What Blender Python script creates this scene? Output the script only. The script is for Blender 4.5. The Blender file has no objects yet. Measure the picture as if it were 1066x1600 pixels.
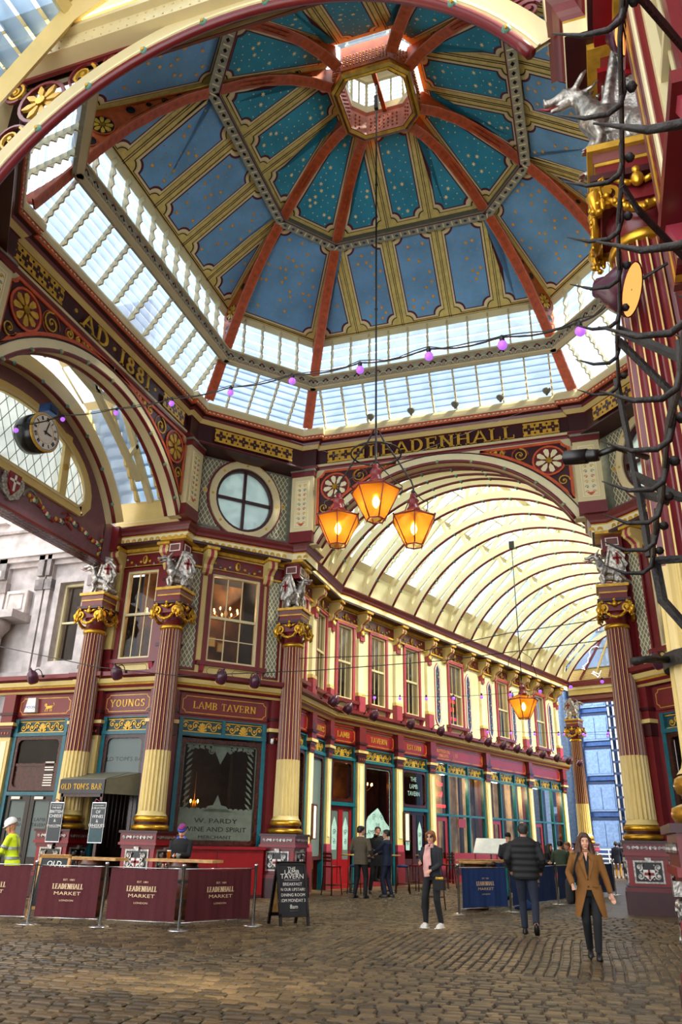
import bpy, bmesh, math, random
from mathutils import Matrix, Vector
random.seed(7)
PI = math.pi
S = bpy.context.scene
COL = S.collection
# ---------------------------------------------------------------- camera, light, exposure
cd = bpy.data.cameras.new('camera'); cam = bpy.data.objects.new('camera', cd); COL.objects.link(cam); S.camera = cam
cd.sensor_fit = 'VERTICAL'; cd.sensor_height = 36.0; cd.lens = 1188.4 / 1600 * 36.0
cd.clip_start = 0.05; cd.clip_end = 500
def set_camera():
    yaw, pitch, roll = -0.3222, 0.4087, 0.0210
    fw = Vector((math.sin(yaw) * math.cos(pitch), math.cos(yaw) * math.cos(pitch), math.sin(pitch)))
    r = Vector((math.cos(yaw), -math.sin(yaw), 0)); u = r.cross(fw)
    r2 = r * math.cos(roll) + u * math.sin(roll); u2 = -r * math.sin(roll) + u * math.cos(roll)
    m = Matrix((r2, u2, -fw)).transposed().to_4x4(); m.translation = Vector((3.988, -14.286, 1.46)); cam.matrix_world = m
set_camera()
w = bpy.data.worlds.new('world'); S.world = w; w.use_nodes = True
wn = w.node_tree.nodes; wl = w.node_tree.links
bg = wn['Background']
sky = wn.new('ShaderNodeTexSky'); sky.sky_type = 'HOSEK_WILKIE'; sky.turbidity = 4.0; sky.ground_albedo = 0.5
sky.sun_direction = Vector((0.75, -0.15, 0.9)).normalized()
mxw = wn.new('ShaderNodeMix'); mxw.data_type = 'RGBA'; mxw.inputs[0].default_value = 0.72
mxw.inputs[7].default_value = (0.93, 0.97, 1.0, 1)
wl.new(sky.outputs[0], mxw.inputs[6]); wl.new(mxw.outputs[2], bg.inputs[0])
bg.inputs[1].default_value = 3.2
def sun(name, direction, energy, angle, color):
    l = bpy.data.lights.new(name, 'SUN'); l.energy = energy; l.angle = angle; l.color = color
    o = bpy.data.objects.new(name, l); COL.objects.link(o)
    o.rotation_euler = Vector(direction).to_track_quat('-Z', 'Y').to_euler(); return o
sun('sun', (-0.62, 0.10, -0.78), 13.0, 0.12, (1.0, 0.92, 0.76))
S.view_settings.view_transform = 'Standard'; S.view_settings.look = 'None'
S.view_settings.gamma = 1.0; S.view_settings.use_curve_mapping = False
S.view_settings.exposure = 0.72
S.cycles.max_bounces = 8; S.cycles.diffuse_bounces = 4; S.cycles.glossy_bounces = 3
S.cycles.transmission_bounces = 5; S.cycles.transparent_max_bounces = 12
S.cycles.sample_clamp_indirect = 2.5; S.cycles.caustics_reflective = False; S.cycles.caustics_refractive = False

# ---------------------------------------------------------------- materials
def lin(h):
    if isinstance(h, str):
        c = [int(h[i:i + 2], 16) / 255 for i in (0, 2, 4)]
    else: c = h
    return tuple((x / 12.92 if x <= 0.04045 else ((x + 0.055) / 1.055) ** 2.4) for x in c) + (1.0,)
def mat(name, col, rough=0.5, metal=0.0, var=0.12, scale=6.0, bump=0.0, bscale=40.0, emit=0.0, spec=0.5):
    m = bpy.data.materials.new(name); m.use_nodes = True; nt = m.node_tree; b = nt.nodes['Principled BSDF']
    c = lin(col)
    tc = nt.nodes.new('ShaderNodeTexCoord')
    b.inputs['Roughness'].default_value = rough; b.inputs['Metallic'].default_value = metal
    b.inputs['Specular IOR Level'].default_value = spec
    if var > 0:
        nz = nt.nodes.new('ShaderNodeTexNoise'); nz.inputs['Scale'].default_value = scale; nz.inputs['Detail'].default_value = 5
        rp = nt.nodes.new('ShaderNodeValToRGB')
        rp.color_ramp.elements[0].color = tuple(x * (1 - var * 1.6) for x in c[:3]) + (1,)
        rp.color_ramp.elements[1].color = tuple(min(1, x * (1 + var)) for x in c[:3]) + (1,)
        rp.color_ramp.elements[0].position = 0.35; rp.color_ramp.elements[1].position = 0.65
        nt.links.new(tc.outputs['Object'], nz.inputs['Vector']); nt.links.new(nz.outputs[0], rp.inputs[0])
        nt.links.new(rp.outputs[0], b.inputs['Base Color'])
    else: b.inputs['Base Color'].default_value = c
    if bump > 0:
        n2 = nt.nodes.new('ShaderNodeTexNoise'); n2.inputs['Scale'].default_value = bscale; n2.inputs['Detail'].default_value = 4
        bp = nt.nodes.new('ShaderNodeBump'); bp.inputs['Strength'].default_value = bump; bp.inputs['Distance'].default_value = 0.02
        nt.links.new(tc.outputs['Object'], n2.inputs['Vector']); nt.links.new(n2.outputs[0], bp.inputs['Height'])
        nt.links.new(bp.outputs[0], b.inputs['Normal'])
    if emit > 0:
        b.inputs['Emission Color'].default_value = c; b.inputs['Emission Strength'].default_value = emit
    return m
def mat_glass(name, tint, trans=0.7, rough=0.04, refl=.03, base=None):
    """thin pane: part see-through, part mirror by angle, optional milky share"""
    m = bpy.data.materials.new(name); m.use_nodes = True; nt = m.node_tree; nt.nodes.clear()
    out = nt.nodes.new('ShaderNodeOutputMaterial'); tr = nt.nodes.new('ShaderNodeBsdfTransparent'); tr.inputs[0].default_value = lin(tint)
    df = nt.nodes.new('ShaderNodeBsdfDiffuse'); df.inputs[0].default_value = lin(base or '1a1410')
    m1 = nt.nodes.new('ShaderNodeMixShader'); m1.inputs[0].default_value = trans
    nt.links.new((df if trans < 1 else tr).outputs[0], m1.inputs[1]); nt.links.new(tr.outputs[0], m1.inputs[2])
    gl = nt.nodes.new('ShaderNodeBsdfGlossy'); gl.inputs['Roughness'].default_value = rough
    lw = nt.nodes.new('ShaderNodeLayerWeight'); lw.inputs[0].default_value = .5; pw_ = nt.nodes.new('ShaderNodeMath'); pw_.operation = 'POWER'; pw_.inputs[1].default_value = 4.0; nt.links.new(lw.outputs['Facing'], pw_.inputs[0])
    fr = nt.nodes.new('ShaderNodeMath'); fr.operation = 'MULTIPLY_ADD'; fr.inputs[1].default_value = .38; fr.inputs[2].default_value = refl; nt.links.new(pw_.outputs[0], fr.inputs[0])
    m2 = nt.nodes.new('ShaderNodeMixShader'); nt.links.new(fr.outputs[0], m2.inputs[0])
    nt.links.new(m1.outputs[0], m2.inputs[1]); nt.links.new(gl.outputs[0], m2.inputs[2])
    nt.links.new(m2.outputs[0], out.inputs[0]); return m
def mat_sheet(name, tint, trans=0.5, milky='e8f0f8', dirt=0.25, scale=3.0):
    """daylight glass: milky translucent with a see-through share, streaked with dirt"""
    m = bpy.data.materials.new(name); m.use_nodes = True; nt = m.node_tree; nt.nodes.clear()
    out = nt.nodes.new('ShaderNodeOutputMaterial'); tr = nt.nodes.new('ShaderNodeBsdfTransparent')
    tl = nt.nodes.new('ShaderNodeBsdfTranslucent'); tc = nt.nodes.new('ShaderNodeTexCoord')
    nz = nt.nodes.new('ShaderNodeTexNoise'); nz.inputs['Scale'].default_value = scale; nz.inputs['Detail'].default_value = 6
    rp = nt.nodes.new('ShaderNodeValToRGB'); t = lin(tint)
    rp.color_ramp.elements[0].color = tuple(x * (1 - dirt) for x in t[:3]) + (1,); rp.color_ramp.elements[1].color = t
    rp.color_ramp.elements[0].position = 0.4; rp.color_ramp.elements[1].position = 0.6
    nt.links.new(tc.outputs['Object'], nz.inputs['Vector']); nt.links.new(nz.outputs[0], rp.inputs[0])
    nt.links.new(rp.outputs[0], tr.inputs[0]); tl.inputs[0].default_value = lin(milky)
    m1 = nt.nodes.new('ShaderNodeMixShader'); m1.inputs[0].default_value = trans
    nt.links.new(tl.outputs[0], m1.inputs[1]); nt.links.new(tr.outputs[0], m1.inputs[2])
    gl = nt.nodes.new('ShaderNodeBsdfGlossy'); gl.inputs['Roughness'].default_value = 0.15
    m2 = nt.nodes.new('ShaderNodeMixShader'); m2.inputs[0].default_value = 0.06
    nt.links.new(m1.outputs[0], m2.inputs[1]); nt.links.new(gl.outputs[0], m2.inputs[2]); nt.links.new(m2.outputs[0], out.inputs[0]); return m
M = dict(
 cream=mat('cream_paint', 'd8c99a', .42, var=.04, scale=1.5), creamL=mat('pale_cream_paint', 'eadfb2', .42, var=.04, scale=2), creamP=mat('primrose_paint', 'd8bf78', .38, var=.05, scale=2), creamV=mat('vault_cream_lightened', 'efe6c0', .5, var=.04, scale=1.5),  # vault cream is the cream paint lightened, vault brightness put into colour
 maroon=mat('maroon_paint', '6c1c20', .3, var=.06), maroonD=mat('dark_maroon_paint', '3a1014', .35, var=.06), red=mat('red_paint', '84141a', .28, var=.06), rose=mat('rose_paint', 'a23a4a', .35, var=.06),
 mauve=mat('mauve_paint', '76443f', .4, var=.06), orange=mat('orange_paint', 'a8481c', .4, var=.2), terra=mat('terracotta_paint', 'b4521f', .45, var=.15),
 terraD=mat('dark_terracotta', '5a1c0a', .5), vermil=mat('vermilion_paint', 'c8552c', .4), pinkish=mat('pink_terracotta', 'c98068', .5),
 gold=mat('gold_leaf', 'c8962a', .28, metal=.75, var=.2, bump=.1), goldP=mat('gold_paint', 'd2a437', .4, metal=.25, var=.15), silver=mat('silver_leaf', 'a8a29a', .34, metal=.8, var=.35, scale=14, bump=.35, bscale=45),
 grey=mat('grey_paint', 'a39d86', .45), greyD=mat('dark_olive_grey', '6a6856', .5, var=.06), sage=mat('sage_grey_paint', '7c8070', .5), white=mat('white_paint', 'e9e6dc', .4, var=.05),
 teal=mat('teal_paint', '0f5a66', .3), tealD=mat('deep_teal', '0d3c40', .35), green=mat('pale_green_boss', '5f9080', .4),
 black=mat('black_iron', '16140f', .45, bump=.2), iron=mat('rusty_black_iron', '221c16', .6, var=.4, bump=.6, bscale=30), blackP=mat('black_gloss', '101010', .25), chalk=mat('chalkboard', '141618', .6, var=.3),
 skyblue=mat('panel_blue', '74abd8', .6, var=.1, scale=1.2), skyteal=mat('panel_teal', '2e9ab8', .6, var=.1, scale=1.2), ceil=mat('ceiling_ochre', 'e6cd78', .5, var=.08), dline=mat('ceiling_dark_line', '2a120c', .6, var=0),
 cline=mat('ceiling_cream_line', 'efdcb0', .5, var=0), mline=mat('ceiling_maroon_line', '5e1526', .5, var=0), starO=mat('orange_gold_star', 'f0ac3c', .4, metal=.0, var=0), starP=mat('pale_gold_star', 'fff0b0', .4, var=0),
 wood=mat('dark_wood', '4a2413', .35, var=.3, scale=12), woodL=mat('pale_wood', 'b98a4f', .45, var=.2, scale=10), mahog=mat('mahogany', '3a140c', .25, var=.3, scale=9), steel=mat('brushed_steel', 'b9b6b2', .25, metal=.95, var=.05),
 stone=mat('portland_stone', 'bcb3b0', .8, var=.16, scale=2.5, bump=.3), stoneD=mat('weathered_stone', '8e8684', .85, var=.25, scale=3, bump=.4),
 blue1=mat('steel_blue_cladding', '7f9bc4', .3, metal=.5, var=.12), blue2=mat('deep_blue_cladding', '3f5f97', .3, metal=.5), blue3=mat('navy_recess', '24365c', .4, metal=.2),
 inside=mat('dark_interior', '24150f', .8), insideW=mat('warm_interior', '6a4220', .8, var=.4, scale=2), reflPanel=mat('pale_reflection_panel', 'd6c8a6', .7, var=.3, scale=1.5), mauveP=mat('dusky_mauve_paint', '7d5764', .45, var=.06),  # the pale panel colour imitates cream reflections in window glass
 bannerR=mat('burgundy_canvas', '4e1219', .85, var=.08, scale=30), bannerB=mat('navy_canvas', '1a3668', .85, var=.08, scale=30), printC=mat('cream_print', 'e2c49a', .8, var=0),
 etched=mat('etched_glass_pattern', '565f52', .6, var=.1), etchedL=mat('pale_etched_pattern', '9fc0bc', .6, var=.1), neon=mat('red_neon', 'ff2a30', .5, var=0, emit=5.0), neonW=mat('white_neon', 'fff0ff', .5, var=0, emit=4.0),
 bulb=mat('lamp_flame', 'ffdc98', .5, var=0, emit=22.0), bulbS=mat('small_warm_bulb', 'ffb050', .5, var=0, emit=30.0), purple=mat('violet_bulb', '9a58dc', .4, var=0, emit=.9), warmdisc=mat('warm_lit_lens', 'ffb25e', .5, var=0, emit=.75),
 plum=mat('plum_enamel', '4a2436', .22, var=.1), cctv=mat('camera_black', '1a1412', .35), skyb=mat('pale_plastic', 'd8d8d4', .5),
 lampred=mat('lamp_crown_red', '7a2426', .35), amber=None, pane=None, paneUp=None, sheet=None, sheetV=None, milk=None)
M['pane'] = mat_glass('shopfront_glass', 'cfc6b8', 1.0, .03, .025)
M['paneUp'] = mat_glass('sash_glass', 'c8c0b4', 1.0, .05, .03)
M['frost'] = mat_glass('frosted_glass', '8aa0a0', .35, .3, .04, '6e7c78')
M['sheet'] = mat_sheet('louvre_glass', 'a6b6ca', .38, '98a9be', .32, 2.0)
M['sheetB'] = mat_sheet('old_blue_louvre_glass', '7e93a6', .45, '8296a8', .6, 1.2)
M['sheetV'] = mat_sheet('vault_glass', 'dfe8e4', .55, 'cfd8d0', .25)
M['milk'] = mat_sheet('round_window_glass', 'c4cdc8', .3, 'a9b4b0', .3)
def mat_amber():
    m = bpy.data.materials.new('amber_lantern_glass'); m.use_nodes = True; nt = m.node_tree; nt.nodes.clear()
    out = nt.nodes.new('ShaderNodeOutputMaterial'); tr = nt.nodes.new('ShaderNodeBsdfTransparent'); tr.inputs[0].default_value = lin('ffd084')
    tl = nt.nodes.new('ShaderNodeBsdfTranslucent'); tl.inputs[0].default_value = lin('e0a040')
    mx = nt.nodes.new('ShaderNodeMixShader'); mx.inputs[0].default_value = .5
    nt.links.new(tl.outputs[0], mx.inputs[1]); nt.links.new(tr.outputs[0], mx.inputs[2]); nt.links.new(mx.outputs[0], out.inputs[0]); return m
M['amber'] = mat_amber()

# ---------------------------------------------------------------- mesh builder
class MB:
    def __init__(s, T=None): s.v = []; s.f = []; s.m = []; s.sm = []; s.mats = []; s.T = T; s.flip = bool(T and T.determinant() < 0)
    def mi(s, m):
        if m not in s.mats: s.mats.append(m)
        return s.mats.index(m)
    def add(s, vs, fs, m, smooth=False):
        if isinstance(m, str): m = M[m]
        k = s.mi(m); b = len(s.v)
        if s.T: s.v += [s.T @ Vector(p) for p in vs]
        else: s.v += [Vector(p) for p in vs]
        for f in fs:
            f = tuple(b + i for i in f); s.f.append(f[::-1] if s.flip else f); s.m.append(k); s.sm.append(smooth)
        return s
    def box(s, m, x0, x1, y0, y1, z0, z1):
        x0, x1 = min(x0, x1), max(x0, x1); y0, y1 = min(y0, y1), max(y0, y1); z0, z1 = min(z0, z1), max(z0, z1)
        if m in ('pane', 'paneUp'): return s.add([(x0, y1, z0), (x1, y1, z0), (x1, y1, z1), (x0, y1, z1)], [(0, 1, 2, 3)], m)   # a single sheet of glass
        v = [(x, y, z) for z in (z0, z1) for y in (y0, y1) for x in (x0, x1)]
        return s.add(v, [(0, 2, 3, 1), (4, 5, 7, 6), (0, 1, 5, 4), (2, 6, 7, 3), (0, 4, 6, 2), (1, 3, 7, 5)], m)
    def prism(s, m, pts, a, b, ax='y', smooth=False):
        """2D outline extruded along an axis; ax='y': pts are (x,z); 'z': (x,y); 'x': (y,z)"""
        n = len(pts)
        def P(p, t): return {'y': (p[0], t, p[1]), 'z': (p[0], p[1], t), 'x': (t, p[0], p[1])}[ax]
        area = sum(pts[i][0] * pts[(i + 1) % n][1] - pts[(i + 1) % n][0] * pts[i][1] for i in range(n))
        v = [P(p, a) for p in pts] + [P(p, b) for p in pts]
        o = (area > 0) == (b > a)
        if ax == 'y': o = not o
        F = [tuple(range(n))[::-1], tuple(range(n, 2 * n))] + [(i, (i + 1) % n, n + (i + 1) % n, n + i) for i in range(n)]
        if not o: F = [f[::-1] for f in F]
        return s.add(v, F, m, smooth)
    def flat(s, m, pts, t, ax='y'):
        def P(p): return {'y': (p[0], t, p[1]), 'z': (p[0], p[1], t), 'x': (t, p[0], p[1])}[ax]
        return s.add([P(p) for p in pts], [tuple(range(len(pts)))], m)
    def quad(s, m, a, b, c, d): return s.add([a, b, c, d], [(0, 1, 2, 3)], m)
    def loft(s, m, secs, cap=True, smooth=True, close=True):
        n = len(secs[0]); v = [p for sec in secs for p in sec]; F = []
        for k in range(len(secs) - 1):
            for i in range(n if close else n - 1):
                j = (i + 1) % n; F.append((k * n + i, k * n + j, (k + 1) * n + j, (k + 1) * n + i))
        if cap: F.append(tuple(range(n))[::-1]); F.append(tuple((len(secs) - 1) * n + i for i in range(n)))
        return s.add(v, F, m, smooth)
    def lathe(s, m, prof, c=(0, 0, 0), n=20, smooth=True, cap=True):
        secs = [[(c[0] + r * math.cos(2 * PI * i / n), c[1] + r * math.sin(2 * PI * i / n), c[2] + z) for i in range(n)] for r, z in prof]
        return s.loft(m, secs, cap, smooth)
    def tube(s, m, pts, r, n=8, smooth=True, cap=True):
        pts = [Vector(p) for p in pts]; secs = []; up = None
        for i, p in enumerate(pts):
            t = (pts[min(i + 1, len(pts) - 1)] - pts[max(i - 1, 0)])
            t = t.normalized() if t.length > 1e-9 else Vector((0, 0, 1))
            if up is None:
                up = Vector((0, 0, 1)) if abs(t.z) < .9 else Vector((1, 0, 0))
            a = t.cross(up)
            if a.length < 1e-5: a = t.cross(Vector((1, 0.3, 0)))
            a.normalize(); b = t.cross(a).normalized(); up = -b if (-b).dot(up) > 0 else b
            rr = r[i] if isinstance(r, list) else r
            ra, rb = rr if isinstance(rr, (list, tuple)) else (rr, rr)
            secs.append([p + a * ra * math.cos(2 * PI * k / n) + up * rb * math.sin(2 * PI * k / n) for k in range(n)])
        return s.loft(m, secs, cap, smooth)
    def ball(s, m, c, r, n=12, k=8):
        rx, ry, rz = r if isinstance(r, (list, tuple)) else (r, r, r)
        secs = [[(c[0] + rx * math.sin(PI * j / k) * math.cos(2 * PI * i / n), c[1] + ry * math.sin(PI * j / k) * math.sin(2 * PI * i / n), c[2] - rz * math.cos(PI * j / k)) for i in range(n)] for j in range(1, k)]
        v = [p for sec in secs for p in sec] + [(c[0], c[1], c[2] - rz), (c[0], c[1], c[2] + rz)]; F = []
        for a in range(k - 2):
            for i in range(n): F.append((a * n + i, a * n + (i + 1) % n, (a + 1) * n + (i + 1) % n, (a + 1) * n + i))
        lo, hi = len(v) - 2, len(v) - 1
        F += [(lo, (i + 1) % n, i) for i in range(n)] + [(hi, (k - 2) * n + i, (k - 2) * n + (i + 1) % n) for i in range(n)]
        return s.add(v, F, m, True)
    def ribbon(s, m, pts, w, y0, y1):
        """flat strip along an (x,z) polyline, between y0 and y1"""
        L = []; R = []; n = len(pts)
        for i, p in enumerate(pts):
            a = pts[max(i - 1, 0)]; b = pts[min(i + 1, n - 1)]
            dx, dz = b[0] - a[0], b[1] - a[1]; l = math.hypot(dx, dz) or 1
            ww = (w[i] if isinstance(w, list) else w) / 2
            L.append((p[0] - dz / l * ww, p[1] + dx / l * ww)); R.append((p[0] + dz / l * ww, p[1] - dx / l * ww))
        v = []; F = []
        for i in range(n): v += [(L[i][0], y1, L[i][1]), (R[i][0], y1, R[i][1]), (L[i][0], y0, L[i][1]), (R[i][0], y0, R[i][1])]
        for i in range(n - 1):
            a, b = 4 * i, 4 * i + 4
            F += [(a, a + 1, b + 1, b), (a, b, b + 2, a + 2), (a + 1, a + 3, b + 3, b + 1)]
        return s.add(v, F, m)
    def build(s, name, parent=None, world=True, **tags):
        me = bpy.data.meshes.new(name)
        if world and parent:
            off = Vector(parent.location); q = parent.parent
            while q: off += Vector(q.location); q = q.parent
            s.v = [p - off for p in s.v]
        me.from_pydata([tuple(p) for p in s.v], [], s.f); me.update()
        for m in s.mats: me.materials.append(m)
        me.polygons.foreach_set('material_index', s.m); me.polygons.foreach_set('use_smooth', s.sm)
        if any(s.sm) and not all(s.sm) or any(s.sm):
            pass
        o = bpy.data.objects.new(name, me); COL.objects.link(o)
        if parent: o.parent = parent
        for k, v in tags.items(): o[k] = v
        return o
def thing(name, label, cat, loc=(0, 0, 0), rz=0, group=None, kind=None):
    o = bpy.data.objects.new(name, None); COL.objects.link(o); o.location = loc; o.rotation_euler = (0, 0, rz); o.empty_display_size = .1
    o['label'] = label; o['category'] = cat
    if group: o['group'] = group
    if kind: o['kind'] = kind
    return o
def tag(o, label, cat, group=None, kind=None):
    o['label'] = label; o['category'] = cat
    if group: o['group'] = group
    if kind: o['kind'] = kind
    return o
def structure(name, loc=(0, 0, 0)):
    o = bpy.data.objects.new(name, None); COL.objects.link(o); o.location = loc; o['kind'] = 'structure'; return o
def copy_tree(o, loc=None, rz=None, label=None, group=None, scale=None, parent=None):
    c = o.copy(); COL.objects.link(c)
    if parent: c.parent = parent
    if loc is not None: c.location = loc
    if rz is not None: c.rotation_euler = (0, 0, rz)
    if label: c['label'] = label
    if group: c['group'] = group
    if scale: c.scale = scale
    for ch in list(o.children):
        copy_tree(ch, parent=c)
    return c
def frame(O, d, n):
    """local x along wall, y out of the wall, z up"""
    l = math.hypot(*d); d = (d[0] / l, d[1] / l); l = math.hypot(*n); n = (n[0] / l, n[1] / l)
    return Matrix(((d[0], n[0], 0, O[0]), (d[1], n[1], 0, O[1]), (0, 0, 1, O[2] if len(O) > 2 else 0), (0, 0, 0, 1)))
def arc(cx, cy, r, a0, a1, n=12, ry=None):
    ry = ry or r
    return [(cx + r * math.cos(a0 + (a1 - a0) * i / n), cy + ry * math.sin(a0 + (a1 - a0) * i / n)) for i in range(n + 1)]
def sweep(name, path, prof, closed=False, parent=None, **tags):
    """path: outer front edge (x,y) points; prof: list of (inset, z, material of the face leading to the next point).
    the inside of the wall lies to the LEFT of the path direction"""
    n = len(path); offs = []
    def nrm(a, b):
        dx, dy = b[0] - a[0], b[1] - a[1]; l = math.hypot(dx, dy); return (-dy / l, dx / l)
    N = []
    for i in range(n):
        if closed: a, b = nrm(path[i - 1], path[i]), nrm(path[i], path[(i + 1) % n])
        else:
            a = nrm(path[i - 1], path[i]) if i > 0 else None; b = nrm(path[i], path[i + 1]) if i < n - 1 else None
            a = a or b; b = b or a
        k = 1 + a[0] * b[0] + a[1] * b[1]; k = max(k, .3); N.append(((a[0] + b[0]) / k, (a[1] + b[1]) / k))
    mb = MB()
    for j in range(len(prof) - 1):
        o0, z0, m = prof[j][:3]; o1, z1 = prof[j + 1][:2]
        v = []; F = []
        for i in range(n):
            v += [(path[i][0] + N[i][0] * o0, path[i][1] + N[i][1] * o0, z0), (path[i][0] + N[i][0] * o1, path[i][1] + N[i][1] * o1, z1)]
        for i in range(n if closed else n - 1):
            a, b = 2 * i, 2 * ((i + 1) % n); F.append((a, b, b + 1, a + 1))
        mb.add(v, F, m)
    return mb.build(name, parent, **tags)
# ---------------------------------------------------------------- lettering (a slab-serif face drawn in strokes)
GL = {
 'A': (.86, ['D.08,0,.43,1', 'D.78,0,.43,1', 'H.2,.66,.33', 'S.08,0', 'S.78,0']), 'B': (.74, ['V.16,0,1', 'A.36,.74,.26,.24,-90,90', 'A.36,.26,.3,.26,-90,90', 'H.16,.38,1', 'H.16,.38,.5', 'H.16,.38,0']),
 'C': (.78, ['A.42,.5,.34,.48,45,315', 'T.68,.8']), 'D': (.82, ['V.16,0,1', 'A.36,.5,.36,.5,-90,90', 'H.16,.38,1', 'H.16,.38,0']), 'E': (.72, ['V.16,0,1', 'H.16,.6,1', 'H.16,.5,.5', 'H.16,.64,0', 'T.62,.87', 'T.5,.5', 'T.66,.13']),
 'F': (.7, ['V.16,0,1', 'H.16,.62,1', 'H.16,.5,.5', 'T.62,.87', 'T.5,.5']), 'G': (.82, ['A.42,.5,.34,.48,45,330', 'V.7,.05,.45', 'T.68,.8']), 'H': (.86, ['V.16,0,1', 'V.7,0,1', 'H.16,.7,.5']),
 'I': (.36, ['V.18,0,1']), 'J': (.5, ['V.34,.2,1', 'A.2,.2,.14,.2,180,360']), 'K': (.82, ['V.16,0,1', 'D.2,.45,.66,1', 'D.32,.55,.7,0', 'S.66,1', 'S.7,0']), 'L': (.68, ['V.16,0,1', 'H.16,.6,0', 'T.6,.14']),
 'M': (1.0, ['V.14,0,1', 'V.86,0,1', 'D.16,1,.5,.2', 'D.84,1,.5,.2']), 'N': (.88, ['V.16,0,1', 'V.72,0,1', 'D.16,1,.72,0']), 'O': (.84, ['A.42,.5,.34,.48,0,360']), 'P': (.72, ['V.16,0,1', 'A.36,.72,.28,.28,-90,90', 'H.16,.38,1', 'H.16,.38,.44']),
 'Q': (.84, ['A.42,.5,.34,.48,0,360', 'D.5,.2,.72,-.08']), 'R': (.78, ['V.16,0,1', 'A.36,.74,.26,.26,-90,90', 'H.16,.38,1', 'H.16,.38,.48', 'D.4,.48,.66,0', 'S.66,0']),
 'S': (.66, ['A.33,.74,.23,.24,30,250', 'A.33,.26,.25,.25,-150,90', 'T.56,.84', 'T.1,.16']), 'T': (.76, ['V.38,0,1', 'H.06,.7,1', 'T.07,.86', 'T.69,.86']), 'U': (.84, ['V.16,.3,1', 'V.68,.3,1', 'A.42,.3,.26,.3,180,360']),
 'V': (.84, ['D.08,1,.42,0', 'D.76,1,.42,0', 'S.08,1', 'S.76,1']), 'W': (1.1, ['D.06,1,.3,0', 'D.3,0,.54,1', 'D.54,1,.78,0', 'D.78,0,1.02,1', 'S.06,1', 'S.54,1', 'S1.02,1']), 'X': (.8, ['D.08,0,.7,1', 'D.08,1,.7,0']),
 'Y': (.8, ['D.08,1,.4,.45', 'D.72,1,.4,.45', 'V.4,0,.5', 'S.08,1', 'S.72,1']), 'Z': (.7, ['H.08,.62,1', 'H.08,.62,0', 'D.1,0,.6,1']),
 '0': (.66, ['A.33,.5,.25,.48,0,360']), '1': (.4, ['V.2,0,1']), '3': (.62, ['A.3,.74,.22,.24,-90,160', 'A.3,.26,.25,.26,-160,90']), '6': (.64, ['A.32,.28,.24,.28,0,360', 'A.4,.4,.32,.6,100,190']), '7': (.62, ['H.06,.56,1', 'D.56,1,.26,0']),
 '8': (.66, ['A.33,.75,.2,.23,0,360', 'A.33,.26,.25,.26,0,360']), '.': (.3, ['P.15,.06']), '\u00b7': (.6, ['P.3,.5']), "'": (.25, ['D.12,.75,.14,1']), ' ': (.45, [])}
def word(mb, m, s, x0, x1, z0, h, y, th=.012, bold=.16, serif=.1, width=None):
    """text centred between x0 and x1 (x1<x0 mirrors nothing: letters run from x0 to x1)"""
    tot = sum(GL[c][0] + .08 for c in s); sx = (x1 - x0) / tot; cur = 0
    def P(px, pz): return (x0 + (cur + px) * sx, z0 + pz * h)
    q = h * serif * .5
    for c in s:
        wd, st = GL[c]
        for t in st:
            k = t[0]; a = [float(x) for x in t[1:].split(',')]
            bw = bold * h
            if k == 'V':
                p = P(a[0], 0)[0]; mb.box(m, p - bw / 2, p + bw / 2, y, y + th, z0 + a[1] * h, z0 + a[2] * h)
                for zz in (a[1], a[2]):
                    if zz in (0, 1): mb.box(m, p - bw, p + bw, y, y + th, z0 + zz * h - (q if zz == 1 else 0), z0 + zz * h + (q if zz == 0 else 0))
            elif k == 'H':
                z = z0 + a[2] * h; z += -q / 2 if a[2] == 1 else (q / 2 if a[2] == 0 else 0)
                mb.box(m, P(a[0], 0)[0], P(a[1], 0)[0], y, y + th * .9, z - q * .6, z + q * .6)
            elif k == 'D':
                A, B = P(a[0], a[1]), P(a[2], a[3]); wv = bw * (.9 if a[2] > a[0] or a[1] > a[3] else .75)
                mb.prism(m, [(A[0] - wv / 2, A[1]), (A[0] + wv / 2, A[1]), (B[0] + wv / 2, B[1]), (B[0] - wv / 2, B[1])], y, y + th * 1.05)
            elif k == 'A':
                n = 14 if abs(a[5] - a[4]) > 200 else 9; pts = []; ws = []
                for i in range(n + 1):
                    an = math.radians(a[4] + (a[5] - a[4]) * i / n)
                    pts.append((x0 + (cur + a[0] + (a[2] - bold * .3 * h / sx) * math.cos(an)) * sx, z0 + (a[1] + (a[3] - .03) * math.sin(an)) * h)); ws.append(bw * (.35 + .75 * abs(math.cos(an))))
                mb.ribbon(m, pts, ws, y, y + th)
            elif k == 'S':
                p = P(a[0], a[1]); mb.box(m, p[0] - bw, p[0] + bw, y, y + th, p[1] - (q if a[1] > .5 else 0), p[1] + (q if a[1] < .5 else 0))
            elif k == 'T':
                p = P(a[0], a[1]); mb.box(m, p[0] - q * .6, p[0] + q * .6, y, y + th, p[1] - h * .13, p[1] + h * .13)
            elif k == 'P':
                p = P(a[0], a[1]); r = bw * .6; mb.prism(m, arc(p[0], p[1], r, 0, 2 * PI, 10)[:-1], y, y + th)
        cur += wd + .08
_tc = {}
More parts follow.
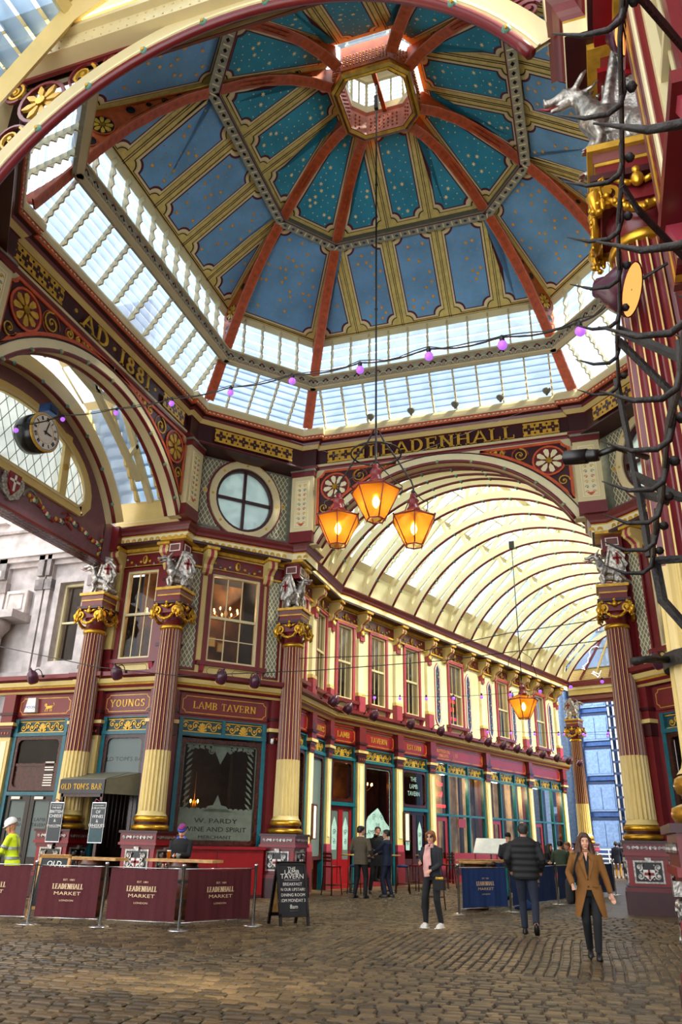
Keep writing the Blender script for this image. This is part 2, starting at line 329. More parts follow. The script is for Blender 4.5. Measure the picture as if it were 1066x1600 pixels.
def plain(mb, m, s, x0, z0, h, y, T=None, sx=1.0, align='c', shear=0.0):
    """small lettering from the built-in face, laid in local x-z"""
    if s not in _tc:
        cu = bpy.data.curves.new('t', 'FONT'); cu.body = s; cu.size = 1; cu.resolution_u = 2; cu.fill_mode = 'FRONT'
        o = bpy.data.objects.new('t', cu); COL.objects.link(o); dg = bpy.context.evaluated_depsgraph_get(); dg.update()
        me = bpy.data.meshes.new_from_object(o.evaluated_get(dg)); _tc[s] = ([tuple(v.co) for v in me.vertices], [tuple(p.vertices) for p in me.polygons])
        bpy.data.objects.remove(o); bpy.data.curves.remove(cu); bpy.data.meshes.remove(me)
    v, f = _tc[s]
    if not v: return
    W = max(p[0] for p in v); k = h / .7; ox = {'c': -W / 2, 'l': 0}[align]
    mb.add([(x0 + (p[0] + ox + shear * p[1]) * k * sx, y, z0 + p[1] * k) for p in v], f, m)
# ================================================================ geometry of the crossing (metres; centre of the octagon at the origin)
ZC, ZS = 10.35, 14.40                      # top of lower cornice, top of the upper sill
PC = {1: (-4.8, -7.6), 2: (-7.45, -4.7), 3: (-7.45, 4.7), 4: (-4.8, 7.6), 5: (4.8, 7.6), 6: (7.45, 4.7), 7: (7.45, -4.7), 8: (4.95, -7.6)}   # columns
CF = {1: (-4.45, -7.04), 2: (-6.9, -4.35), 3: (-6.9, 4.35), 4: (-4.45, 7.04), 5: (4.45, 7.04), 6: (6.9, 4.35), 7: (6.9, -4.35), 8: (4.45, -7.04)}   # rib feet
CL = {1: (-.63, -1.03), 2: (-1.03, -.63), 3: (-1.03, .63), 4: (-.63, 1.03), 5: (.63, 1.03), 6: (1.03, .63), 7: (1.03, -.63), 8: (.63, -1.03)}   # lantern ring
FD, FN = (.3297, .9441), (.9441, -.3297)   # direction of the street arcade, and across it
def along(t, off=0.0, z=0.0): return Vector((-4.9 + FD[0] * t + FN[0] * off, 12.6 + FD[1] * t + FN[1] * off, z))
T_D1 = frame((-7.75, 4.97), (.674, .738), (.738, -.674)); T_D2 = frame((7.75, 4.97), (-.674, .738), (-.738, -.674))
T_L = frame((-13.6, 5.1), (1, 0), (0, -1)); T_F1 = frame((-5.12, 7.87), (0, 1), (1, 0)); T_F2 = frame((-5.114, 11.986), FD, FN)
T_N = frame((5.12, -7.87), (0, -1), (-1, 0))
# ---------------------------------------------------------------- ornament
def spiral(mb, m, cx, cz, r, turns, a0, y, w=.03, sgn=1, th=.02):
    n = int(12 * turns); pts = []; ws = []
    for i in range(n + 1):
        f = i / n; a = a0 + sgn * 2 * PI * turns * f; rr = r * (1 - .85 * f); pts.append((cx + rr * math.cos(a), cz + rr * math.sin(a))); ws.append(w * (1 - .4 * f))
    mb.ribbon(m, pts, ws, y, y + th); mb.prism(m, arc(cx, cz, w * .9, 0, 2 * PI, 8)[:-1], y, y + th * 1.3)
def rosette(mb, cx, cz, r, y, ring='vermil', petal='goldP', back='maroon', np=8):
    mb.prism(back, arc(cx, cz, r, 0, 2 * PI, 20)[:-1], y - .02, y + .005)
    mb.ribbon(ring, arc(cx, cz, r, 0, 2 * PI, 24), r * .12, y, y + .03)
    for k in range(np):
        a = 2 * PI * k / np + .2; c, s = math.cos(a), math.sin(a)
        P = [(.2, 0), (.45, .14), (.75, .17), (.86, 0), (.75, -.17), (.45, -.14)]
        mb.prism(petal, [(cx + r * (p * c - q * s), cz + r * (p * s + q * c)) for p, q in P], y + .005, y + .03)
    mb.prism('gold', arc(cx, cz, r * .2, 0, 2 * PI, 10)[:-1], y, y + .05)
def leafband(mb, m, x0, x1, z0, z1, y, step=.18, y1=None):
    n = max(1, int((x1 - x0) / step)); st = (x1 - x0) / n; h = z1 - z0
    for i in range(n):
        c = x0 + (i + .5) * st
        mb.prism(m, [(c - st * .38, z0 + h * .15), (c - st * .3, z0 + h * .7), (c, z0 + h * .9), (c + st * .3, z0 + h * .7), (c + st * .38, z0 + h * .15), (c, z0 + h * .35)], y, y1 or y + .012)
def gothic(mb, x0, x1, z0, z1, y):
    mb.box('tealD', x0, x1, y - .03, y - .01, z0, z1); c = (x0 + x1) / 2; h = z1 - z0; W = (x1 - x0) / 2
    for k in range(7):
        a = PI * (k + .5) / 7; mb.ribbon('goldP', [(c, z0 + h * .08), (c + h * .42 * math.cos(a), z0 + h * .1 + h * .7 * math.sin(a))], [.02, .05], y, y + .015)
    r = h * .3; k = 0; x = c + h * .62
    while x + r * .7 < x1:
        for sg in (1, -1): spiral(mb, 'goldP', c + sg * (x - c), z0 + h * (.42 if k % 2 else .58), r, 1.3, (PI if sg > 0 else 0) + (0 if k % 2 else .6), y, .028, sg * (1 if k % 2 else -1))
        x += r * 1.55; k += 1
    mb.box('goldP', x0, x1, y, y + .012, z0, z0 + .025); mb.box('goldP', x0, x1, y, y + .012, z1 - .025, z1)
def goldfret(mb, x0, x1, z0, z1, y):
    """gilt frieze of dark four-armed motifs"""
    h = z1 - z0; mb.box('goldP', x0, x1, y, y + .012, z0, z1); n = max(1, round((x1 - x0) / (h * .82))); st = (x1 - x0) / n; cz = (z0 + z1) / 2
    for i in range(n):
        c = x0 + (i + .5) * st; q = h * .36
        mb.box('maroonD', c - q * .28, c + q * .28, y + .01, y + .02, cz - q, cz + q); mb.box('maroonD', c - q, c + q, y + .01, y + .02, cz - q * .3, cz + q * .3)
        mb.prism('maroonD', [(c - q * .7, cz), (c, cz + q * .7), (c + q * .7, cz), (c, cz - q * .7)], y + .01, y + .021)
        mb.prism('goldP', [(c - q * .16, cz), (c, cz + q * .16), (c + q * .16, cz), (c, cz - q * .16)], y + .02, y + .026)
        for sx in (-1, 1):
            for sz in (-1, 1): mb.prism('maroonD', arc(c + sx * st * .5, cz + sz * h * .3, h * .07, 0, 2 * PI, 6)[:-1], y + .01, y + .02)
def lattice(mb, poly_x, poly_z, y, back='sage', bar='creamL', st=.13, inside=None):
    """diamond trellis inside a rectangle; inside(x,z) may cut it"""
    x0, x1 = poly_x; z0, z1 = poly_z; k = 1.7
    if back: mb.box(back, x0, x1, y - .02, y - .004, z0, z1)
    W = x1 - x0; H = z1 - z0; n = int((W + H / k) / st) + 1
    for sg in (1, -1):
        for i in range(n + 1):
            c = i * st; seg = []
            m_ = 60 if inside else 1
            pts = []
            # line x = xs + sg*(z-z0)/k
            xs = x0 - H / k + c if sg > 0 else x0 + c
            za = z0; zb = z1; xa = xs; xb = xs + sg * H / k
            ts = [0, 1]
            def clip(xa, xb, lo, hi):
                if abs(xb - xa) < 1e-9: return (0, 1) if lo <= xa <= hi else None
                t0, t1 = sorted(((lo - xa) / (xb - xa), (hi - xa) / (xb - xa))); t0 = max(0, t0); t1 = min(1, t1)
                return (t0, t1) if t1 > t0 + .01 else None
            r = clip(xa, xb, x0, x1)
            if not r: continue
            if not inside: runs = [r]
            else:
                runs = []; cur = None
                for j in range(m_ + 1):
                    t = r[0] + (r[1] - r[0]) * j / m_; ok = inside(xa + (xb - xa) * t, za + H * t)
                    if ok and cur is None: cur = t
                    if (not ok or j == m_) and cur is not None:
                        if t - cur > .02: runs.append((cur, t))
                        cur = None
            for t0, t1 in runs: mb.ribbon(bar, [(xa + (xb - xa) * t0, za + H * t0), (xa + (xb - xa) * t1, za + H * t1)], .018, y, y + .008)
def wall_holes(mb, m, x0, x1, z0, z1, holes, y0=-.2, y1=0.0):
    xs = sorted({x0, x1} | {min(max(h[k], x0), x1) for h in holes for k in (0, 1)}); zs = sorted({z0, z1} | {min(max(h[k], z0), z1) for h in holes for k in (2, 3)})
    for a, b in zip(xs, xs[1:]):
        run = None
        for c, d in zip(zs, zs[1:]):
            solid = not any(h[0] <= (a + b) / 2 <= h[1] and h[2] <= (c + d) / 2 <= h[3] for h in holes)
            if solid: run = (run[0], d) if run else (c, d)
            if (not solid or d == zs[-1]) and run: mb.box(m, a, b, y0, y1, *run); run = None
def outline(mb, m, x0, x1, z0, z1, y, w=.015, n=.09):
    p = arc(x0, z0, n, PI / 2, 0, 4) + arc(x1, z0, n, PI, PI / 2, 4) + arc(x1, z1, n, -PI / 2, -PI, 4) + arc(x0, z1, n, 0, -PI / 2, 4)
    mb.ribbon(m, p + [p[0]], w, y, y + .006)

# ================================================================ ground
def floor_material():
    m = bpy.data.materials.new('granite_setts'); m.use_nodes = True; nt = m.node_tree; b = nt.nodes['Principled BSDF']
    tc = nt.nodes.new('ShaderNodeTexCoord'); n1 = nt.nodes.new('ShaderNodeTexNoise'); n1.inputs['Scale'].default_value = 1.1; n1.inputs['Detail'].default_value = 6
    at = nt.nodes.new('ShaderNodeAttribute'); at.attribute_name = 'tone'; at.attribute_type = 'GEOMETRY'
    mp = nt.nodes.new('ShaderNodeMix'); mp.data_type = 'RGBA'; mp.inputs[6].default_value = lin('43351f'); mp.inputs[7].default_value = lin('836a46')
    nt.links.new(at.outputs['Fac'], mp.inputs[0])
    m2 = nt.nodes.new('ShaderNodeMix'); m2.data_type = 'RGBA'; m2.blend_type = 'MULTIPLY'; m2.inputs[0].default_value = .6
    nt.links.new(mp.outputs[2], m2.inputs[6]); nt.links.new(n1.outputs[0], m2.inputs[7]); nt.links.new(m2.outputs[2], b.inputs['Base Color'])
    n2 = nt.nodes.new('ShaderNodeTexNoise'); n2.inputs['Scale'].default_value = 45; n2.inputs['Detail'].default_value = 4
    bp = nt.nodes.new('ShaderNodeBump'); bp.inputs['Strength'].default_value = .5; bp.inputs['Distance'].default_value = .008
    nt.links.new(tc.outputs['Object'], n2.inputs['Vector']); nt.links.new(tc.outputs['Object'], n1.inputs['Vector'])
    nt.links.new(n2.outputs[0], bp.inputs['Height']); nt.links.new(bp.outputs[0], b.inputs['Normal'])
    b.inputs['Roughness'].default_value = .42
    return m
def build_floor():
    rnd = random.Random(3); V = []; F = []; tone = []
    def sett(cx, cy, a, l, w, h, t, tilt):
        ca, sa = math.cos(a), math.sin(a); b = len(V); e = .018
        def P(x, y, z): V.append((cx + x * ca - y * sa, cy + x * sa + y * ca, z + tilt * x))
        for (x, y) in ((-l, -w), (l, -w), (l, w), (-l, w)): P(x, y, -.02)
        for (x, y) in ((-l, -w), (l, -w), (l, w), (-l, w)): P(x + math.copysign(.004, -x), y + math.copysign(.004, -y), h - .014)
        for (x, y) in ((-l + e, -w + e), (l - e, -w + e), (l - e, w - e), (-l + e, w - e)): P(x, y, h)
        for k in (0, 4):
            for i in range(4): F.append((b + k + i, b + k + (i + 1) % 4, b + k + 4 + (i + 1) % 4, b + k + 4 + i)); tone.append(t * (.55 if k == 0 else .85))
        F.append((b + 8, b + 9, b + 10, b + 11)); tone.append(t)
    def slab_zone(x, y):      # smooth flagstones beside the frontages
        if y > 6.0 and x > 3.2: return True
        if x < -3.9 and y > 7.0: return True
        u = (x + 4.9) * FN[0] + (y - 12.6) * FN[1]
        return y > 9 and (u < 1.7 or u > 8.9)
    def region(x, y):
        if y < -3.4: return 0
        if x < -1.2 and y < 3.5: return 2
        if y < 1.0: return 1
        return 3
    for reg, ang, x0, x1, y0, y1 in ((0, .05, -9, 8, -14.6, -3.4), (1, 1.57, -1.2, 8, -3.4, 1.0), (2, .62, -12, -1.2, -3.4, 3.5), (3, -.3, -9, 9, 1.0, 24)):
        ca, sa = math.cos(-ang), math.sin(-ang); cor = [(x * ca - y * sa, x * sa + y * ca) for x in (x0, x1) for y in (y0, y1)]
        u0, u1 = min(c[0] for c in cor), max(c[0] for c in cor); v0, v1 = min(c[1] for c in cor), max(c[1] for c in cor)
        rw = .135 if reg < 3 else .17; v = v0; row = 0
        while v < v1:
            u = u0 + rnd.random() * .2; wob = .03 * math.sin(row * 1.3)
            while u < u1:
                l = rnd.uniform(.15, .27) if reg < 3 else rnd.uniform(.15, .3)
                cu, cv = u + l / 2, v + rw / 2 + .05 * math.sin(u * .9 + reg) + rnd.uniform(-.006, .006)
                x = cu * math.cos(ang) - cv * math.sin(ang); y = cu * math.sin(ang) + cv * math.cos(ang)
                far = y > 11
                if x0 <= x <= x1 and y0 <= y < y1 and region(x, y) == reg and not slab_zone(x, y):
                    sett(x, y, ang + rnd.uniform(-.04, .04), l / 2 - .009, rw / 2 - .009, .012 + rnd.uniform(-.007, .008), rnd.random(), rnd.uniform(-.02, .02))
                u += l
            v += rw; row += 1
    b = len(V); me = bpy.data.meshes.new('floor')
    for (x0, x1, y0, y1) in ((-30, 30, -16, 90),):
        V += [(x0, y0, -.012), (x1, y0, -.012), (x1, y1, -.012), (x0, y1, -.012)]; F.append((b, b + 1, b + 2, b + 3)); tone.append(.12)
    # flagstones
    def flag(x, y, a, l, w):
        ca, sa = math.cos(a), math.sin(a); b = len(V)
        for (px, py) in ((-l, -w), (l, -w), (l, w), (-l, w)): V.append((x + px * ca - py * sa, y + px * sa + py * ca, .006))
        F.append((b, b + 1, b + 2, b + 3)); tone.append(.55 + .45 * rnd.random())
    for i in range(-3, 60):
        y = -2 + i * .62
        x = -12.0 + (.25 if i % 2 else 0)
        while x < 14:
            l = rnd.uniform(.6, 1.05)
            if slab_zone(x + l / 2, y) and y < 34: flag(x + l / 2, y, 0, l / 2 - .008, .302)
            x += l
    me.from_pydata(V, [], F); a = me.attributes.new('tone', 'FLOAT', 'FACE'); a.data.foreach_set('value', tone)
    me.materials.append(floor_material()); o = bpy.data.objects.new('floor', me); COL.objects.link(o); o['kind'] = 'structure'
build_floor()

# ================================================================ columns
def fluted(mb, r0, r1, z0, z1, zsplit, n=20, segs=1):
    """shaft: rounded fillets standing on a coloured core; cream below zsplit, striped above"""
    def rr(z): return r0 + (r1 - r0) * (z - z0) / (z1 - z0)
    for (a, b, core, fil) in ((z0, zsplit, 'creamP', 'creamP'), (zsplit, z1, 'maroon', 'creamP')):
        secs = []
        for z in (a, b):
            R = rr(z); s = []
            for i in range(n * 6):
                th = 2 * PI * i / (n * 6); k = i % 6; q = 1.0 if k in (0, 1) else (.93 if k in (2, 5) else .885); s.append((R * q * math.cos(th), R * q * math.sin(th), z))
            secs.append(s)
        N = n * 6; v = secs[0] + secs[1]
        ff = []; fc = []
        for i in range(N):
            j = (i + 1) % N; f = (i, j, N + j, N + i); (ff if i % 6 in (0,) else fc).append(f)
        if core == fil: mb.add(v, ff + fc, core)
        else:
            side = [f for f in fc if f[0] % 6 in (1, 5)]; rest = [f for f in fc if f[0] % 6 not in (1, 5)]
            mb.add(v, ff, fil); mb.add(v, side, fil if False else 'maroon'); mb.add(v, rest, core)
def make_column(label, ped=True):
    t = thing('fluted_column', label, 'column')
    b = MB(); b.box('maroonD', -.58, .58, -.58, .58, 0, .5); b.box('maroon', -.56, .56, -.56, .56, .5, .58)
    b.box('red', -.47, .47, -.47, .47, .58, 1.22); b.box('maroonD', -.53, .53, -.53, .53, .55, .62); b.box('maroon', -.5, .5, -.5, .5, 1.2, 1.28); b.box('red', -.55, .55, -.55, .55, 1.28, 1.34)
    b.box('maroon', -.52, .52, -.52, .52, 1.34, 1.56); b.box('maroonD', -.56, .56, -.56, .56, 1.56, 1.62); p = b.build('pedestal', t)
    for k in range(4):
        T = Matrix.Rotation(k * PI / 2, 4, 'Z') @ frame((0, -.5), (1, 0), (0, -1))
        e = MB(T); e.box('silver', -.34, .34, -.03, .0, .68, 1.18); e.box('blackP', -.3, .3, -.0, .006, .72, 1.14); e.box('silver', -.07, .07, 0, .06, 1.14, 1.24)
        e.prism('white', [(-.13, .98), (.13, .98), (.13, .86), (0, .74), (-.13, .86)], 0, .03)
        e.box('red', -.025, .025, .0, .04, .77, .98); e.box('red', -.11, .11, .0, .04, .86, .92)
        for sx in (-1, 1):
            spiral(e, 'silver', sx * .2, .84, .085, 1.4, PI / 2, .005, .035, sx, .035); spiral(e, 'silver', sx * .21, 1.03, .075, 1.4, -PI / 2, .005, .035, -sx, .035)
            e.ball('silver', (sx * .13, .02, 1.08), .035, 6, 5); e.ball('silver', (sx * .1, .02, .77), .03, 6, 5)
        e.build('crest_panel', t, label='black panel with a red cross on a white shield in silver scrollwork')
        s = MB(T); 
        for i in range(9):
            x = -.4 + i * .1; spiral(s, 'silver', x, 1.45, .045, 1.1, 0 if i % 2 else PI, .025, .025, 1 if i % 2 else -1, .02)
        s.build('silver_scroll_band', t)
    b = MB(); b.lathe('gold', [(.40, 1.62), (.47, 1.63), (.5, 1.68), (.49, 1.74), (.42, 1.77)], n=28); b.lathe('maroonD', [(.40, 1.76), (.41, 1.84)], n=28, cap=False)
    b.lathe('gold', [(.4, 1.83), (.44, 1.85), (.455, 1.9), (.44, 1.95), (.38, 1.99)], n=28); b.build('base_mouldings', t)
    b = MB(); b.lathe('creamP', [(.42, 1.98), (.38, 2.03), (.36, 2.1)], n=28, cap=False); fluted(b, .365, .30, 2.08, 6.98, 3.63); b.lathe('gold', [(.31, 6.96), (.335, 6.99), (.34, 7.03), (.325, 7.07), (.3, 7.09)], n=28); b.build('shaft', t)
    b = MB(); b.lathe('maroon', [(.28, 7.08), (.285, 7.3), (.33, 7.42)], n=24); b.box('maroonD', -.44, .44, -.44, .44, 7.68, 7.76); b.box('maroon', -.36, .36, -.36, .36, 7.42, 7.7)
    for k in range(4):
        T = Matrix.Rotation(k * PI / 2, 4, 'Z') @ frame((0, -.34), (1, 0), (0, -1)); b.T = T
        for sx in (-1, 1):
            spiral(b, 'gold', sx * .3, 7.5, .17, 1.6, PI / 2, .02, .055, -sx, .07); b.lathe('maroon', [(.02, 0)], cap=False, n=3) if False else None
        pts = [(-.33, 7.44)] + [(-.33 + .66 * i / 8, 7.42 - .2 * math.sin(PI * i / 8)) for i in range(1, 8)] + [(.33, 7.44)]
        b.tube('gold', [(x, .1, z) for x, z in pts], [.02, .035, .045, .05, .055, .05, .045, .035, .02], 7)
        for q in range(11):
            f = q / 10; b.ball('gold', (-.3 + .6 * f + .012 * (q % 3 - 1), .13, 7.43 - .2 * math.sin(PI * f) - .03 * (q % 2)), (.035, .03, .035), 5, 4)
        for sx in (-1, 1):
            for q in range(5): b.tube('gold', [(sx * .3, .05, 7.62 - q * .02), (sx * (.33 + .03 * q), .1, 7.7 - q * .045), (sx * (.37 + .02 * q), .11, 7.66 - q * .07)], [.02, .022, .006], 5)
        b.ball('gold', (0, .09, 7.6), (.07, .06, .085), 8, 6); b.ball('gold', (0, .08, 7.72), (.05, .05, .05), 8, 5)
        for sx in (-1, 1):
            b.tube('gold', [(sx * .06, .07, 7.58), (sx * .14, .07, 7.62), (sx * .22, .06, 7.66)], [.03, .035, .01], 6); b.ball('gold', (sx * .36, .1, 7.36), (.035, .035, .09), 6, 5)
    b.T = None
    for sx in (-1, 1):
        for sy in (-1, 1): b.tube('gold', [(sx * .38, sy * .38, 7.6), (sx * .44, sy * .44, 7.45), (sx * .42, sy * .42, 7.25)], [.06, .075, .02], 7); [b.ball('gold', (sx * (.42 + .035 * math.cos(q * 2.1)), sy * (.42 + .035 * math.sin(q * 2.1)), 7.5 - q * .035), (.04, .04, .03), 5, 4) for q in range(8)]
    b.build('capital', t)
    b = MB(); b.box('maroon', -.36, .36, -.36, .36, 7.76, 7.95); b.box('goldP', -.375, .375, -.375, .375, 7.93, 7.97); b.box('mauve', -.38, .38, -.38, .38, 7.97, 8.1); b.box('goldP', -.43, .43, -.43, .43, 8.1, 8.18)
    b.build('plinth_block', t)
    return t
col0 = make_column('fluted column at the right-hand corner of the corner pub, beside the LAMB TAVERN window')
COLS = {4: col0}; col0.location = (*PC[4], 0)
for k, lb in ((3, 'fluted column between the YOUNGS and LAMB TAVERN signs of the corner pub'), (5, 'fluted column standing alone on a crest pedestal at the mouth of the street arcade, right side'),
              (8, 'closest fluted column, half hidden by black iron hook rails'), (1, None), (7, None)):
    if lb: COLS[k] = copy_tree(col0, (*PC[k], 0), label=lb, group='fluted columns of the crossing')
col0['group'] = 'fluted columns of the crossing'
COLS['b'] = copy_tree(col0, (-10.0, 4.62, 0), label='fluted column left of the small awning, under the clock wall', group='fluted columns of the crossing')
_e = along(21.6, .55); COLS['e'] = copy_tree(col0, (_e.x, _e.y, 0), rz=-.336, label='distant fluted column at the far end of the street arcade', group='fluted columns of the crossing')

# ================================================================ the lower walls
def pilaster(mb, x, w=.42, y=.16, z1=4.6):
    h = w / 2
    mb.box('maroon', x - h - .03, x + h + .03, -.05, y + .04, 0, 1.15); mb.box('rose', x - h - .01, x + h + .01, -.05, y + .03, 1.15, 1.38)
    mb.box('creamP', x - h, x + h, -.05, y, 1.38, 4.12); mb.box('creamL', x - h * .5, x + h * .5, y, y + .02, 1.6, 4.0)
    mb.box('maroonD', x - h - .02, x + h + .02, -.05, y + .03, 4.12, 4.36); mb.box('maroon', x - h - .05, x + h + .05, -.05, y + .06, 4.36, 4.44); mb.box('creamP', x - h - .1, x + h + .1, -.05, y + .11, 4.44, 4.53)
    for k in (-1, 0, 1): mb.box('vermil', x + k * h * .55 - .02, x + k * h * .55 + .02, y + .03, y + .045, 4.2, 4.26)
    mb.box('rose' if False else 'maroon', x - h, x + h, -.05, y + .08, 4.53, 5.36); mb.box('maroonD', x - h - .04, x + h + .04, -.05, y + .12, 4.74, 4.82)
def fascia_cornice(name, path, parent=None, **k):
    return sweep(name, path, [(0, 5.86, 'maroon'), (.0, 5.74, 'maroon'), (.06, 5.70, 'maroonD'), (.1, 5.68, 'creamP'), (.14, 5.56, 'creamP'), (.18, 5.54, 'goldP'), (.2, 5.5, 'maroon'), (.24, 5.42, 'creamP'), (.3, 5.36, 'maroon'), (.42, 5.35, 'maroon')], parent=parent, **k)
def sign(T, x0, x1, text, label, h=.2, y=.06, z=(4.72, 5.3), emblem=None, bold=.17):
    t = MB(T); t.box('red' if T is T_F2 or T is T_F1 else 'maroon', x0, x1, 0, y, z[0], z[1]); o = t.build('sign_board'); tag(o, label, 'sign', 'maroon fascia sign boards')  # arcade boards painted redder: the stronger light there put into the colour
    e = MB(T); outline(e, 'goldP', x0 + .07, x1 - .07, z[0] + .06, z[1] - .06, y + .001, .018); e.build('gold_outline', o)
    if text:
        l = MB(T); tot = sum(GL[c][0] + .08 for c in text) * h; c = (x0 + x1) / 2; W = min(x1 - x0 - .35, tot * 1.05); zz = (z[0] + z[1]) / 2 - h / 2
        word(l, 'goldP', text, c - W / 2, c + W / 2, zz, h, y + .001, bold=bold); l.build('gold_lettering', o)
    return o
WIN = [0]; DOOR = [0]
def win(): WIN[0] += 1; o = structure('window_%d' % WIN[0]); return o
def door(): DOOR[0] += 1; o = structure('door_%d' % DOOR[0]); return o
def teal_frame(mb, x0, x1, z0=0., z1=4.64, tr=4.14, w=.12, mull=None):
    mb.box('teal', x0, x0 + w, -.08, .08, z0, z1); mb.box('teal', x1 - w, x1, -.08, .08, z0, z1); mb.box('teal', x0, x1, -.08, .1, tr, tr + .1); mb.box('teal', x0, x1, -.08, .06, z1 - .04, z1)
    if mull: mb.box('teal', mull - .05, mull + .05, -.08, .08, tr, z1)
def rrect(x0, x1, z0, z1, r): return arc(x1 - r, z1 - r, r, 0, PI / 2, 4) + arc(x0 + r, z1 - r, r, PI / 2, PI, 4) + arc(x0 + r, z0 + r, r, PI, 1.5 * PI, 4) + arc(x1 - r, z0 + r, r, 1.5 * PI, 2 * PI, 4)
def frame_ring(mb, m, x0, x1, z0, z1, w, y0, y1, r=.0):
    """frame with a rounded inner corner"""
    out = [(x1, z1), (x0, z1), (x0, z0), (x1, z0)]; i0, i1, j0, j1 = x0 + w, x1 - w, z0 + w, z1 - w
    mb.box(m, x0, i0, y0, y1, z0, z1); mb.box(m, i1, x1, y0, y1, z0, z1); mb.box(m, i0, i1, y0, y1, z0, j0); mb.box(m, i0, i1, y0, y1, j1, z1)
    if r > 0:
        for cx, cz, sx, sz in ((i0, j0, 1, 1), (i1, j0, -1, 1), (i0, j1, 1, -1), (i1, j1, -1, -1)):
            p = [(cx, cz)] + [(cx + sx * r * (1 - math.sin(a)), cz + sz * r * (1 - math.cos(a))) for a in [k * PI / 8 for k in range(5)]]; mb.prism(m, p, y0, y1)
def bay_window(T, x0, x1, zb=1.3, zt=4.08, wood='mahog', mull=None, etched=False, panel=None, glass='pane', fan=2):
    w = win(); a = MB(T); teal_frame(a, x0, x1, mull=(x0 + x1) / 2 if fan == 2 else None); a.build('frame', w)
    g = MB(T); n = fan; st = (x1 - x0 - .24) / n
    for i in range(n): gothic(g, x0 + .12 + i * st + (.05 if n > 1 and i else 0), x0 + .12 + (i + 1) * st - (.05 if n > 1 and i < n - 1 else 0), 4.25, 4.58, .0)
    g.build('gilt_scroll_panel', w)
    s = MB(T); frame_ring(s, wood, x0 + .12, x1 - .12, zb, zt + .06, .11, -.05, .06, .12); s.build('sash', w)
    p = MB(T); p.box(glass, x0 + .2, x1 - .2, -.01, -.002, zb + .08, zt); p.build('pane', w); return w

# --- corner pub, diagonal front (wall_north_west)
wd = structure('wall_pub_corner'); b = MB(T_D1)
wall_holes(b, 'maroon', -.1, 4.05, 0, 5.4, [(.62, 3.32, 1.3, 4.64)], -.25, 0); wall_holes(b, 'creamP', -.1, 4.05, 5.4, ZC, [(1.22, 2.84, 6.3, 9.05)], -.25, 0)
b.build('wall_face', wd)
p = MB(T_D1)
for x in (.28, 3.62):
    p.box('maroon', x - .2, x + .2, 0, .14, 0, 4.1); p.box('maroonD', x - .24, x + .24, 0, .18, 4.1, 4.4); p.box('creamP', x - .28, x + .28, 0, .24, 4.42, 4.52); p.box('maroon', x - .22, x + .22, 0, .18, 4.52, 5.36); p.box('maroonD', x - .26, x + .26, 0, .22, 4.74, 4.82)
    for k in (-1, 0, 1): p.box('vermil', x + k * .1 - .02, x + k * .1 + .02, .18, .195, 4.2, 4.26)
p.build('pilaster', wd)
wbig = bay_window(T_D1, .62, 3.32, 1.3, 4.02)
e = MB(T_D1)
e.box('etched', .84, 3.1, .0, .004, 1.38, 2.15); 
for k in range(14):   # scalloped head of the etched panel
    c = .92 + k * .162; e.prism('etched', arc(c, 2.15, .1, 0, PI, 6), 0, .004)
e.prism('etched', [(1.55, 2.15), (1.7, 2.3), (1.85, 2.33), (1.97, 2.6), (2.09, 2.33), (2.24, 2.3), (2.39, 2.15)], 0, .004)
for sx in (-1, 1):
    for k in range(11):
        z = 2.2 + k * .165; x = 1.97 + sx * 1.03
        e.prism('etched', [(x, z), (x - sx * .05, z + .02), (x - sx * .16, z + .12), (x - sx * .2, z + .2), (x - sx * .08, z + .13)], 0, .004)
    for k in range(5): e.prism('etched', [(1.97 + sx * (.2 + k * .17), 3.94), (1.97 + sx * (.28 + k * .17), 3.94), (1.97 + sx * (.3 + k * .18), 3.84 - .12 * (k == 0)), (1.97 + sx * (.16 + k * .17), 3.8)], 0, .004)
    spiral(e, 'etched', 1.97 + sx * .3, 3.78, .1, 1.3, 0, 0, .03, sx, .004); spiral(e, 'etched', 1.97 + sx * .85, 3.84, .09, 1.3, 0, 0, .03, -sx, .004)
e.prism('etched', [(1.72, 3.94), (2.22, 3.94), (2.12, 3.7), (1.97, 3.42), (1.82, 3.7)], 0, .004)
frame_ring(e, 'etched', .84, 3.1, 1.38, 3.96, .05, 0, .004)
plain(e, 'blackP', 'W. PARDY', 1.97, 1.86, .12, .006, sx=1.6); plain(e, 'blackP', 'WINE AND SPIRIT', 1.97, 1.64, .12, .006, sx=1.35); plain(e, 'blackP', 'MERCHANT', 1.97, 1.46, .08, .006, sx=1.6)
e.build('etched_pattern', wbig)
bx = MB(T_D1); bx.box('red', .5, 3.2, 0, .62, 0, 1.2); bx.box('red', .46, 3.24, 0, .68, 1.2, 1.27); bx.box('maroonD', 1.84, 1.86, .62, .625, .05, 1.15); bx.box('maroonD', .5, 3.2, .62, .63, 0, .1)
tag(bx.build('cellar_chest'), 'red boxed wooden ledge under the etched LAMB TAVERN window', 'box')
sign(T_D1, .6, 3.34, 'LAMB TAVERN', 'maroon LAMB TAVERN sign over the etched corner window', .2)
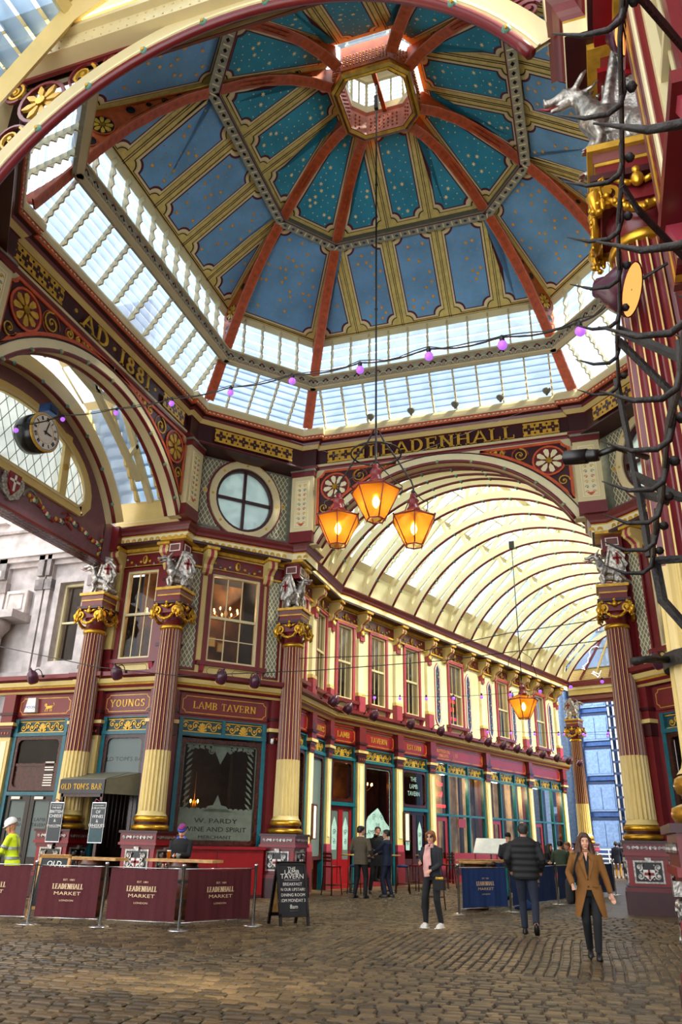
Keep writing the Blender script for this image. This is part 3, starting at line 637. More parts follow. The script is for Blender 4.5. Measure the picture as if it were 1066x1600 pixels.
# --- left return of the pub (YOUNGS / MOON side)
wl_ = structure('wall_pub_left'); b = MB(T_L)
X = lambda x: x + 13.6
wall_holes(b, 'maroon', X(-13.1), X(-7.7), 0, 5.4, [(X(-12.62), X(-10.75), 0, 4.64), (X(-9.55), X(-8.0), 0, 4.64)], -.25, 0)
wall_holes(b, 'creamP', X(-10.35), X(-7.7), 5.4, ZC, [(X(-9.42), X(-8.32), 6.3, 9.05)], -.25, 0); b.build('wall_face', wl_)
p = MB(T_L); pilaster(p, X(-12.85), .4); pilaster(p, X(-10.4), .36, .12); pilaster(p, X(-9.78), .36); pilaster(p, X(-7.82), .3)
p.box('maroon', X(-9.98), X(-9.58), 0, .16, 5.8, 6.6); p.box('creamP', X(-9.95), X(-9.6), 0, .14, 6.6, 9.3); p.box('maroon', X(-8.2), X(-7.75), 0, .1, 5.8, 9.6)
p.build('pilaster', wl_)
sign(T_L, X(-9.6), X(-8.05), 'YOUNGS', 'maroon YOUNGS sign above the small bar awning', .21)
so = sign(T_L, X(-12.62), X(-10.72), '', 'maroon fascia board with a small gilt lion, left end of the pub')
li = MB(T_L); lx, lz = X(-11.52), 4.94
li.prism('goldP', [(lx - .12, lz + .06), (lx + .1, lz + .08), (lx + .12, lz + .01), (lx - .1, lz - .02)], .06, .07); li.prism('goldP', arc(lx - .13, lz + .1, .05, 0, 2 * PI, 8)[:-1], .06, .07)
for q in (-.11, -.04, .06, .11): li.ribbon('goldP', [(lx + q, lz), (lx + q - .02, lz - .09)], .022, .06, .07)
li.ribbon('goldP', [(lx + .12, lz + .05), (lx + .17, lz + .1), (lx + .13, lz + .16)], .018, .06, .07); li.build('gilt_lion', so)
al = MB(T_L); ax_ = X(-12.1); al.prism('skyb', [(ax_ - .2, 4.82), (ax_ + .2, 4.82), (ax_ + .15, 5.24), (ax_ - .12, 5.24)], .06, .2); plain(al, 'blue2', 'MOON', ax_, 4.93, .08, .203)
ob = al.build('alarm_box'); tag(ob, 'white alarm box with a small blue word on the left fascia', 'alarm')
# old tom's bar doorway
w2 = win(); a = MB(T_L); teal_frame(a, X(-9.55), X(-8.0)); a.build('frame', w2); g = MB(T_L); gothic(g, X(-9.42), X(-8.12), 4.25, 4.58, 0); g.build('gilt_scroll_panel', w2)
s = MB(T_L); frame_ring(s, 'mahog', X(-9.43), X(-8.12), 2.85, 4.14, .1, -.05, .06, .14); s.build('sash', w2)
p = MB(T_L); p.box('frost', X(-9.35), X(-8.2), -.01, -.002, 2.92, 4.08); plain(p, 'blackP', "OLD TOM'S BAR", X(-8.78), 3.42, .11, .002, sx=1.25); p.build('pane', w2)
d = door(); a = MB(T_L); a.box('tealD', X(-9.5), X(-9.42), -.2, .04, 0, 2.85); a.box('tealD', X(-8.12), X(-8.04), -.2, .04, 0, 2.85); a.box('mahog', X(-8.5), X(-8.12), -.6, -.1, 0, 2.8); a.build('frame', d)
aw = thing('door_awning', "small lead-grey awning lettered OLD TOM'S BAR over the open doorway", 'awning', (-9.0, 4.6, 2.5))
T_A = frame((-9.36, 4.12), (1, 0), (0, -1))
a = MB(); a.loft('greyD', [[(-9.98, 4.12, 2.83), (-8.58, 4.12, 2.83), (-8.55, 5.1, 3.05), (-9.7, 5.1, 3.05)], [(-9.98, 4.12, 2.88), (-8.58, 4.12, 2.88), (-8.5, 5.1, 3.12), (-9.7, 5.1, 3.12)]], smooth=False)
a.add([(-8.58, 4.12, 2.5), (-8.58, 4.12, 2.85), (-8.05, 5.1, 3.1), (-8.05, 5.1, 2.5)], [(0, 1, 2, 3)], 'greyD'); a.add([(-8.58, 4.12, 2.86), (-8.05, 5.1, 3.11), (-9.7, 5.1, 3.12), (-9.98, 4.12, 2.87)], [(0, 1, 2, 3)], 'greyD'); a.build('canopy', aw)
a = MB(frame((-9.98, 4.12), (1, 0), (0, -1))); a.box('blackP', 0, 1.4, 0, .05, 2.5, 2.86); word(a, 'goldP', "OLD TOM'S BAR", .06, 1.34, 2.6, .15, .051, bold=.13); a.box('mahog', .06, 1.34, -.03, 0, 2.42, 2.5); a.build('name_board', aw)
a = MB()
for x in (-9.9, -8.66):
    a.box('mahog', x - .04, x + .04, 4.12, 4.2, 0, 2.5); a.tube('rose', [(x, 4.1, 2.3), (x - .1, 4.06, 2.36), (x - .16, 4.06, 2.26), (x - .1, 4.06, 2.2), (x - .05, 4.06, 2.26)], .015, 6)
for i in range(9): a.tube('black', [(-8.6 + i * .06, 4.2 + i * .1, 1.2), (-8.6 + i * .06, 4.2 + i * .1, 2.5)], .012, 5)
a.build('post', aw)
for nm, x, tl, lb in (('cheese', -9.92, ('THE BEST', 'BRITISH', 'CHEESE', '&', 'CHARCUTERIE'), 'tall black board advertising cheese on the left awning post'), ('wine', -8.62, ('A SELECTION', 'OF', 'WINES', '&', 'WHISKIES'), 'tall black board advertising wines on the right awning post')):
    T = frame((x, 4.02), (1, .1), (.1, -1)); o = MB(T); o.box('steel', -.2, .2, -.02, .0, 1.3, 2.28); o.box('blackP', -.185, .185, 0, .012, 1.32, 2.26)
    if nm == 'wine': o.box('green' if False else 'tealD', -.185, .185, .012, .014, 1.32, 1.62)
    t = o.build('menu_board'); tag(t, lb, 'sign'); o = MB(T)
    for k, sstr in enumerate(tl): plain(o, 'white', sstr, 0, 2.12 - k * .11, .075 if k in (2, 4 if nm == 'wine' else 1) or len(sstr) < 8 else .045, .014)
    o.box('white', -.14, .14, .013, .015, 1.66, 1.667); o.box('white', -.14, .14, .013, .015, 2.2, 2.207); o.build('lettering', t)
# left-most bay with double door
w3 = win(); a = MB(T_L); teal_frame(a, X(-12.62), X(-10.75)); a.box('teal', X(-12.5), X(-10.87), -.05, .08, 2.5, 2.6); a.build('frame', w3); g = MB(T_L); gothic(g, X(-12.5), X(-10.87), 4.25, 4.58, 0); g.build('gilt_scroll_panel', w3)
s = MB(T_L); frame_ring(s, 'mahog', X(-12.5), X(-10.87), 2.62, 4.14, .1, -.05, .06, .14); s.box('mahog', X(-12.42), X(-10.95), -.03, .03, 3.3, 3.38); s.box('mahog', X(-12.4), X(-10.95), -.03, 0, 2.7, 3.3)
for k in range(10): s.box('steel' if k != 5 else 'blackP', X(-11.35), X(-11.05), .0, .03, 2.76 + k * .07, 2.79 + k * .07)
s.build('sash', w3); p = MB(T_L); p.box('pane', X(-12.4), X(-10.95), -.01, -.002, 3.38, 4.06); p.build('pane', w3)
d = door(); a = MB(T_L); frame_ring(a, 'blackP', X(-12.5), X(-11.69), 0, 2.5, .14, -.04, .02); frame_ring(a, 'blackP', X(-11.67), X(-10.87), 0, 2.5, .14, -.04, .02); a.box('blackP', X(-12.4), X(-10.95), -.04, .0, 0, .9)
for x in (-12.3, -11.5): a.box('steel', X(x), X(x + .3), .02, .08, 2.4, 2.47)
a.build('door_leaf', d); a = MB(T_L); a.box('frost', X(-12.36), X(-11.83), -.03, -.02, .9, 2.36); a.box('frost', X(-11.53), X(-11.01), -.03, -.02, .9, 2.36)
for x in (-12.1, -11.27): plain(a, 'blackP', 'LAMB', X(x), 1.82, .09, -.015, sx=1.2); plain(a, 'blackP', 'TAVERN', X(x), 1.68, .09, -.015, sx=1.1)
a.build('pane', d)

# --- upper sash windows
def sash_window(T, x0, x1, z0=6.3, z1=9.05, cols=3, rows=(1, 1), trim_='rose', sill=True, jamb='cream'):
    w = win(); a = MB(T); e = .13
    a.box(trim_, x0 - e, x0, -.05, .08, z0 - .05, z1 + .1); a.box(trim_, x1, x1 + e, -.05, .08, z0 - .05, z1 + .1); a.box(trim_, x0 - e, x1 + e, -.05, .1, z1, z1 + .13)
    if sill:
        a.box('maroon', x0 - .3, x1 + .3, -.05, .2, z0 - .14, z0 - .02)
        for x in (x0 - .12, x1 + .12): a.prism('rose', [(.0, 5.9), (.1, 6.0), (.16, z0 - .14), (0, z0 - .14)], x - .07, x + .07, 'x')
    a.build('frame', w)
    s = MB(T); frame_ring(s, jamb, x0, x1, z0, z1, .07, -.12, .02); mid = (z0 + z1) / 2; s.box(jamb, x0, x1, -.1, 0, mid - .04, mid + .04)
    for i in range(1, cols):
        x = x0 + .07 + (x1 - x0 - .14) * i / cols; s.box(jamb, x - .014, x + .014, -.09, -.04, z0, z1)
    for k, (a0, a1) in enumerate(((z0 + .07, mid), (mid, z1 - .07))):
        for j in range(1, rows[k]): z = a0 + (a1 - a0) * j / rows[k]; s.box(jamb, x0, x1, -.09, -.04, z - .014, z + .014)
    s.build('sash', w); p = MB(T); p.box('paneUp', x0 + .05, x1 - .05, -.07, -.062, z0 + .05, z1 - .05); p.build('pane', w); return w
sash_window(T_D1, 1.22, 2.84, 6.3, 9.05, 3, (2, 1), 'maroon'); sash_window(T_L, X(-9.42), X(-8.32), 6.3, 9.05, 3, (1, 1), 'maroon')
def garland(mb, x0, x1, z, y=.03):
    c = (x0 + x1) / 2; mb.ball('goldP', (c, y + .03, z), (.1, .05, .15), 8, 6); mb.ball('maroon', (c, y + .06, z), (.05, .03, .1), 6, 5)
    n = int((x1 - x0) / .16)
    for i in range(n + 1):
        x = x0 + (x1 - x0) * i / n
        if abs(x - c) < .12: continue
        zz = z - .05 + .1 * math.cos((x - c) / (x1 - x0) * 4 * PI); mb.ball('goldP' if i % 2 else 'silver', (x, y + .02, zz), (.055, .035, .05), 6, 4)
def corbel(mb, x, w=.3, col='creamP'):
    P = [(0, 8.95), (.12, 9.0), (.2, 9.12), (.2, 9.25), (.32, 9.36), (.46, 9.42), (.5, 9.52), (.46, 9.66), (0, 9.66)]
    mb.prism(col, P, x - w / 2, x + w / 2, 'x'); mb.prism('rose', [(p[0] + .006, p[1]) for p in P[:-1]] + [(0, 9.6)], x - w * .16, x + w * .16, 'x') if col == 'creamP' else None
    mb.box('goldP', x - w * .7, x + w * .7, 0, .56, 9.66, 9.74)
def attic(T, x0, x1, windows, corbels, bracket_only=False, parent=None, plaques=()):
    """garland frieze, gilt moulding, panelled apron"""
    b = MB(T); b.box('maroon', x0, x1, 0, .03, 9.2, 9.62); b.box('goldP', x0, x1, 0, .1, 9.14, 9.2); b.box('goldP', x0, x1, 0, .14, 9.66, 9.76); b.box('maroonD', x0, x1, 0, .5, 9.76, 9.84)
    for a, c in windows: garland(b, a, c, 9.4)
    b.build('garland_frieze', parent)
    c = MB(T)
    for x in corbels: corbel(c, x)
    c.build('corbel', parent)
at = structure('trim_1'); attic(T_D1, .0, 3.95, [(1.1, 2.95)], [1.0, 3.06], parent=at)
b = MB(T_D1)
for x0, x1 in ((.45, .85), (3.15, 3.55)):
    lattice(b, (x0, x1), (6.05, 9.15), .03, 'sage'); frame_ring(b, 'maroon', x0 - .06, x1 + .06, 6.0, 9.2, .06, 0, .06)
b.box('maroon', -.1, .32, 0, .12, 5.8, 9.7); b.box('maroon', 3.68, 4.05, 0, .12, 5.8, 9.7)
b.box('creamP', .9, 3.1, .0, .05, 5.86, 6.16); outline(b, 'maroon', 1.3, 1.9, 5.92, 6.12, .051, .012, .05); outline(b, 'maroon', 2.1, 2.75, 5.92, 6.12, .051, .012, .05); b.build('lattice_panel', at)
at2 = structure('trim_2'); attic(T_L, X(-10.3), X(-7.75), [(X(-9.5), X(-8.2))], [X(-9.72), X(-7.98)], parent=at2)
b = MB(T_L); b.box('creamP', X(-9.5), X(-8.2), 0, .05, 5.86, 6.16); outline(b, 'maroon', X(-9.35), X(-8.35), 5.92, 6.12, .051, .012, .05); b.build('apron_panel', at2)

# --- street arcade, left front
wf = structure('wall_arcade_left'); b = MB(T_F1)
UW1 = [(2.65, 3.6)]      # upper windows on the short return
wall_holes(b, 'maroon', -.2, 4.15, 0, 5.4, [(.55, 1.95, .9, 4.64), (2.35, 3.75, 0, 4.64)], -.25, 0)
wall_holes(b, 'creamL', -.2, 4.15, 5.4, ZC, [(.55, 1.5, 6.3, 9.05), (2.55, 3.55, 6.3, 9.05)], -.25, 0); b.build('wall_face', wf)
TB = [0, 1.83, 4.39, 6.87, 11.83, 16.49, 20.87]     # pilaster positions along the angled front
UF = [(.45, 1.38), (2.6, 3.62), (5.1, 6.14), (8.75, 9.95), (13.55, 14.75), (18.1, 19.3)]     # upper sash windows
b = MB(T_F2)
holes = [(a + .3, c - .3, 0 if i in (0, 2, 3, 4, 5) else .9, 4.64) for i, (a, c) in enumerate(zip(TB, TB[1:]))]
wall_holes(b, 'maroon', -.1, 21.3, 0, 5.4, holes, -.25, 0); wall_holes(b, 'creamL', -.1, 21.3, 5.4, ZC, [(a, c, 6.3, 9.05) for a, c in UF], -.25, 0); b.build('wall_face', wf)
for T, xs in ((T_F1, (.3, 2.15, 4.0)), (T_F2, TB[1:])):
    for x in xs: p = MB(T); pilaster(p, x); p.box('rose', x - .2, x + .2, 0, .2, 5.8, 6.5); p.box('creamP', x - .23, x + .23, 0, .18, 6.5, 6.62); p.box('creamL', x - .18, x + .18, 0, .13, 6.62, 8.7); p.box('rose', x - .14, x + .14, 0, .2, 8.62, 8.95); p.ball('goldP', (x, .2, 8.9), (.14, .07, .12), 8, 5); p.ball('creamL', (x - .06, .24, 8.86), .05, 6, 4); p.ball('silver', (x + .07, .24, 8.94), .05, 6, 4); p.build('pilaster', wf)
at3 = structure('trim_3'); attic(T_F1, -.1, 4.15, [(.5, 1.6), (2.5, 3.7)], [.3, 2.15, 4.0], parent=at3); at4 = structure('trim_4')
attic(T_F2, .0, 21.3, [(a - .25, c + .25) for a, c in UF] + [(a, a + .9) for a in (7.2, 10.4, 12.2, 15.2, 16.9)], [x for x in TB[1:]] + [8.4, 10.3, 13.2, 15.0, 17.7, 19.6], parent=at4)
for a, c in ((.55, 1.5), (2.55, 3.55)): sash_window(T_F1, a, c)
for a, c in UF: sash_window(T_F2, a, c)
for ao, x in zip(('first', 'second', 'third', 'fourth', 'fifth', 'sixth'), (7.75, 10.55, 12.75, 15.35, 17.15, 20.1)):   # painted arabesque plaques
    b = MB(T_F2); q = .25
    P = [(x - q * .6, 6.25), (x, 6.12), (x + q * .6, 6.25), (x + q, 6.4), (x + q, 8.6), (x + q * .6, 8.75), (x, 8.88), (x - q * .6, 8.75), (x - q, 8.6), (x - q, 6.4)]
    b.prism('rose', P, 0, .03); b.prism('white', [(x + (p[0] - x) * .82, 7.5 + (p[1] - 7.5) * .975) for p in P], .03, .036); b.prism('blue3', [(x + (p[0] - x) * .6, 7.5 + (p[1] - 7.5) * .93) for p in P], .036, .04)
    for k in range(16): b.prism(('orange', 'goldP', 'green', 'rose')[k % 4], arc(x + (.05 if k % 2 else -.05), 6.5 + k * .135, .045, 0, 2 * PI, 6)[:-1], .04, .05)
    tag(b.build('arabesque_panel'), 'narrow upright painted scrollwork panel on the arcade wall, ' + ao + ' from the crossing', 'panel', 'painted arabesque panels of the arcade wall')
sign(T_F1, .55, 1.95, '', 'maroon blank fascia board nearest the corner column in the arcade'); sign(T_F1, 2.4, 3.78, 'YOUNGS', 'maroon YOUNGS sign on the arcade side of the pub', .19)
sign(T_F2, .12, 1.6, 'LAMB', 'maroon LAMB sign in the arcade', .2); sign(T_F2, 2.06, 4.16, 'TAVERN', 'maroon TAVERN sign in the arcade', .2); sign(T_F2, 4.62, 6.64, 'EST.1780', 'maroon EST.1780 sign in the arcade', .19)
o = sign(T_F2, 7.1, 11.6, '', 'long maroon fascia reading BOTTEGA DEL MERCATO 13'); b = MB(T_F2); plain(b, 'goldP', 'BOTTEGA DEL', 8.0, 5.04, .12, .064); plain(b, 'goldP', 'MERCATO', 8.0, 4.86, .12, .064); outline(b, 'goldP', 7.17, 8.85, 4.78, 5.24, .062, .014, .07); plain(b, 'goldP', '13', 9.1, 4.93, .16, .064); plain(b, 'goldP', '13', 11.4, 4.93, .16, .064); b.build('gold_lettering', o)
sign(T_F2, 12.06, 16.26, '', 'long plain maroon fascia over the middle shop of the arcade'); sign(T_F2, 16.72, 20.64, '', 'long plain maroon fascia over the far shop of the arcade')
# ground-floor fronts
bay_window(T_F1, .55, 1.95, .9, 4.08, fan=1); bay_window(T_F1, 2.35, 3.8, .9, 4.08, fan=1, glass='frost')
def door_bay(T, x0, x1, leaf, glass='frost', text=None):
    w = win(); a = MB(T); teal_frame(a, x0, x1); a.box('teal', x0, x1, -.05, .1, 2.6, 2.72); a.build('frame', w); g = MB(T); gothic(g, x0 + .12, x1 - .12, 4.25, 4.58, 0); g.build('gilt_scroll_panel', w)
    s = MB(T); frame_ring(s, 'mahog', x0 + .12, x1 - .12, 2.74, 4.13, .1, -.05, .06, .12); s.build('sash', w); p = MB(T); p.box('pane', x0 + .2, x1 - .2, -.01, -.002, 2.8, 4.08)
    if text:
        for k, q in enumerate(text): plain(p, 'etchedL', q, (x0 + x1) / 2, 3.72 - k * .27, .17, .004)
    p.build('pane', w)
    d = door(); c = (x0 + x1) / 2
    for a0, a1 in ((x0 + .12, c), (c, x1 - .12)):
        m = MB(T); frame_ring(m, leaf, a0, a1, 0, 2.6, .13, -.06, 0, .05); m.box(leaf, a0 + .1, a1 - .1, -.05, -.02, .1, .9); l = m.build('door_leaf', d); m = MB(T); m.box(glass, a0 + .12, a1 - .12, -.035, -.03, .9, 2.48); m.build('pane', d)
        m = MB(T); cc = (a0 + a1) / 2; m.prism('etchedL', [(cc - .13, 1.2), (cc + .13, 1.2), (cc + .16, 1.9), (cc + .08, 2.1), (cc, 2.25), (cc - .08, 2.1), (cc - .16, 1.9)], -.028, -.025); spiral(m, 'tealD', cc, 1.75, .1, 1.4, 0, -.024, .02, 1, .003); spiral(m, 'tealD', cc, 1.45, .09, 1.4, 2, -.024, .02, -1, .003); m.build('etched_panel', d)
    return w
door_bay(T_F2, .3 - .2, 1.6, 'red'); wl2 = bay_window(T_F2, 2.08, 4.14, .9, 4.08, fan=1)
e = MB(T_F2); P = [(2.3, .98), (3.92, .98), (3.92, 2.0)] + [(3.92 - .2 * math.sin(a) * 1 - .1 * k, 2.0 + .12 * k) for k, a in enumerate((0.3, .9, 1.5, 2.2))] + [(3.11, 2.62)] + [(2.7, 2.42), (2.5, 2.3), (2.4, 2.15), (2.3, 2.0)]
e.prism('etchedL', P, 0, .004); frame_ring(e, 'etchedL', 2.3, 3.92, .98, 4.0, .04, 0, .004, .1); plain(e, 'tealD', 'THE', 3.11, 2.0, .1, .006); plain(e, 'tealD', 'LAMB TAVERN', 3.11, 1.72, .15, .006, sx=1.1); spiral(e, 'tealD', 2.85, 2.3, .12, 1.5, 0, .004, .02, 1, .003); spiral(e, 'tealD', 3.37, 2.3, .12, 1.5, PI, .004, .02, -1, .003); e.build('etched_pattern', wl2)
door_bay(T_F2, 4.62, 6.64, 'mahog', 'pane', ('THE', 'LAMB', 'TAVERN'))
def shop(T, x0, x1, doorw=1.1, neon=False):
    w = win(); a = MB(T); n = 3; teal_frame(a, x0, x1); xs = [x0 + .06 + (x1 - x0 - .12) * k / n for k in range(n + 1)]
    xs[1] = x0 + doorw + .1
    for x in xs[1:-1]: a.box('teal', x - .05, x + .05, -.08, .08, .5, 4.64)
    a.box('teal', x0, x1, -.06, .08, 2.52, 2.6); a.box('red', x0 + doorw, x1, -.1, .1, 0, .5); a.build('frame', w)
    g = MB(T)
    for k in range(n): gothic(g, xs[k] + .06, xs[k + 1] - .06, 4.25, 4.58, 0)
    g.build('gilt_scroll_panel', w); p = MB(T); p.box('pane', x0 + .1, x1 - .1, -.01, -.002, .5, 4.12); p.build('pane', w)
    d = door(); m = MB(T); frame_ring(m, 'red', x0 + .15, x0 + doorw, 0, 2.52, .2, -.05, .02, .06); m.box('red', x0 + .2, x0 + doorw - .05, -.04, 0, .1, .9); m.build('door_leaf', d)
    return w
shop(T_F2, 7.1, 11.6); shop(T_F2, 12.06, 16.26); shop(T_F2, 16.72, 20.64)
nn = MB(T_F2)
for k, (q, xx) in enumerate((('Vino', 7.62), ('del', 7.65), ('mercato', 7.68))): plain(nn, 'neon', q, xx, 3.68 - k * .42, .2 if k < 2 else .17, .02, shear=.2)
tag(nn.build('neon_sign'), 'red neon script reading over the arcade shop door', 'sign')
# red neon glimpsed in an upper window
nn = MB(T_F2)
for k in range(3): plain(nn, 'neon', ('Vino', 'del', 'mercato')[k], 9.35, 7.35 - k * .38, .2, -.2)
tag(nn.build('neon_sign'), 'red neon words glowing behind the upper sash window of the arcade', 'sign')
b = MB(T_F2); b.box('red', 9.1, 9.75, .03, .05, 2.1, 2.45); tag(b.build('shop_plaque'), 'small red plaque inside the first shop window of the arcade', 'sign')

# interiors behind the glass
iw = structure('wall_interior'); b = MB(T_D1); b.box('inside', -.2, 4.1, -2.7, -2.6, 0, ZC); b.box('inside', -.2, 4.1, -2.6, -.3, 5.5, 5.6); b.box('insideW', -.2, 4.1, -2.6, -2.58, 6, 9.6)
b.T = T_L; b.flip = T_L.determinant() < 0; b.box('inside', X(-13.1), X(-7.8), -2.0, -1.9, 0, 9.6); b.box('inside', X(-15), X(-7.8), -2.0, -.3, 5.45, 5.55); b.box('inside', X(-15), X(-13.1), -2.0, -1.9, 0, 5.5); b.box('inside', X(-15.1), X(-15), -2.0, -.3, 0, 5.5); b.box('insideW', X(-10), X(-8), -1.9, -1.88, 6, 9.5)
b.T = T_F1; b.flip = T_F1.determinant() < 0; b.box('inside', .2, 4.1, -1.8, -1.7, 0, 10)
b.T = T_F2; b.flip = T_F2.determinant() < 0; b.box('inside', -.2, 21, -2.4, -2.3, 0, 10); b.box('inside', 0, 21, -2.4, -.3, 5.5, 5.6); b.box('inside', 6.6, 6.7, -2.3, -.3, 0, 9); b.box('reflPanel', 7.1, 20.6, -1.8, -1.7, .5, 4.4); b.box('insideW', 0, 6.5, -2.3, -2.28, .5, 4.5)  # pale panel behind the shop panes stands in for reflections on the glass
for k in range(9): b.box('inside', 7.6 + k * 1.5, 7.85 + k * 1.5 + (k % 3) * .1, -1.6, -1.5, .5, 4.4)
b.build('room_back', iw)
def room_chandelier(T, x, y, z, r, n, label, bulbs='bulbS'):
    t = T @ Vector((x, y, z)); o = thing('chandelier', label, 'chandelier', tuple(t)); b = MB(); b.tube('goldP', [(0, 0, .1), (0, 0, .9)], .012, 5); b.ball('goldP', (0, 0, 0), (.06, .06, .14), 8, 6)
    for i in range(n): a = 2 * PI * i / n; b.tube('goldP', [(0, 0, -.05), (r * .5 * math.cos(a), r * .5 * math.sin(a), -.14), (r * math.cos(a), r * math.sin(a), .02)], .01, 5)
    b.build('arms', o, world=False); b = MB()
    for i in range(n): a = 2 * PI * i / n; b.ball(bulbs, (r * math.cos(a), r * math.sin(a), .08), (.028, .028, .05), 6, 5)
    b.build('candle_bulbs', o, world=False); return o
room_chandelier(T_D1, 2.1, -.9, 8.1, .4, 8, 'lit chandelier seen through the sash window above LAMB TAVERN'); room_chandelier(T_L, X(-8.8), -.8, 7.9, .32, 6, 'small lit chandelier behind the narrow window above YOUNGS')
room_chandelier(T_F2, 3.3, -.8, 3.4, .35, 8, 'warm lit chandelier behind the etched TAVERN window of the arcade'); room_chandelier(T_D1, 1.85, -1.6, 2.4, .12, 3, 'single amber lamp glowing low behind the etched corner window')
for k, (x, z) in enumerate(((1.9, 7.7), (2.3, 7.55), (2.62, 7.4))):
    b = MB(T_D1); frame_ring(b, 'goldP', x - .12, x + .12, z - .16, z + .16, .025, -2.55, -2.52); b.box('cream', x - .1, x + .1, -2.56, -2.54, z - .14, z + .14)
    tag(b.build('picture_frame'), 'small framed picture on the wall inside the upper pub window, %s of three' % ('leftmost', 'middle', 'rightmost')[k], 'picture', 'framed pictures upstairs in the pub')

# --- right-hand diagonal front (partly seen) and the arcade's right side
wr = structure('wall_right_corner'); b = MB(T_D2); wall_holes(b, 'maroon', -.1, 4.05, 0, 5.4, [(.62, 3.2, .6, 4.64)], -.25, 0); wall_holes(b, 'maroon', -.1, 4.05, 5.4, ZC, [(1.22, 2.84, 6.3, 9.05)], -.25, 0); b.build('wall_face', wr)
p = MB(T_D2)
for x in (.28, 3.62): p.box('terra' if False else 'maroon', x - .2, x + .2, 0, .2, 0, 4.1); p.box('maroonD', x - .24, x + .24, 0, .24, 4.1, 4.4); p.box('creamP', x - .28, x + .28, 0, .28, 4.42, 4.52); p.box('maroon', x - .22, x + .22, 0, .22, 4.52, 5.36); p.box('maroonD', x - .26, x + .26, 0, .26, 4.74, 4.82)
for x0, x1 in ((.45, .85), (3.15, 3.55)): lattice(p, (x0, x1), (6.05, 9.15), .03, 'sage'); frame_ring(p, 'maroon', x0 - .06, x1 + .06, 6.0, 9.2, .06, 0, .06)
p.box('maroon', -.1, .32, 0, .12, 5.8, 9.7); p.box('maroon', 3.68, 4.05, 0, .12, 5.8, 9.7); p.box('creamP', .9, 3.5, 0, .05, 5.86, 6.16); p.build('pilaster', wr)
bay_window(T_D2, .62, 3.2, .6, 4.08); sash_window(T_D2, 1.22, 2.84, trim_='maroon'); sign(T_D2, .6, 3.3, '', 'plain maroon fascia board behind the right-hand arcade column')
at5 = structure('trim_5'); attic(T_D2, 0, 3.95, [(1.1, 2.95)], [1.0, 3.06], parent=at5)
b = MB(T_D2); b.box('inside', -.2, 4.1, -1.4, -1.3, 0, 9.8); b.box('reflPanel', 1.0, 3.0, -1.0, -.95, .6, 4.0); b.build('room_back', iw)
wr2 = structure('wall_arcade_right'); T_R = Matrix(((FD[0], -FN[0], 0, 5.25), (FD[1], -FN[1], 0, 8.0), (0, 0, 1, 0), (0, 0, 0, 1))); b = MB(T_R); b.box('creamP', -.2, 24, -.25, 0, 5.4, ZC); b.box('maroon', -.2, 24, -.25, 0, 0, 5.4)
for k in range(6): b.box('pane', 1 + k * 4, 3.9 + k * 4, 0, .03, .8, 4.2); b.box('inside', 1.6 + k * 4, 2.8 + k * 4, 0, .03, 6.3, 9.0)
b.build('wall_face', wr2)

for i, (T, x, y, z, e_) in enumerate(((T_F2, 9.3, -.7, 3.9, 160), (T_F2, 14.2, -.7, 3.9, 160), (T_F2, 18.7, -.7, 3.9, 140), (T_F2, 3.2, -1.4, 3.4, 12), (T_D1, 2.0, -1.8, 8.6, 25), (T_D1, 1.9, -1.8, 3.0, 8), (T_L, X(-8.8), -1.2, 8.4, 12), (T_F2, 3.2, -1.2, 8.5, 20), (T_F2, 14, -1.2, 8.5, 25))):  # unseen warm fill lights added to brighten the rooms behind the glass
    l = bpy.data.lights.new('room_fill', 'POINT'); l.energy = e_; l.color = (1, .72, .42); l.shadow_soft_size = .15; o = bpy.data.objects.new('room_fill', l); COL.objects.link(o); o.location = T @ Vector((x, y, z))
# ================================================================ cornices
far_in = along(21.3, .0)
w0 = [(-13.3, 4.62), (-10.65, 4.62), (-10.65, 4.55), (-10.15, 4.55), (-10.15, 4.62), (-9.95, 4.62), (-9.95, 4.55), (-9.55, 4.55), (-9.55, 4.62), (-7.62, 4.62)]
d1a = T_D1 @ Vector((.1, .48, 0)); d1b = T_D1 @ Vector((3.85, .48, 0)); f1a = along(.12, .48); f1b = along(21.0, .48)
fascia_cornice('trim_6', w0 + [(d1a.x, d1a.y), (d1b.x, d1b.y), (-4.64, 8.15), (-4.64, 11.95)] + [(f1a.x, f1a.y), (f1b.x, f1b.y)], kind='structure')
d2a = T_D2 @ Vector((3.85, .48, 0)); d2b = T_D2 @ Vector((0, .48, 0)); r0 = T_R @ Vector((20, .48, 0)); r1 = T_R @ Vector((.3, .48, 0))
fascia_cornice('trim_7', [(r0.x, r0.y), (r1.x, r1.y), (4.75, 8.1), (d2a.x, d2a.y), (d2b.x, d2b.y)], kind='structure')
LOWER = [(.3, 9.84, 'maroonD'), (.0, 9.84, 'creamL'), (.0, 10.04, 'creamL'), (.0, 10.06, 'goldP'), (-.04, 10.1, 'maroon'), (-.07, 10.14, 'mauve'), (-.1, 10.2, 'maroon'), (-.14, 10.28, 'mauve'), (-.2, 10.33, 'maroon'), (-.2, 10.37, 'mauve'), (.9, 10.42, 'mauve')]
LOWER = [(o + .16 if o > 0 or z < 10.1 else o + .2, z, m) for o, z, m in LOWER]
f2a = along(.0, .52); f2b = along(21.6, .52)
pathA = [(-9.7, 4.56), (-7.12, 4.56), (-7.12, 5.12), (-4.82, 7.28), (-4.28, 7.28), (-4.28, 8.75), (-4.6, 8.75), (-4.6, 12.05), (f2a.x, f2a.y), (f2b.x, f2b.y)]
sweep('trim_8', pathA, LOWER, kind='structure')
rr0 = T_R @ Vector((22, .52, 0)); rr1 = T_R @ Vector((.9, .52, 0))
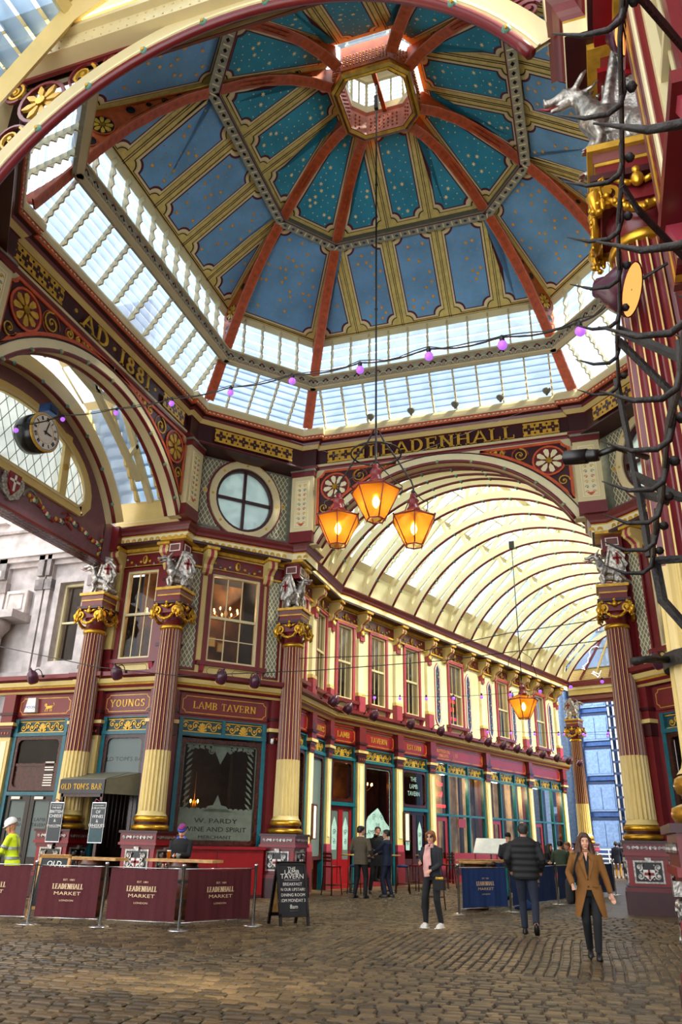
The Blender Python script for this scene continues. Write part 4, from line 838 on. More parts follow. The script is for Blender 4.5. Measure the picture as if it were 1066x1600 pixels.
sweep('trim_9', [(rr0.x, rr0.y), (rr1.x, rr1.y), (4.28, 8.75), (4.28, 7.28), (4.82, 7.28), (7.12, 5.12), (7.12, 4.56), (9.5, 4.56)], LOWER, kind='structure')
sweep('trim_10', [(9.5, -4.66), (7.22, -4.66), (7.22, -5.18), (4.86, -7.15), (4.30, -7.15), (4.30, -8.25), (4.55, -8.25), (4.55, -12.5)], LOWER, kind='structure')
# leaf ornament on the cream face of the cornice
def cornice_leaves(name, a, b, step=.2):
    a = Vector((*a, 0)); b = Vector((*b, 0)); d = b - a; L = d.length; d.normalize(); n = Vector((d.y, -d.x, 0)); T = frame(a, d, n); mb = MB(T)
    leafband(mb, 'goldP', .03, L - .03, 9.86, 10.02, -.165, step, -.145); mb.build(name, None, kind='structure')
off = .0
for i, (a, b) in enumerate(((pathA[0], pathA[1]), ((-7.05, 5.18), (-4.9, 7.2)), ((-4.8, 7.28), (-4.3, 7.28)))): cornice_leaves('trim_%d' % (11 + i), a, b)
cornice_leaves('trim_14', (4.85, 7.25), (7.1, 5.14)); cornice_leaves('trim_15', (4.3, 7.28), (4.82, 7.28))
# piers and head blocks behind and over the columns
PIER = [0]
def pier(label, cx, cy, sx, sy, back=None, hs=.27, hz=9.3, sh_=None):
    ox, oy = cx, cy; cx, cy = (cx + sh_[0], cy + sh_[1]) if sh_ else (cx - sx * .15, cy + (.2 if sy < 0 else -.2))
    PIER[0] += 1; o = structure('wall_pier_%d' % PIER[0])
    b = MB(); b.box('maroon', cx - hs, cx + hs, cy - hs, cy + hs, hz, 9.75); b.box('red', cx - hs - .06, cx + hs + .06, cy - hs - .06, cy + hs + .06, hz - .07, hz); b.box('goldP', cx - .44, cx + .44, cy - .44, cy + .44, 9.75, 9.84)
    for q, (T) in enumerate((frame((cx, cy - hs), (1, 0), (0, -1)), frame((cx + hs * sx, cy), (0, 1), (sx, 0)))):
        b.T = T; b.flip = T.determinant() < 0; frame_ring(b, 'white', -.18, .18, 9.42, 9.66, .025, 0, .02); b.box('mauve', -.16, .16, 0, .008, 9.44, 9.63)
    b.T = None; b.flip = False; b.build('head_block', o)
    b = MB(); bx, by = cx - .52 * sx * -1 * -1, cy
    px, py = back or (ox - sx * .45, oy + (.45 if sy < 0 else -.45))
    b.box('maroon', px - .3, px + .3, py - .3, py + .3, 5.8, 9.75); b.box('maroonD', px - .33, px + .33, py - .33, py + .33, 8.6, 8.68); b.box('maroonD', px - .33, px + .33, py - .33, py + .33, 6.6, 6.7); b.box('maroon', px - .3, px + .3, py - .3, py + .3, 0, 5.8); b.build('shaft', o)
    return o
pier('maroon corner pier and panelled block behind the column between YOUNGS and LAMB TAVERN', *PC[3], 1, -1, (-7.72, 5.2)); pier('maroon corner pier and panelled block behind the column right of LAMB TAVERN', *PC[4], 1, -1)
pier('maroon corner pier and panelled block behind the right-hand column of the arcade mouth', *PC[5], -1, -1)
pier('maroon panelled block over the dragon closest of all, top right', *PC[8], -1, 1, (5.6, -7.85), .3, 9.52, (.18, .12))

# ================================================================ upper octagon
SILL = []
def oct_path():
    P = []
    e = 3.75
    P += [(-e, -7.08), (-4.42, -7.08)][::1]
    return P
# counter-clockwise seen from above would put the inside on the left; walk clockwise so that the wall lies to the left
outer = [(-6.98, -3.7), (-6.98, 3.7), (-6.84, 3.7), (-6.84, 4.42), (-4.5, 6.93), (-3.8, 6.93), (-3.8, 7.08), (3.8, 7.08), (3.8, 6.93), (4.5, 6.93), (6.84, 4.42), (6.84, 3.7), (6.98, 3.7), (6.98, -3.7), (6.84, -3.7), (6.84, -4.42), (4.5, -6.93), (3.8, -6.93), (3.8, -7.08), (-3.8, -7.08), (-3.8, -6.93), (-4.5, -6.93), (-6.84, -4.42), (-6.84, -3.7)]
UP = [(.36, 12.93, 'mauve'), (.3, 12.95, 'maroon'), (.26, 13.02, 'maroon'), (.27, 13.1, 'creamL'), (.32, 13.13, 'maroonD'), (.34, 13.13, 'maroonD'), (.34, 13.72, 'maroon'), (.3, 13.74, 'creamP'), (.22, 13.84, 'creamP'), (.2, 13.86, 'maroon'), (.16, 13.94, 'maroonD'), (.08, 13.99, 'vermil'), (.05, 14.0, 'vermil'), (.02, 14.1, 'orange'), (.0, 14.12, 'cream'), (-.02, 14.16, 'cream'), (-.02, 14.3, 'cream'), (0, 14.38, 'cream'), (.02, 14.40, 'grey'), (.8, 14.42, 'grey')]
sweep('trim_16', outer, UP, closed=True, kind='structure')
dn = MB(); NP = len(outer)
for i in range(NP):      # pale zigzag running along the vermilion band of the upper sill
    a, c = Vector((*outer[i], 0)), Vector((*outer[(i + 1) % NP], 0)); L = (c - a).length; d = (c - a) / L; nn_ = Vector((d.y, -d.x, 0)); T0 = frame(a, d, nn_); dn.T = T0; dn.flip = T0.determinant() < 0; m = int(L / .14)
    for k in range(m): x = (k + .5) * L / m; dn.prism('creamL', [(x - .055, 14.02), (x, 14.075), (x + .055, 14.02), (x, 14.04)], -.03, .0)
dn.T = None; dn.build('trim_18', None, kind='structure')
T_Lu = frame((-7.27, 0), (0, 1), (1, 0)); T_Fu = frame((0, 7.37), (1, 0), (0, -1)); T_Ru = frame((7.27, 0), (0, -1), (-1, 0)); T_Nu = frame((0, -7.37), (-1, 0), (0, 1))
def dframe(c, back=0):   # upper diagonal walls: c = +1/-1 signs of the corner
    sx, sy = c; a = Vector((sx * (7.05 + back * 1.0), sy * (4.75 + back * .62), 0)); b = Vector((sx * (4.75 + back * .62), sy * (7.2 + back), 0))
    if sx * sy > 0: a, b = b, a
    d = (b - a).normalized(); return frame(((a + b) / 2)[:], d, (-sx * abs(d.y), -sy * abs(d.x))), (b - a).length / 2
# lettering and gilt fretwork on the frieze
lt = MB(T_Fu); word(lt, 'goldP', 'LEADENHALL', -2.3, 2.55, 13.2, .44, .035, .03, bold=.2, serif=.13); o = lt.build('frieze_lettering'); tag(o, 'large gilt LEADENHALL lettering over the street arch', 'lettering')
lt = MB(T_Lu); word(lt, 'goldP', '\u00b7AD\u00b71881\u00b7', -2.0, 2.2, 13.2, .44, .035, .03, bold=.2, serif=.13); o = lt.build('frieze_lettering'); tag(o, 'large gilt A D 1881 lettering over the left arch', 'lettering')
fr = structure('trim_17')
for T, spans in ((T_Fu, ((-4.1 + .35, -2.45), (2.75, 3.85))), (T_Lu, ((-4.2, -2.3), (2.45, 3.7)))):
    for a, c in spans: b = MB(T); goldfret(b, a, c, 13.2, 13.66, .035); b.build('gilt_frieze_panel', fr)
for c in ((-1, 1), (1, 1), (1, -1), (-1, -1)):
    T, h = dframe(c); b = MB(T); goldfret(b, -h + .3, h - .3, 13.2, 13.66, .12); b.build('gilt_frieze_panel', fr)
# upper diagonal walls with round windows
DN = {(-1, 1): 'wall_north_west', (1, 1): 'wall_north_east', (1, -1): 'wall_south_east', (-1, -1): 'wall_south_west'}
for c in ((-1, 1), (1, 1), (1, -1), (-1, -1)):
    T, h = dframe(c, .42); wq = structure(DN[c]); R = 1.0; cz = 11.65
    out = [(h + .4, ZC - .1), (h + .4, 13.2), (-h - .4, 13.2), (-h - .4, ZC - .1)]
    b = MB(T); N = 32; ring = [(R * math.cos(2 * PI * i / N), cz + 1.1 * R * math.sin(2 * PI * i / N)) for i in range(N)]
    sq = []
    for x, z in ring:
        k = min((h + .4) / abs(x) if abs(x) > 1e-6 else 99, (13.2 - cz) / (z - cz) if z > cz + 1e-6 else 99, (cz - ZC + .1) / (cz - z) if z < cz - 1e-6 else 99); sq.append((x * k, cz + (z - cz) * k))
    v = [(x, -.0, z) for x, z in ring] + [(x, -.0, z) for x, z in sq] + [(x, -.3, z) for x, z in ring]; b.add(v, [(i, (i + 1) % N, N + (i + 1) % N, N + i) for i in range(N)], 'sage'); b.add(v, [(i, (i + 1) % N, 2 * N + (i + 1) % N, 2 * N + i) for i in range(N)], 'maroon')
    def keep(x, z, R=R, cz=cz): return math.hypot(x, (z - cz) / 1.1) > R * 1.3
    lattice(b, (-h + .28, h - .28), (10.55, 12.85), .03, None, 'creamL', .15, keep); frame_ring(b, 'sage', -h + .2, h - .2, 10.5, 12.9, .05, 0, .03)
    for sx in (-1, 1): b.prism('cream', arc(sx * 1.37, 11.72, .085, 0, 2 * PI, 12)[:-1], .0, .05); b.prism('goldP', arc(sx * 1.37, 11.72, .055, 0, 2 * PI, 12)[:-1], .05, .06)
    b.box('maroonD', -h - .3, h + .3, -.05, .75, 12.93, 12.97); b.build('wall_face', wq)
    b = MB(T); b.box('sage', -h + .2, h - .2, .0, .004, 10.5, 12.9) if False else None
    w = win(); b = MB(T)
    def ell(r, n=36): return [(r * math.cos(2 * PI * i / n), cz + 1.1 * r * math.sin(2 * PI * i / n)) for i in range(n + 1)]
    b.ribbon('maroon', ell(1.27), .06, 0, .06); b.ribbon('cream', ell(1.12), .22, 0, .1); b.ribbon('maroonD', ell(.97), .1, -.15, .04); b.ribbon('cream', ell(1.22), .03, .1, .12)
    for k in range(8): a = 2 * PI * k / 8; b.prism('goldP', arc(1.12 * math.cos(a), cz + 1.1 * 1.12 * math.sin(a), .045, 0, 2 * PI, 8)[:-1], .1, .115)
    b.box('maroonD', -.045, .045, -.15, -.02, cz - 1.05, cz + 1.05); b.box('maroonD', -1, 1, -.15, -.02, cz - .05, cz + .04); b.build('frame', w)
    b = MB(T); b.prism('milk', ell(.97)[:-1], -.1, -.09); b.build('pane', w)
# arched walls of the four arms
def arch_wall(name, T, hw, spring, apex, side, y0=-.35, y1=0.0, col='cream', pil=True, spandrels=True, top=13.2):
    q = structure(name); R = ((hw * hw) + (apex - spring) ** 2) / (2 * (apex - spring)); cz = apex - R; a0 = math.asin(hw / R)
    pts = [(R * math.sin(-a0 + 2 * a0 * i / 36), cz + R * math.cos(-a0 + 2 * a0 * i / 36)) for i in range(37)]
    b = MB(T)
    v = [(x, y, z) for y in (y1, y0) for x, z in pts] + [(x, y, top) for y in (y1, y0) for x, z in pts]
    for k, sgn in ((0, 1), (1, -1)): b.add(v, [(k * 37 + i, k * 37 + i + 1, 74 + k * 37 + i + 1, 74 + k * 37 + i)[::sgn] for i in range(36)], col)
    b.add(v, [(i, 37 + i, 37 + i + 1, i + 1) for i in range(36)], 'cream')
    for sx in (-1, 1): b.box(col, sx * hw, sx * (side + .1), y0, y1, ZC - .05, top)
    b.build('wall_face', q)
    # red beading on both arrises with green bosses
    b = MB(T)
    for y in (y1 + .02, y0 - .02): b.tube('maroon', [(x, y, z) for x, z in pts], .055, 8)
    for i in range(2, 36, 4):
        x, z = pts[i]; b.ball('green', (x, y1 + .05, z), .065, 6, 5); b.ball('goldP', (x, y1 + .1, z - .02), .03, 6, 4)
        b.ball('green', (x, y0 - .05, z), .065, 6, 5)
    b.build('arch_beading', q)
    b = MB(T)
    def ringp(r, a, c, n=30): return [(r * math.sin(a + (c - a) * i / n), cz + r * math.cos(a + (c - a) * i / n)) for i in range(n + 1)]
    b.ribbon('creamL', ringp(R + .15, -a0, a0), .24, y1, y1 + .03); b.ribbon('maroonD', ringp(R + .29, -a0, a0), .03, y1, y1 + .045)
    b.build('arch_ring', q)
    if spandrels:
        for sx in (-1, 1):
            b = MB(T); xo = side - .2; Ro = R + .36; zt = top - .33
            # outline of the spandrel: top edge, side edge, curve
            z_at = lambda x: cz + math.sqrt(max(Ro * Ro - x * x, 0)); xin = math.sqrt(max(Ro * Ro - (zt - cz) ** 2, 0)) + .02; zl = z_at(xo - .05) + .05 if Ro > xo else ZC + .4; zl = max(zl, ZC + .4)
            curve = [(xin + (xo - xin) * i / 14, z_at(xin + (xo - xin) * i / 14)) for i in range(15)]
            poly = [(sx * x, z) for x, z in curve] + [(sx * xo, zt - .22), (sx * (xo - .1), zt - .18), (sx * (xo - .18), zt - .1), (sx * (xo - .22), zt)]
            b.prism('maroonD', poly, y1 + .0, y1 + .02); b.ribbon('vermil', poly + [poly[0]], .09, y1 + .02, y1 + .06)
            rc = (xo - .6, zt - .6); rosette(b, sx * rc[0], rc[1], .48, y1 + .04, petal='creamL' if name != 'wall_arch_left' else 'goldP')
            r = .3; x = rc[0] - .85; k = 0
            while x > xin + .25 and k < 6:
                zz = (zt + z_at(x)) / 2 - .02; rr_ = max(.05, min(.28, (zt - z_at(x)) / 2 - .05)); spiral(b, 'goldP', sx * x, zz, rr_, 1.5, PI / 2, y1 + .03, .035, sx * (1 if k % 2 else -1), .03); b.ribbon('orange', arc(sx * x, zz, rr_ * 1.1, 0, PI * 1.5, 12), .03, y1 + .025, y1 + .04); x -= rr_ * 2.1 + .05; k += 1
            z = rc[1] - .72; k = 0
            while z > zl + .05 and k < 5:
                xl = math.sqrt(max(Ro * Ro - (z - cz) ** 2, 0)); wd_ = xo - xl; rr_ = max(.04, min(.24, wd_ / 2 - .06)); spiral(b, 'goldP', sx * (xl + wd_ / 2 + .02), z, rr_, 1.4, 0, y1 + .03, .035, sx, .03); z -= rr_ * 2.1 + .05; k += 1
                if wd_ < .2: break
            b.build('spandrel_ornament', q)
    if pil:
        for sx in (-1, 1):
            b = MB(T); x0, x1 = sx * (side - .08), sx * (side + .68); x0, x1 = min(x0, x1), max(x0, x1); c = (x0 + x1) / 2
            b.box('cream', x0, x1, y1 - .2, y1 + .2, 10.7, 12.7); b.box('maroon', x0 - .02, x1 + .02, y1 - .2, y1 + .22, ZC, 10.72); b.box('maroon', x0 - .03, x1 + .03, y1 - .2, y1 + .24, 12.7, 12.88); b.box('sage', x0 - .05, x1 + .05, y1 - .2, y1 + .26, 12.88, 12.95)
            b.box('creamL', c - .24, c + .24, y1 + .2, y1 + .215, 10.85, 12.55); frame_ring(b, 'creamP', c - .2, c + .2, 10.9, 12.5, .015, y1 + .21, y1 + .222)
            for k in range(9):
                z = 11.0 + k * .17; cc = ('vermil', 'sage', 'goldP')[k % 3]
                for s2 in (-1, 1): spiral(b, cc, c + s2 * .09, z, .06, 1.1, 0 if s2 > 0 else PI, y1 + .215, .018, s2, .008)
            b.prism('vermil', [(c - .1, 11.0), (c + .1, 11.0), (c + .05, 10.93), (c, 10.9), (c - .05, 10.93)], y1 + .215, y1 + .224)
            b.build('painted_pilaster', q)
    return R, cz, a0
arch_wall('wall_arch_street', T_Fu, 4.02, ZC - .05, 12.7, 4.25); arch_wall('wall_arch_left', T_Lu, 3.98, ZC - .05, 12.5, 4.15)
arch_wall('wall_arch_right', T_Ru, 3.98, ZC - .05, 12.5, 4.15, spandrels=False)

# ================================================================ the roof of the crossing
HD = {i: (Vector((*CL[i], 0)) - Vector((*CF[i], 0))) for i in CF}
for i in HD: HD[i] = HD[i].normalized()
def hp(i, s, z): v = Vector((*CF[i], 0)) + HD[i] * s; return Vector((v.x, v.y, z))
S0, S1, S2, S3, S4 = (-.12, 14.42), (.84, 15.62), (.80, 17.45), (3.75, 19.42), (6.75, 21.1)
SIDES = [((2, 3), 'left long', 12), ((3, 4), 'far left diagonal', 5), ((4, 5), 'far long', 12), ((5, 6), 'far right diagonal', 5), ((6, 7), 'right long', 12), ((7, 8), 'near right diagonal', 5), ((8, 1), 'near long', 12), ((1, 2), 'near left diagonal', 5)]
def facet(A, B, C, D, inward):
    eu = (B - A).normalized(); ev = (D - A) - eu * (D - A).dot(eu); ev.normalize(); en = eu.cross(ev)
    if en.dot(inward) < 0: en = -en
    T = Matrix.Identity(4)
    for r in range(3): T[r][0] = eu[r]; T[r][1] = en[r]; T[r][2] = ev[r]; T[r][3] = A[r]
    L = lambda P: ((P - A).dot(eu), (P - A).dot(ev)); return T, L(B), L(C), L(D)
def louvres(A, B, C, D, inward, nb, ns, parent, glass='sheet', bar='cream', names=('louvre_glass', 'glazing_bar'), barw=.05, tilt=.16):
    T, b_, c_, d_ = facet(A, B, C, D, inward); W = b_[0]; H = c_[1]; rnd = random.Random(int(W * 100))
    uL = lambda v: d_[0] * v / H; uR = lambda v: W + (c_[0] - W) * v / H
    g = MB(T); bb = MB(T); st = W / nb
    for i in range(nb):
        u0, u1 = i * st, (i + 1) * st
        for j in range(ns):
            v0, v1 = H * j / ns, H * (j + 1) / ns; q0, q1 = max(u0, uL(v0)), min(u1, uR(v0)); p0, p1 = max(u0, uL(v1)), min(u1, uR(v1))
            if p1 - p0 < .03 and q1 - q0 < .03: continue
            p1 = max(p0, p1); q1 = max(q0, q1); e = tilt * rnd.uniform(.8, 1.1)
            g.quad(glass, (q0, -.02, v0 - .04), (q1, -.02, v0 - .04), (p1, -.02 - e, v1), (p0, -.02 - e, v1))
            for u in (q0, q1):   # saw-tooth cheeks
                bb.add([(u - .0, .0, v0), (u, .05, v0 + .02), (u, -.02 - e * .2, v1)], [(0, 1, 2)], bar) if False else None
    for i in range(0, nb + 1):
        u = i * st
        # clip the bar to the trapezoid
        vs = []
        lo = 0.0; hi = H
        if u < d_[0] and d_[0] > 0: hi = H * u / d_[0]
        if u > c_[0] and c_[0] < W: hi = H * (W - u) / (W - c_[0])
        if hi < .1: continue
        bb.box(bar, u - barw / 2, u + barw / 2, -.06, .05, 0, hi)
        n = max(1, int(hi / (H / ns))); hh = H / ns
        for j in range(n): bb.prism(bar, [(.05, j * hh + .02), (.13, j * hh + .1), (.05, j * hh + hh)], u - barw / 2 + .004, u + barw / 2 - .004, 'x')
    g.build(names[0], parent); bb.build(names[1], parent)
def inset(poly, d):
    n = len(poly); out = []
    for i in range(n):
        p0, p1, p2 = poly[i - 1], poly[i], poly[(i + 1) % n]
        def ln(a, b): l = math.hypot(b[0] - a[0], b[1] - a[1]); return ((b[0] - a[0]) / l, (b[1] - a[1]) / l)
        a = ln(p0, p1); b = ln(p1, p2); na = (-a[1], a[0]); nb = (-b[1], b[0]); k = 1 + na[0] * nb[0] + na[1] * nb[1]
        if k < .05: return None
        out.append((p1[0] + (na[0] + nb[0]) / k * d, p1[1] + (na[1] + nb[1]) / k * d))
    return out
def parea(p): return sum(p[i][0] * p[(i + 1) % len(p)][1] - p[(i + 1) % len(p)][0] * p[i][1] for i in range(len(p))) / 2
def notch(poly, r, minang=50):
    n = len(poly); out = []
    for i in range(n):
        p0, p1, p2 = poly[i - 1], poly[i], poly[(i + 1) % n]
        a = (p0[0] - p1[0], p0[1] - p1[1]); b = (p2[0] - p1[0], p2[1] - p1[1]); la, lb = math.hypot(*a), math.hypot(*b); a = (a[0] / la, a[1] / la); b = (b[0] / lb, b[1] / lb)
        ang = math.degrees(math.acos(max(-1, min(1, a[0] * b[0] + a[1] * b[1]))))
        if ang < minang or la < r * 1.8 or lb < r * 1.8: out.append(p1); continue
        a1 = math.atan2(a[1], a[0]); b1 = math.atan2(b[1], b[0]); dd = (b1 - a1 + PI) % (2 * PI) - PI
        lip = .14 * r
        out.append((p1[0] + a[0] * (r + lip), p1[1] + a[1] * (r + lip)))
        for k in range(7): t = a1 + dd * k / 6; out.append((p1[0] + r * math.cos(t), p1[1] + r * math.sin(t)))
        out.append((p1[0] + b[0] * (r + lip), p1[1] + b[1] * (r + lip)))
    return out
def inpoly(p, poly):
    c = False; n = len(poly)
    for i in range(n):
        a, b = poly[i], poly[(i + 1) % n]
        if (a[1] > p[1]) != (b[1] > p[1]) and p[0] < (b[0] - a[0]) * (p[1] - a[1]) / (b[1] - a[1]) + a[0]: c = not c
    return c
def star(mb, m, x, z, r, y, n=6):
    pts = []
    a0 = random.random() * 2
    for k in range(2 * n): rr_ = r if k % 2 == 0 else r * .42; pts.append((x + rr_ * math.cos(a0 + PI * k / n), z + rr_ * math.sin(a0 + PI * k / n)))
    mb.flat(m, pts, y)
def star_panel(T, poly, fill, starm, parent, r=.17, stars=26, rs=(.03, .075)):
    if parea(poly) < 0: poly = poly[::-1]
    b = MB(T); a = abs(parea(poly))
    L = [(.155, 'dline', r), (.172, 'ceil', r + .01), (.19, 'cline', r + .02), (.235, 'mline', r + .045), (.268, fill, r + .065)]
    last = None
    for k, (d, m, rr_) in enumerate(L):
        p = inset(poly, d)
        if not p or parea(p) < .05: break
        p = notch(p, rr_); b.add([(x, .010 + .006 * k, z) for x, z in p], [tuple(range(len(p)))], m); last = p
    if last:
        xs = [p[0] for p in last]; zs = [p[1] for p in last]; tot = int(stars * a / 2.2) + 3; cnt = 0; tries = 0
        placed = []
        while cnt < tot and tries < tot * 12:
            tries += 1; x, z = random.uniform(min(xs), max(xs)), random.uniform(min(zs), max(zs)); q = random.random(); rad = rs[1] if q < .28 else rs[0] * (1 if q < .7 else .7)
            if all(inpoly((x + rad * 1.5 * dx, z + rad * 1.5 * dz), last) for dx, dz in ((1, 0), (-1, 0), (0, 1), (0, -1))) and all(math.hypot(x - a_, z - c_) > .17 for a_, c_ in placed):
                star(b, starm, x, z, rad, .052, 6 if rad > .05 else 5); placed.append((x, z)); cnt += 1
    return b.build('star_panel', parent)
def clip_half(poly, u, keep_ge):
    out = []; n = len(poly)
    for i in range(n):
        a, b = poly[i], poly[(i + 1) % n]; ia = (a[0] >= u) == keep_ge; ib = (b[0] >= u) == keep_ge
        if ia: out.append(a)
        if ia != ib: t = (u - a[0]) / (b[0] - a[0]); out.append((u, a[1] + (b[1] - a[1]) * t))
    o2 = []
    for p in out:
        if not o2 or math.hypot(p[0] - o2[-1][0], p[1] - o2[-1][1]) > .02: o2.append(p)
    if len(o2) > 1 and math.hypot(o2[0][0] - o2[-1][0], o2[0][1] - o2[-1][1]) < .02: o2.pop()
    return o2
ORD = {'left long': 0}
for (i, j), nm, nb in SIDES:
    ce = structure('ceiling' if (i, j) == (2, 3) else 'ceiling_%s' % nm.replace(' ', '_'))
    inw = Vector((0, 0, 16)) - (hp(i, 0, 14) + hp(j, 0, 14)) / 2; inw.z = -2
    long_ = nb == 12
    # lower sloping glazing, beam, upper upright glazing
    louvres(hp(i, *S0), hp(j, *S0), hp(j, *S1), hp(i, *S1), inw, nb, 7, ce)
    louvres(hp(i, *S1), hp(j, *S1), hp(j, *S2), hp(i, *S2), inw, nb if long_ else nb, 5, ce, tilt=.12)
    A, B, Cc, D = hp(i, S1[0] - .02, 15.42), hp(j, S1[0] - .02, 15.42), hp(j, S1[0] - .02, 15.86), hp(i, S1[0] - .02, 15.86); T, b_, c_, d_ = facet(A, B, Cc, D, inw)
    b = MB(T); b.box('grey', 0, b_[0], .0, .24, .04, .42); b.box('cream', 0, b_[0], -.02, .28, .4, .46); b.box('cream', 0, b_[0], .1, .27, .0, .05)
    n = int(b_[0] / .36)
    for k in range(n):
        x = (k + .5) * b_[0] / n; b.prism('red' if k % 1 == 0 else 'black', arc(x, .27, .055, 0, PI, 6), .24, .25); b.prism('blackP', [(x - .11, .22), (x - .03, .3), (x - .05, .2)], .24, .25); b.prism('blackP', [(x + .11, .22), (x + .03, .3), (x + .05, .2)], .24, .25)
        b.ribbon('orange', arc(x, .18, .12, PI, 2 * PI, 6), .014, .24, .248); b.ribbon('creamL', arc(x + .5 * b_[0] / n, .1, .12, 0, PI, 6), .012, .24, .248)
    b.build('painted_beam', ce)
    # two tiers of painted panels
    for tier, (lo, hi) in enumerate(((S2, S3), (S3, S4))):
        T, b_, c_, d_ = facet(hp(i, *lo), hp(j, *lo), hp(j, *hi), hp(i, *hi), inw); quad = [(0, 0), b_, c_, d_]
        b = MB(T); b.add([(x, 0, z) for x, z in quad], [(0, 1, 2, 3)], 'ceil'); b.add([(x, -.1, z) for x, z in quad], [(3, 2, 1, 0)], 'greyD')
        if tier == 0: b.box('cream', 0, b_[0], -.1, .08, -.16, .06); b.box('dline', .1, b_[0] - .1, .005, .012, .1, .125)
        npan = (5, 3)[tier] if long_ else 1; W = b_[0]
        if long_ and tier == 0: cuts = [0, .2 * W, .4 * W, .6 * W, .8 * W, W]
        elif long_: cuts = [0, .36 * W, .64 * W, W]
        else: cuts = [0, W]
        for u in cuts[1:-1]:
            hi_v = c_[1]
            if u < d_[0]: hi_v = c_[1] * u / d_[0]
            if u > c_[0]: hi_v = c_[1] * (W - u) / (W - c_[0])
            for du in (-.03, .03): b.box('dline', u + du - .008, u + du + .008, .004, .012, .03, hi_v - .05)
        b.build('boarding', ce)
        for u0, u1 in zip(cuts, cuts[1:]):
            p = clip_half(clip_half(quad, u0, True), u1, False)
            if len(p) >= 3: star_panel(T, p, 'skyblue' if tier == 0 else 'skyteal', 'starO' if tier == 0 else 'starP', ce, r=.2 if tier == 0 else .16)
    # purlin between the tiers
    A, B = hp(i, S3[0], S3[1] - .26), hp(j, S3[0], S3[1] - .26); eu = (B - A).normalized(); inh = Vector((inw.x, inw.y, 0)).normalized()
    T = Matrix.Identity(4)
    for r in range(3): T[r][0] = eu[r]; T[r][1] = inh[r]; T[r][2] = (0, 0, 1)[r]; T[r][3] = A[r]
    b = MB(T); L = (B - A).length; b.box('greyD', 0, L, -.1, .08, -.02, .26); b.box('grey', 0, L, -.14, .16, -.05, .0)
    n = int(L / .26); st = L / n
    for k in range(n):
        x = (k + .5) * st; b.add([(x - .07, .0, -.055), (x, .055, -.055), (x + .07, 0, -.055), (x, -.055, -.055)], [(0, 1, 2, 3)], 'blackP'); b.add([(x + st * .5 - .02, .1, -.055), (x + st * .5 + .02, .1, -.055), (x + st * .5 + .02, -.08, -.055), (x + st * .5 - .02, -.08, -.055)], [(0, 1, 2, 3)], 'creamL')
    b.box('mline', 0, L, .13, .165, -.056, -.05); b.build('purlin', ce)
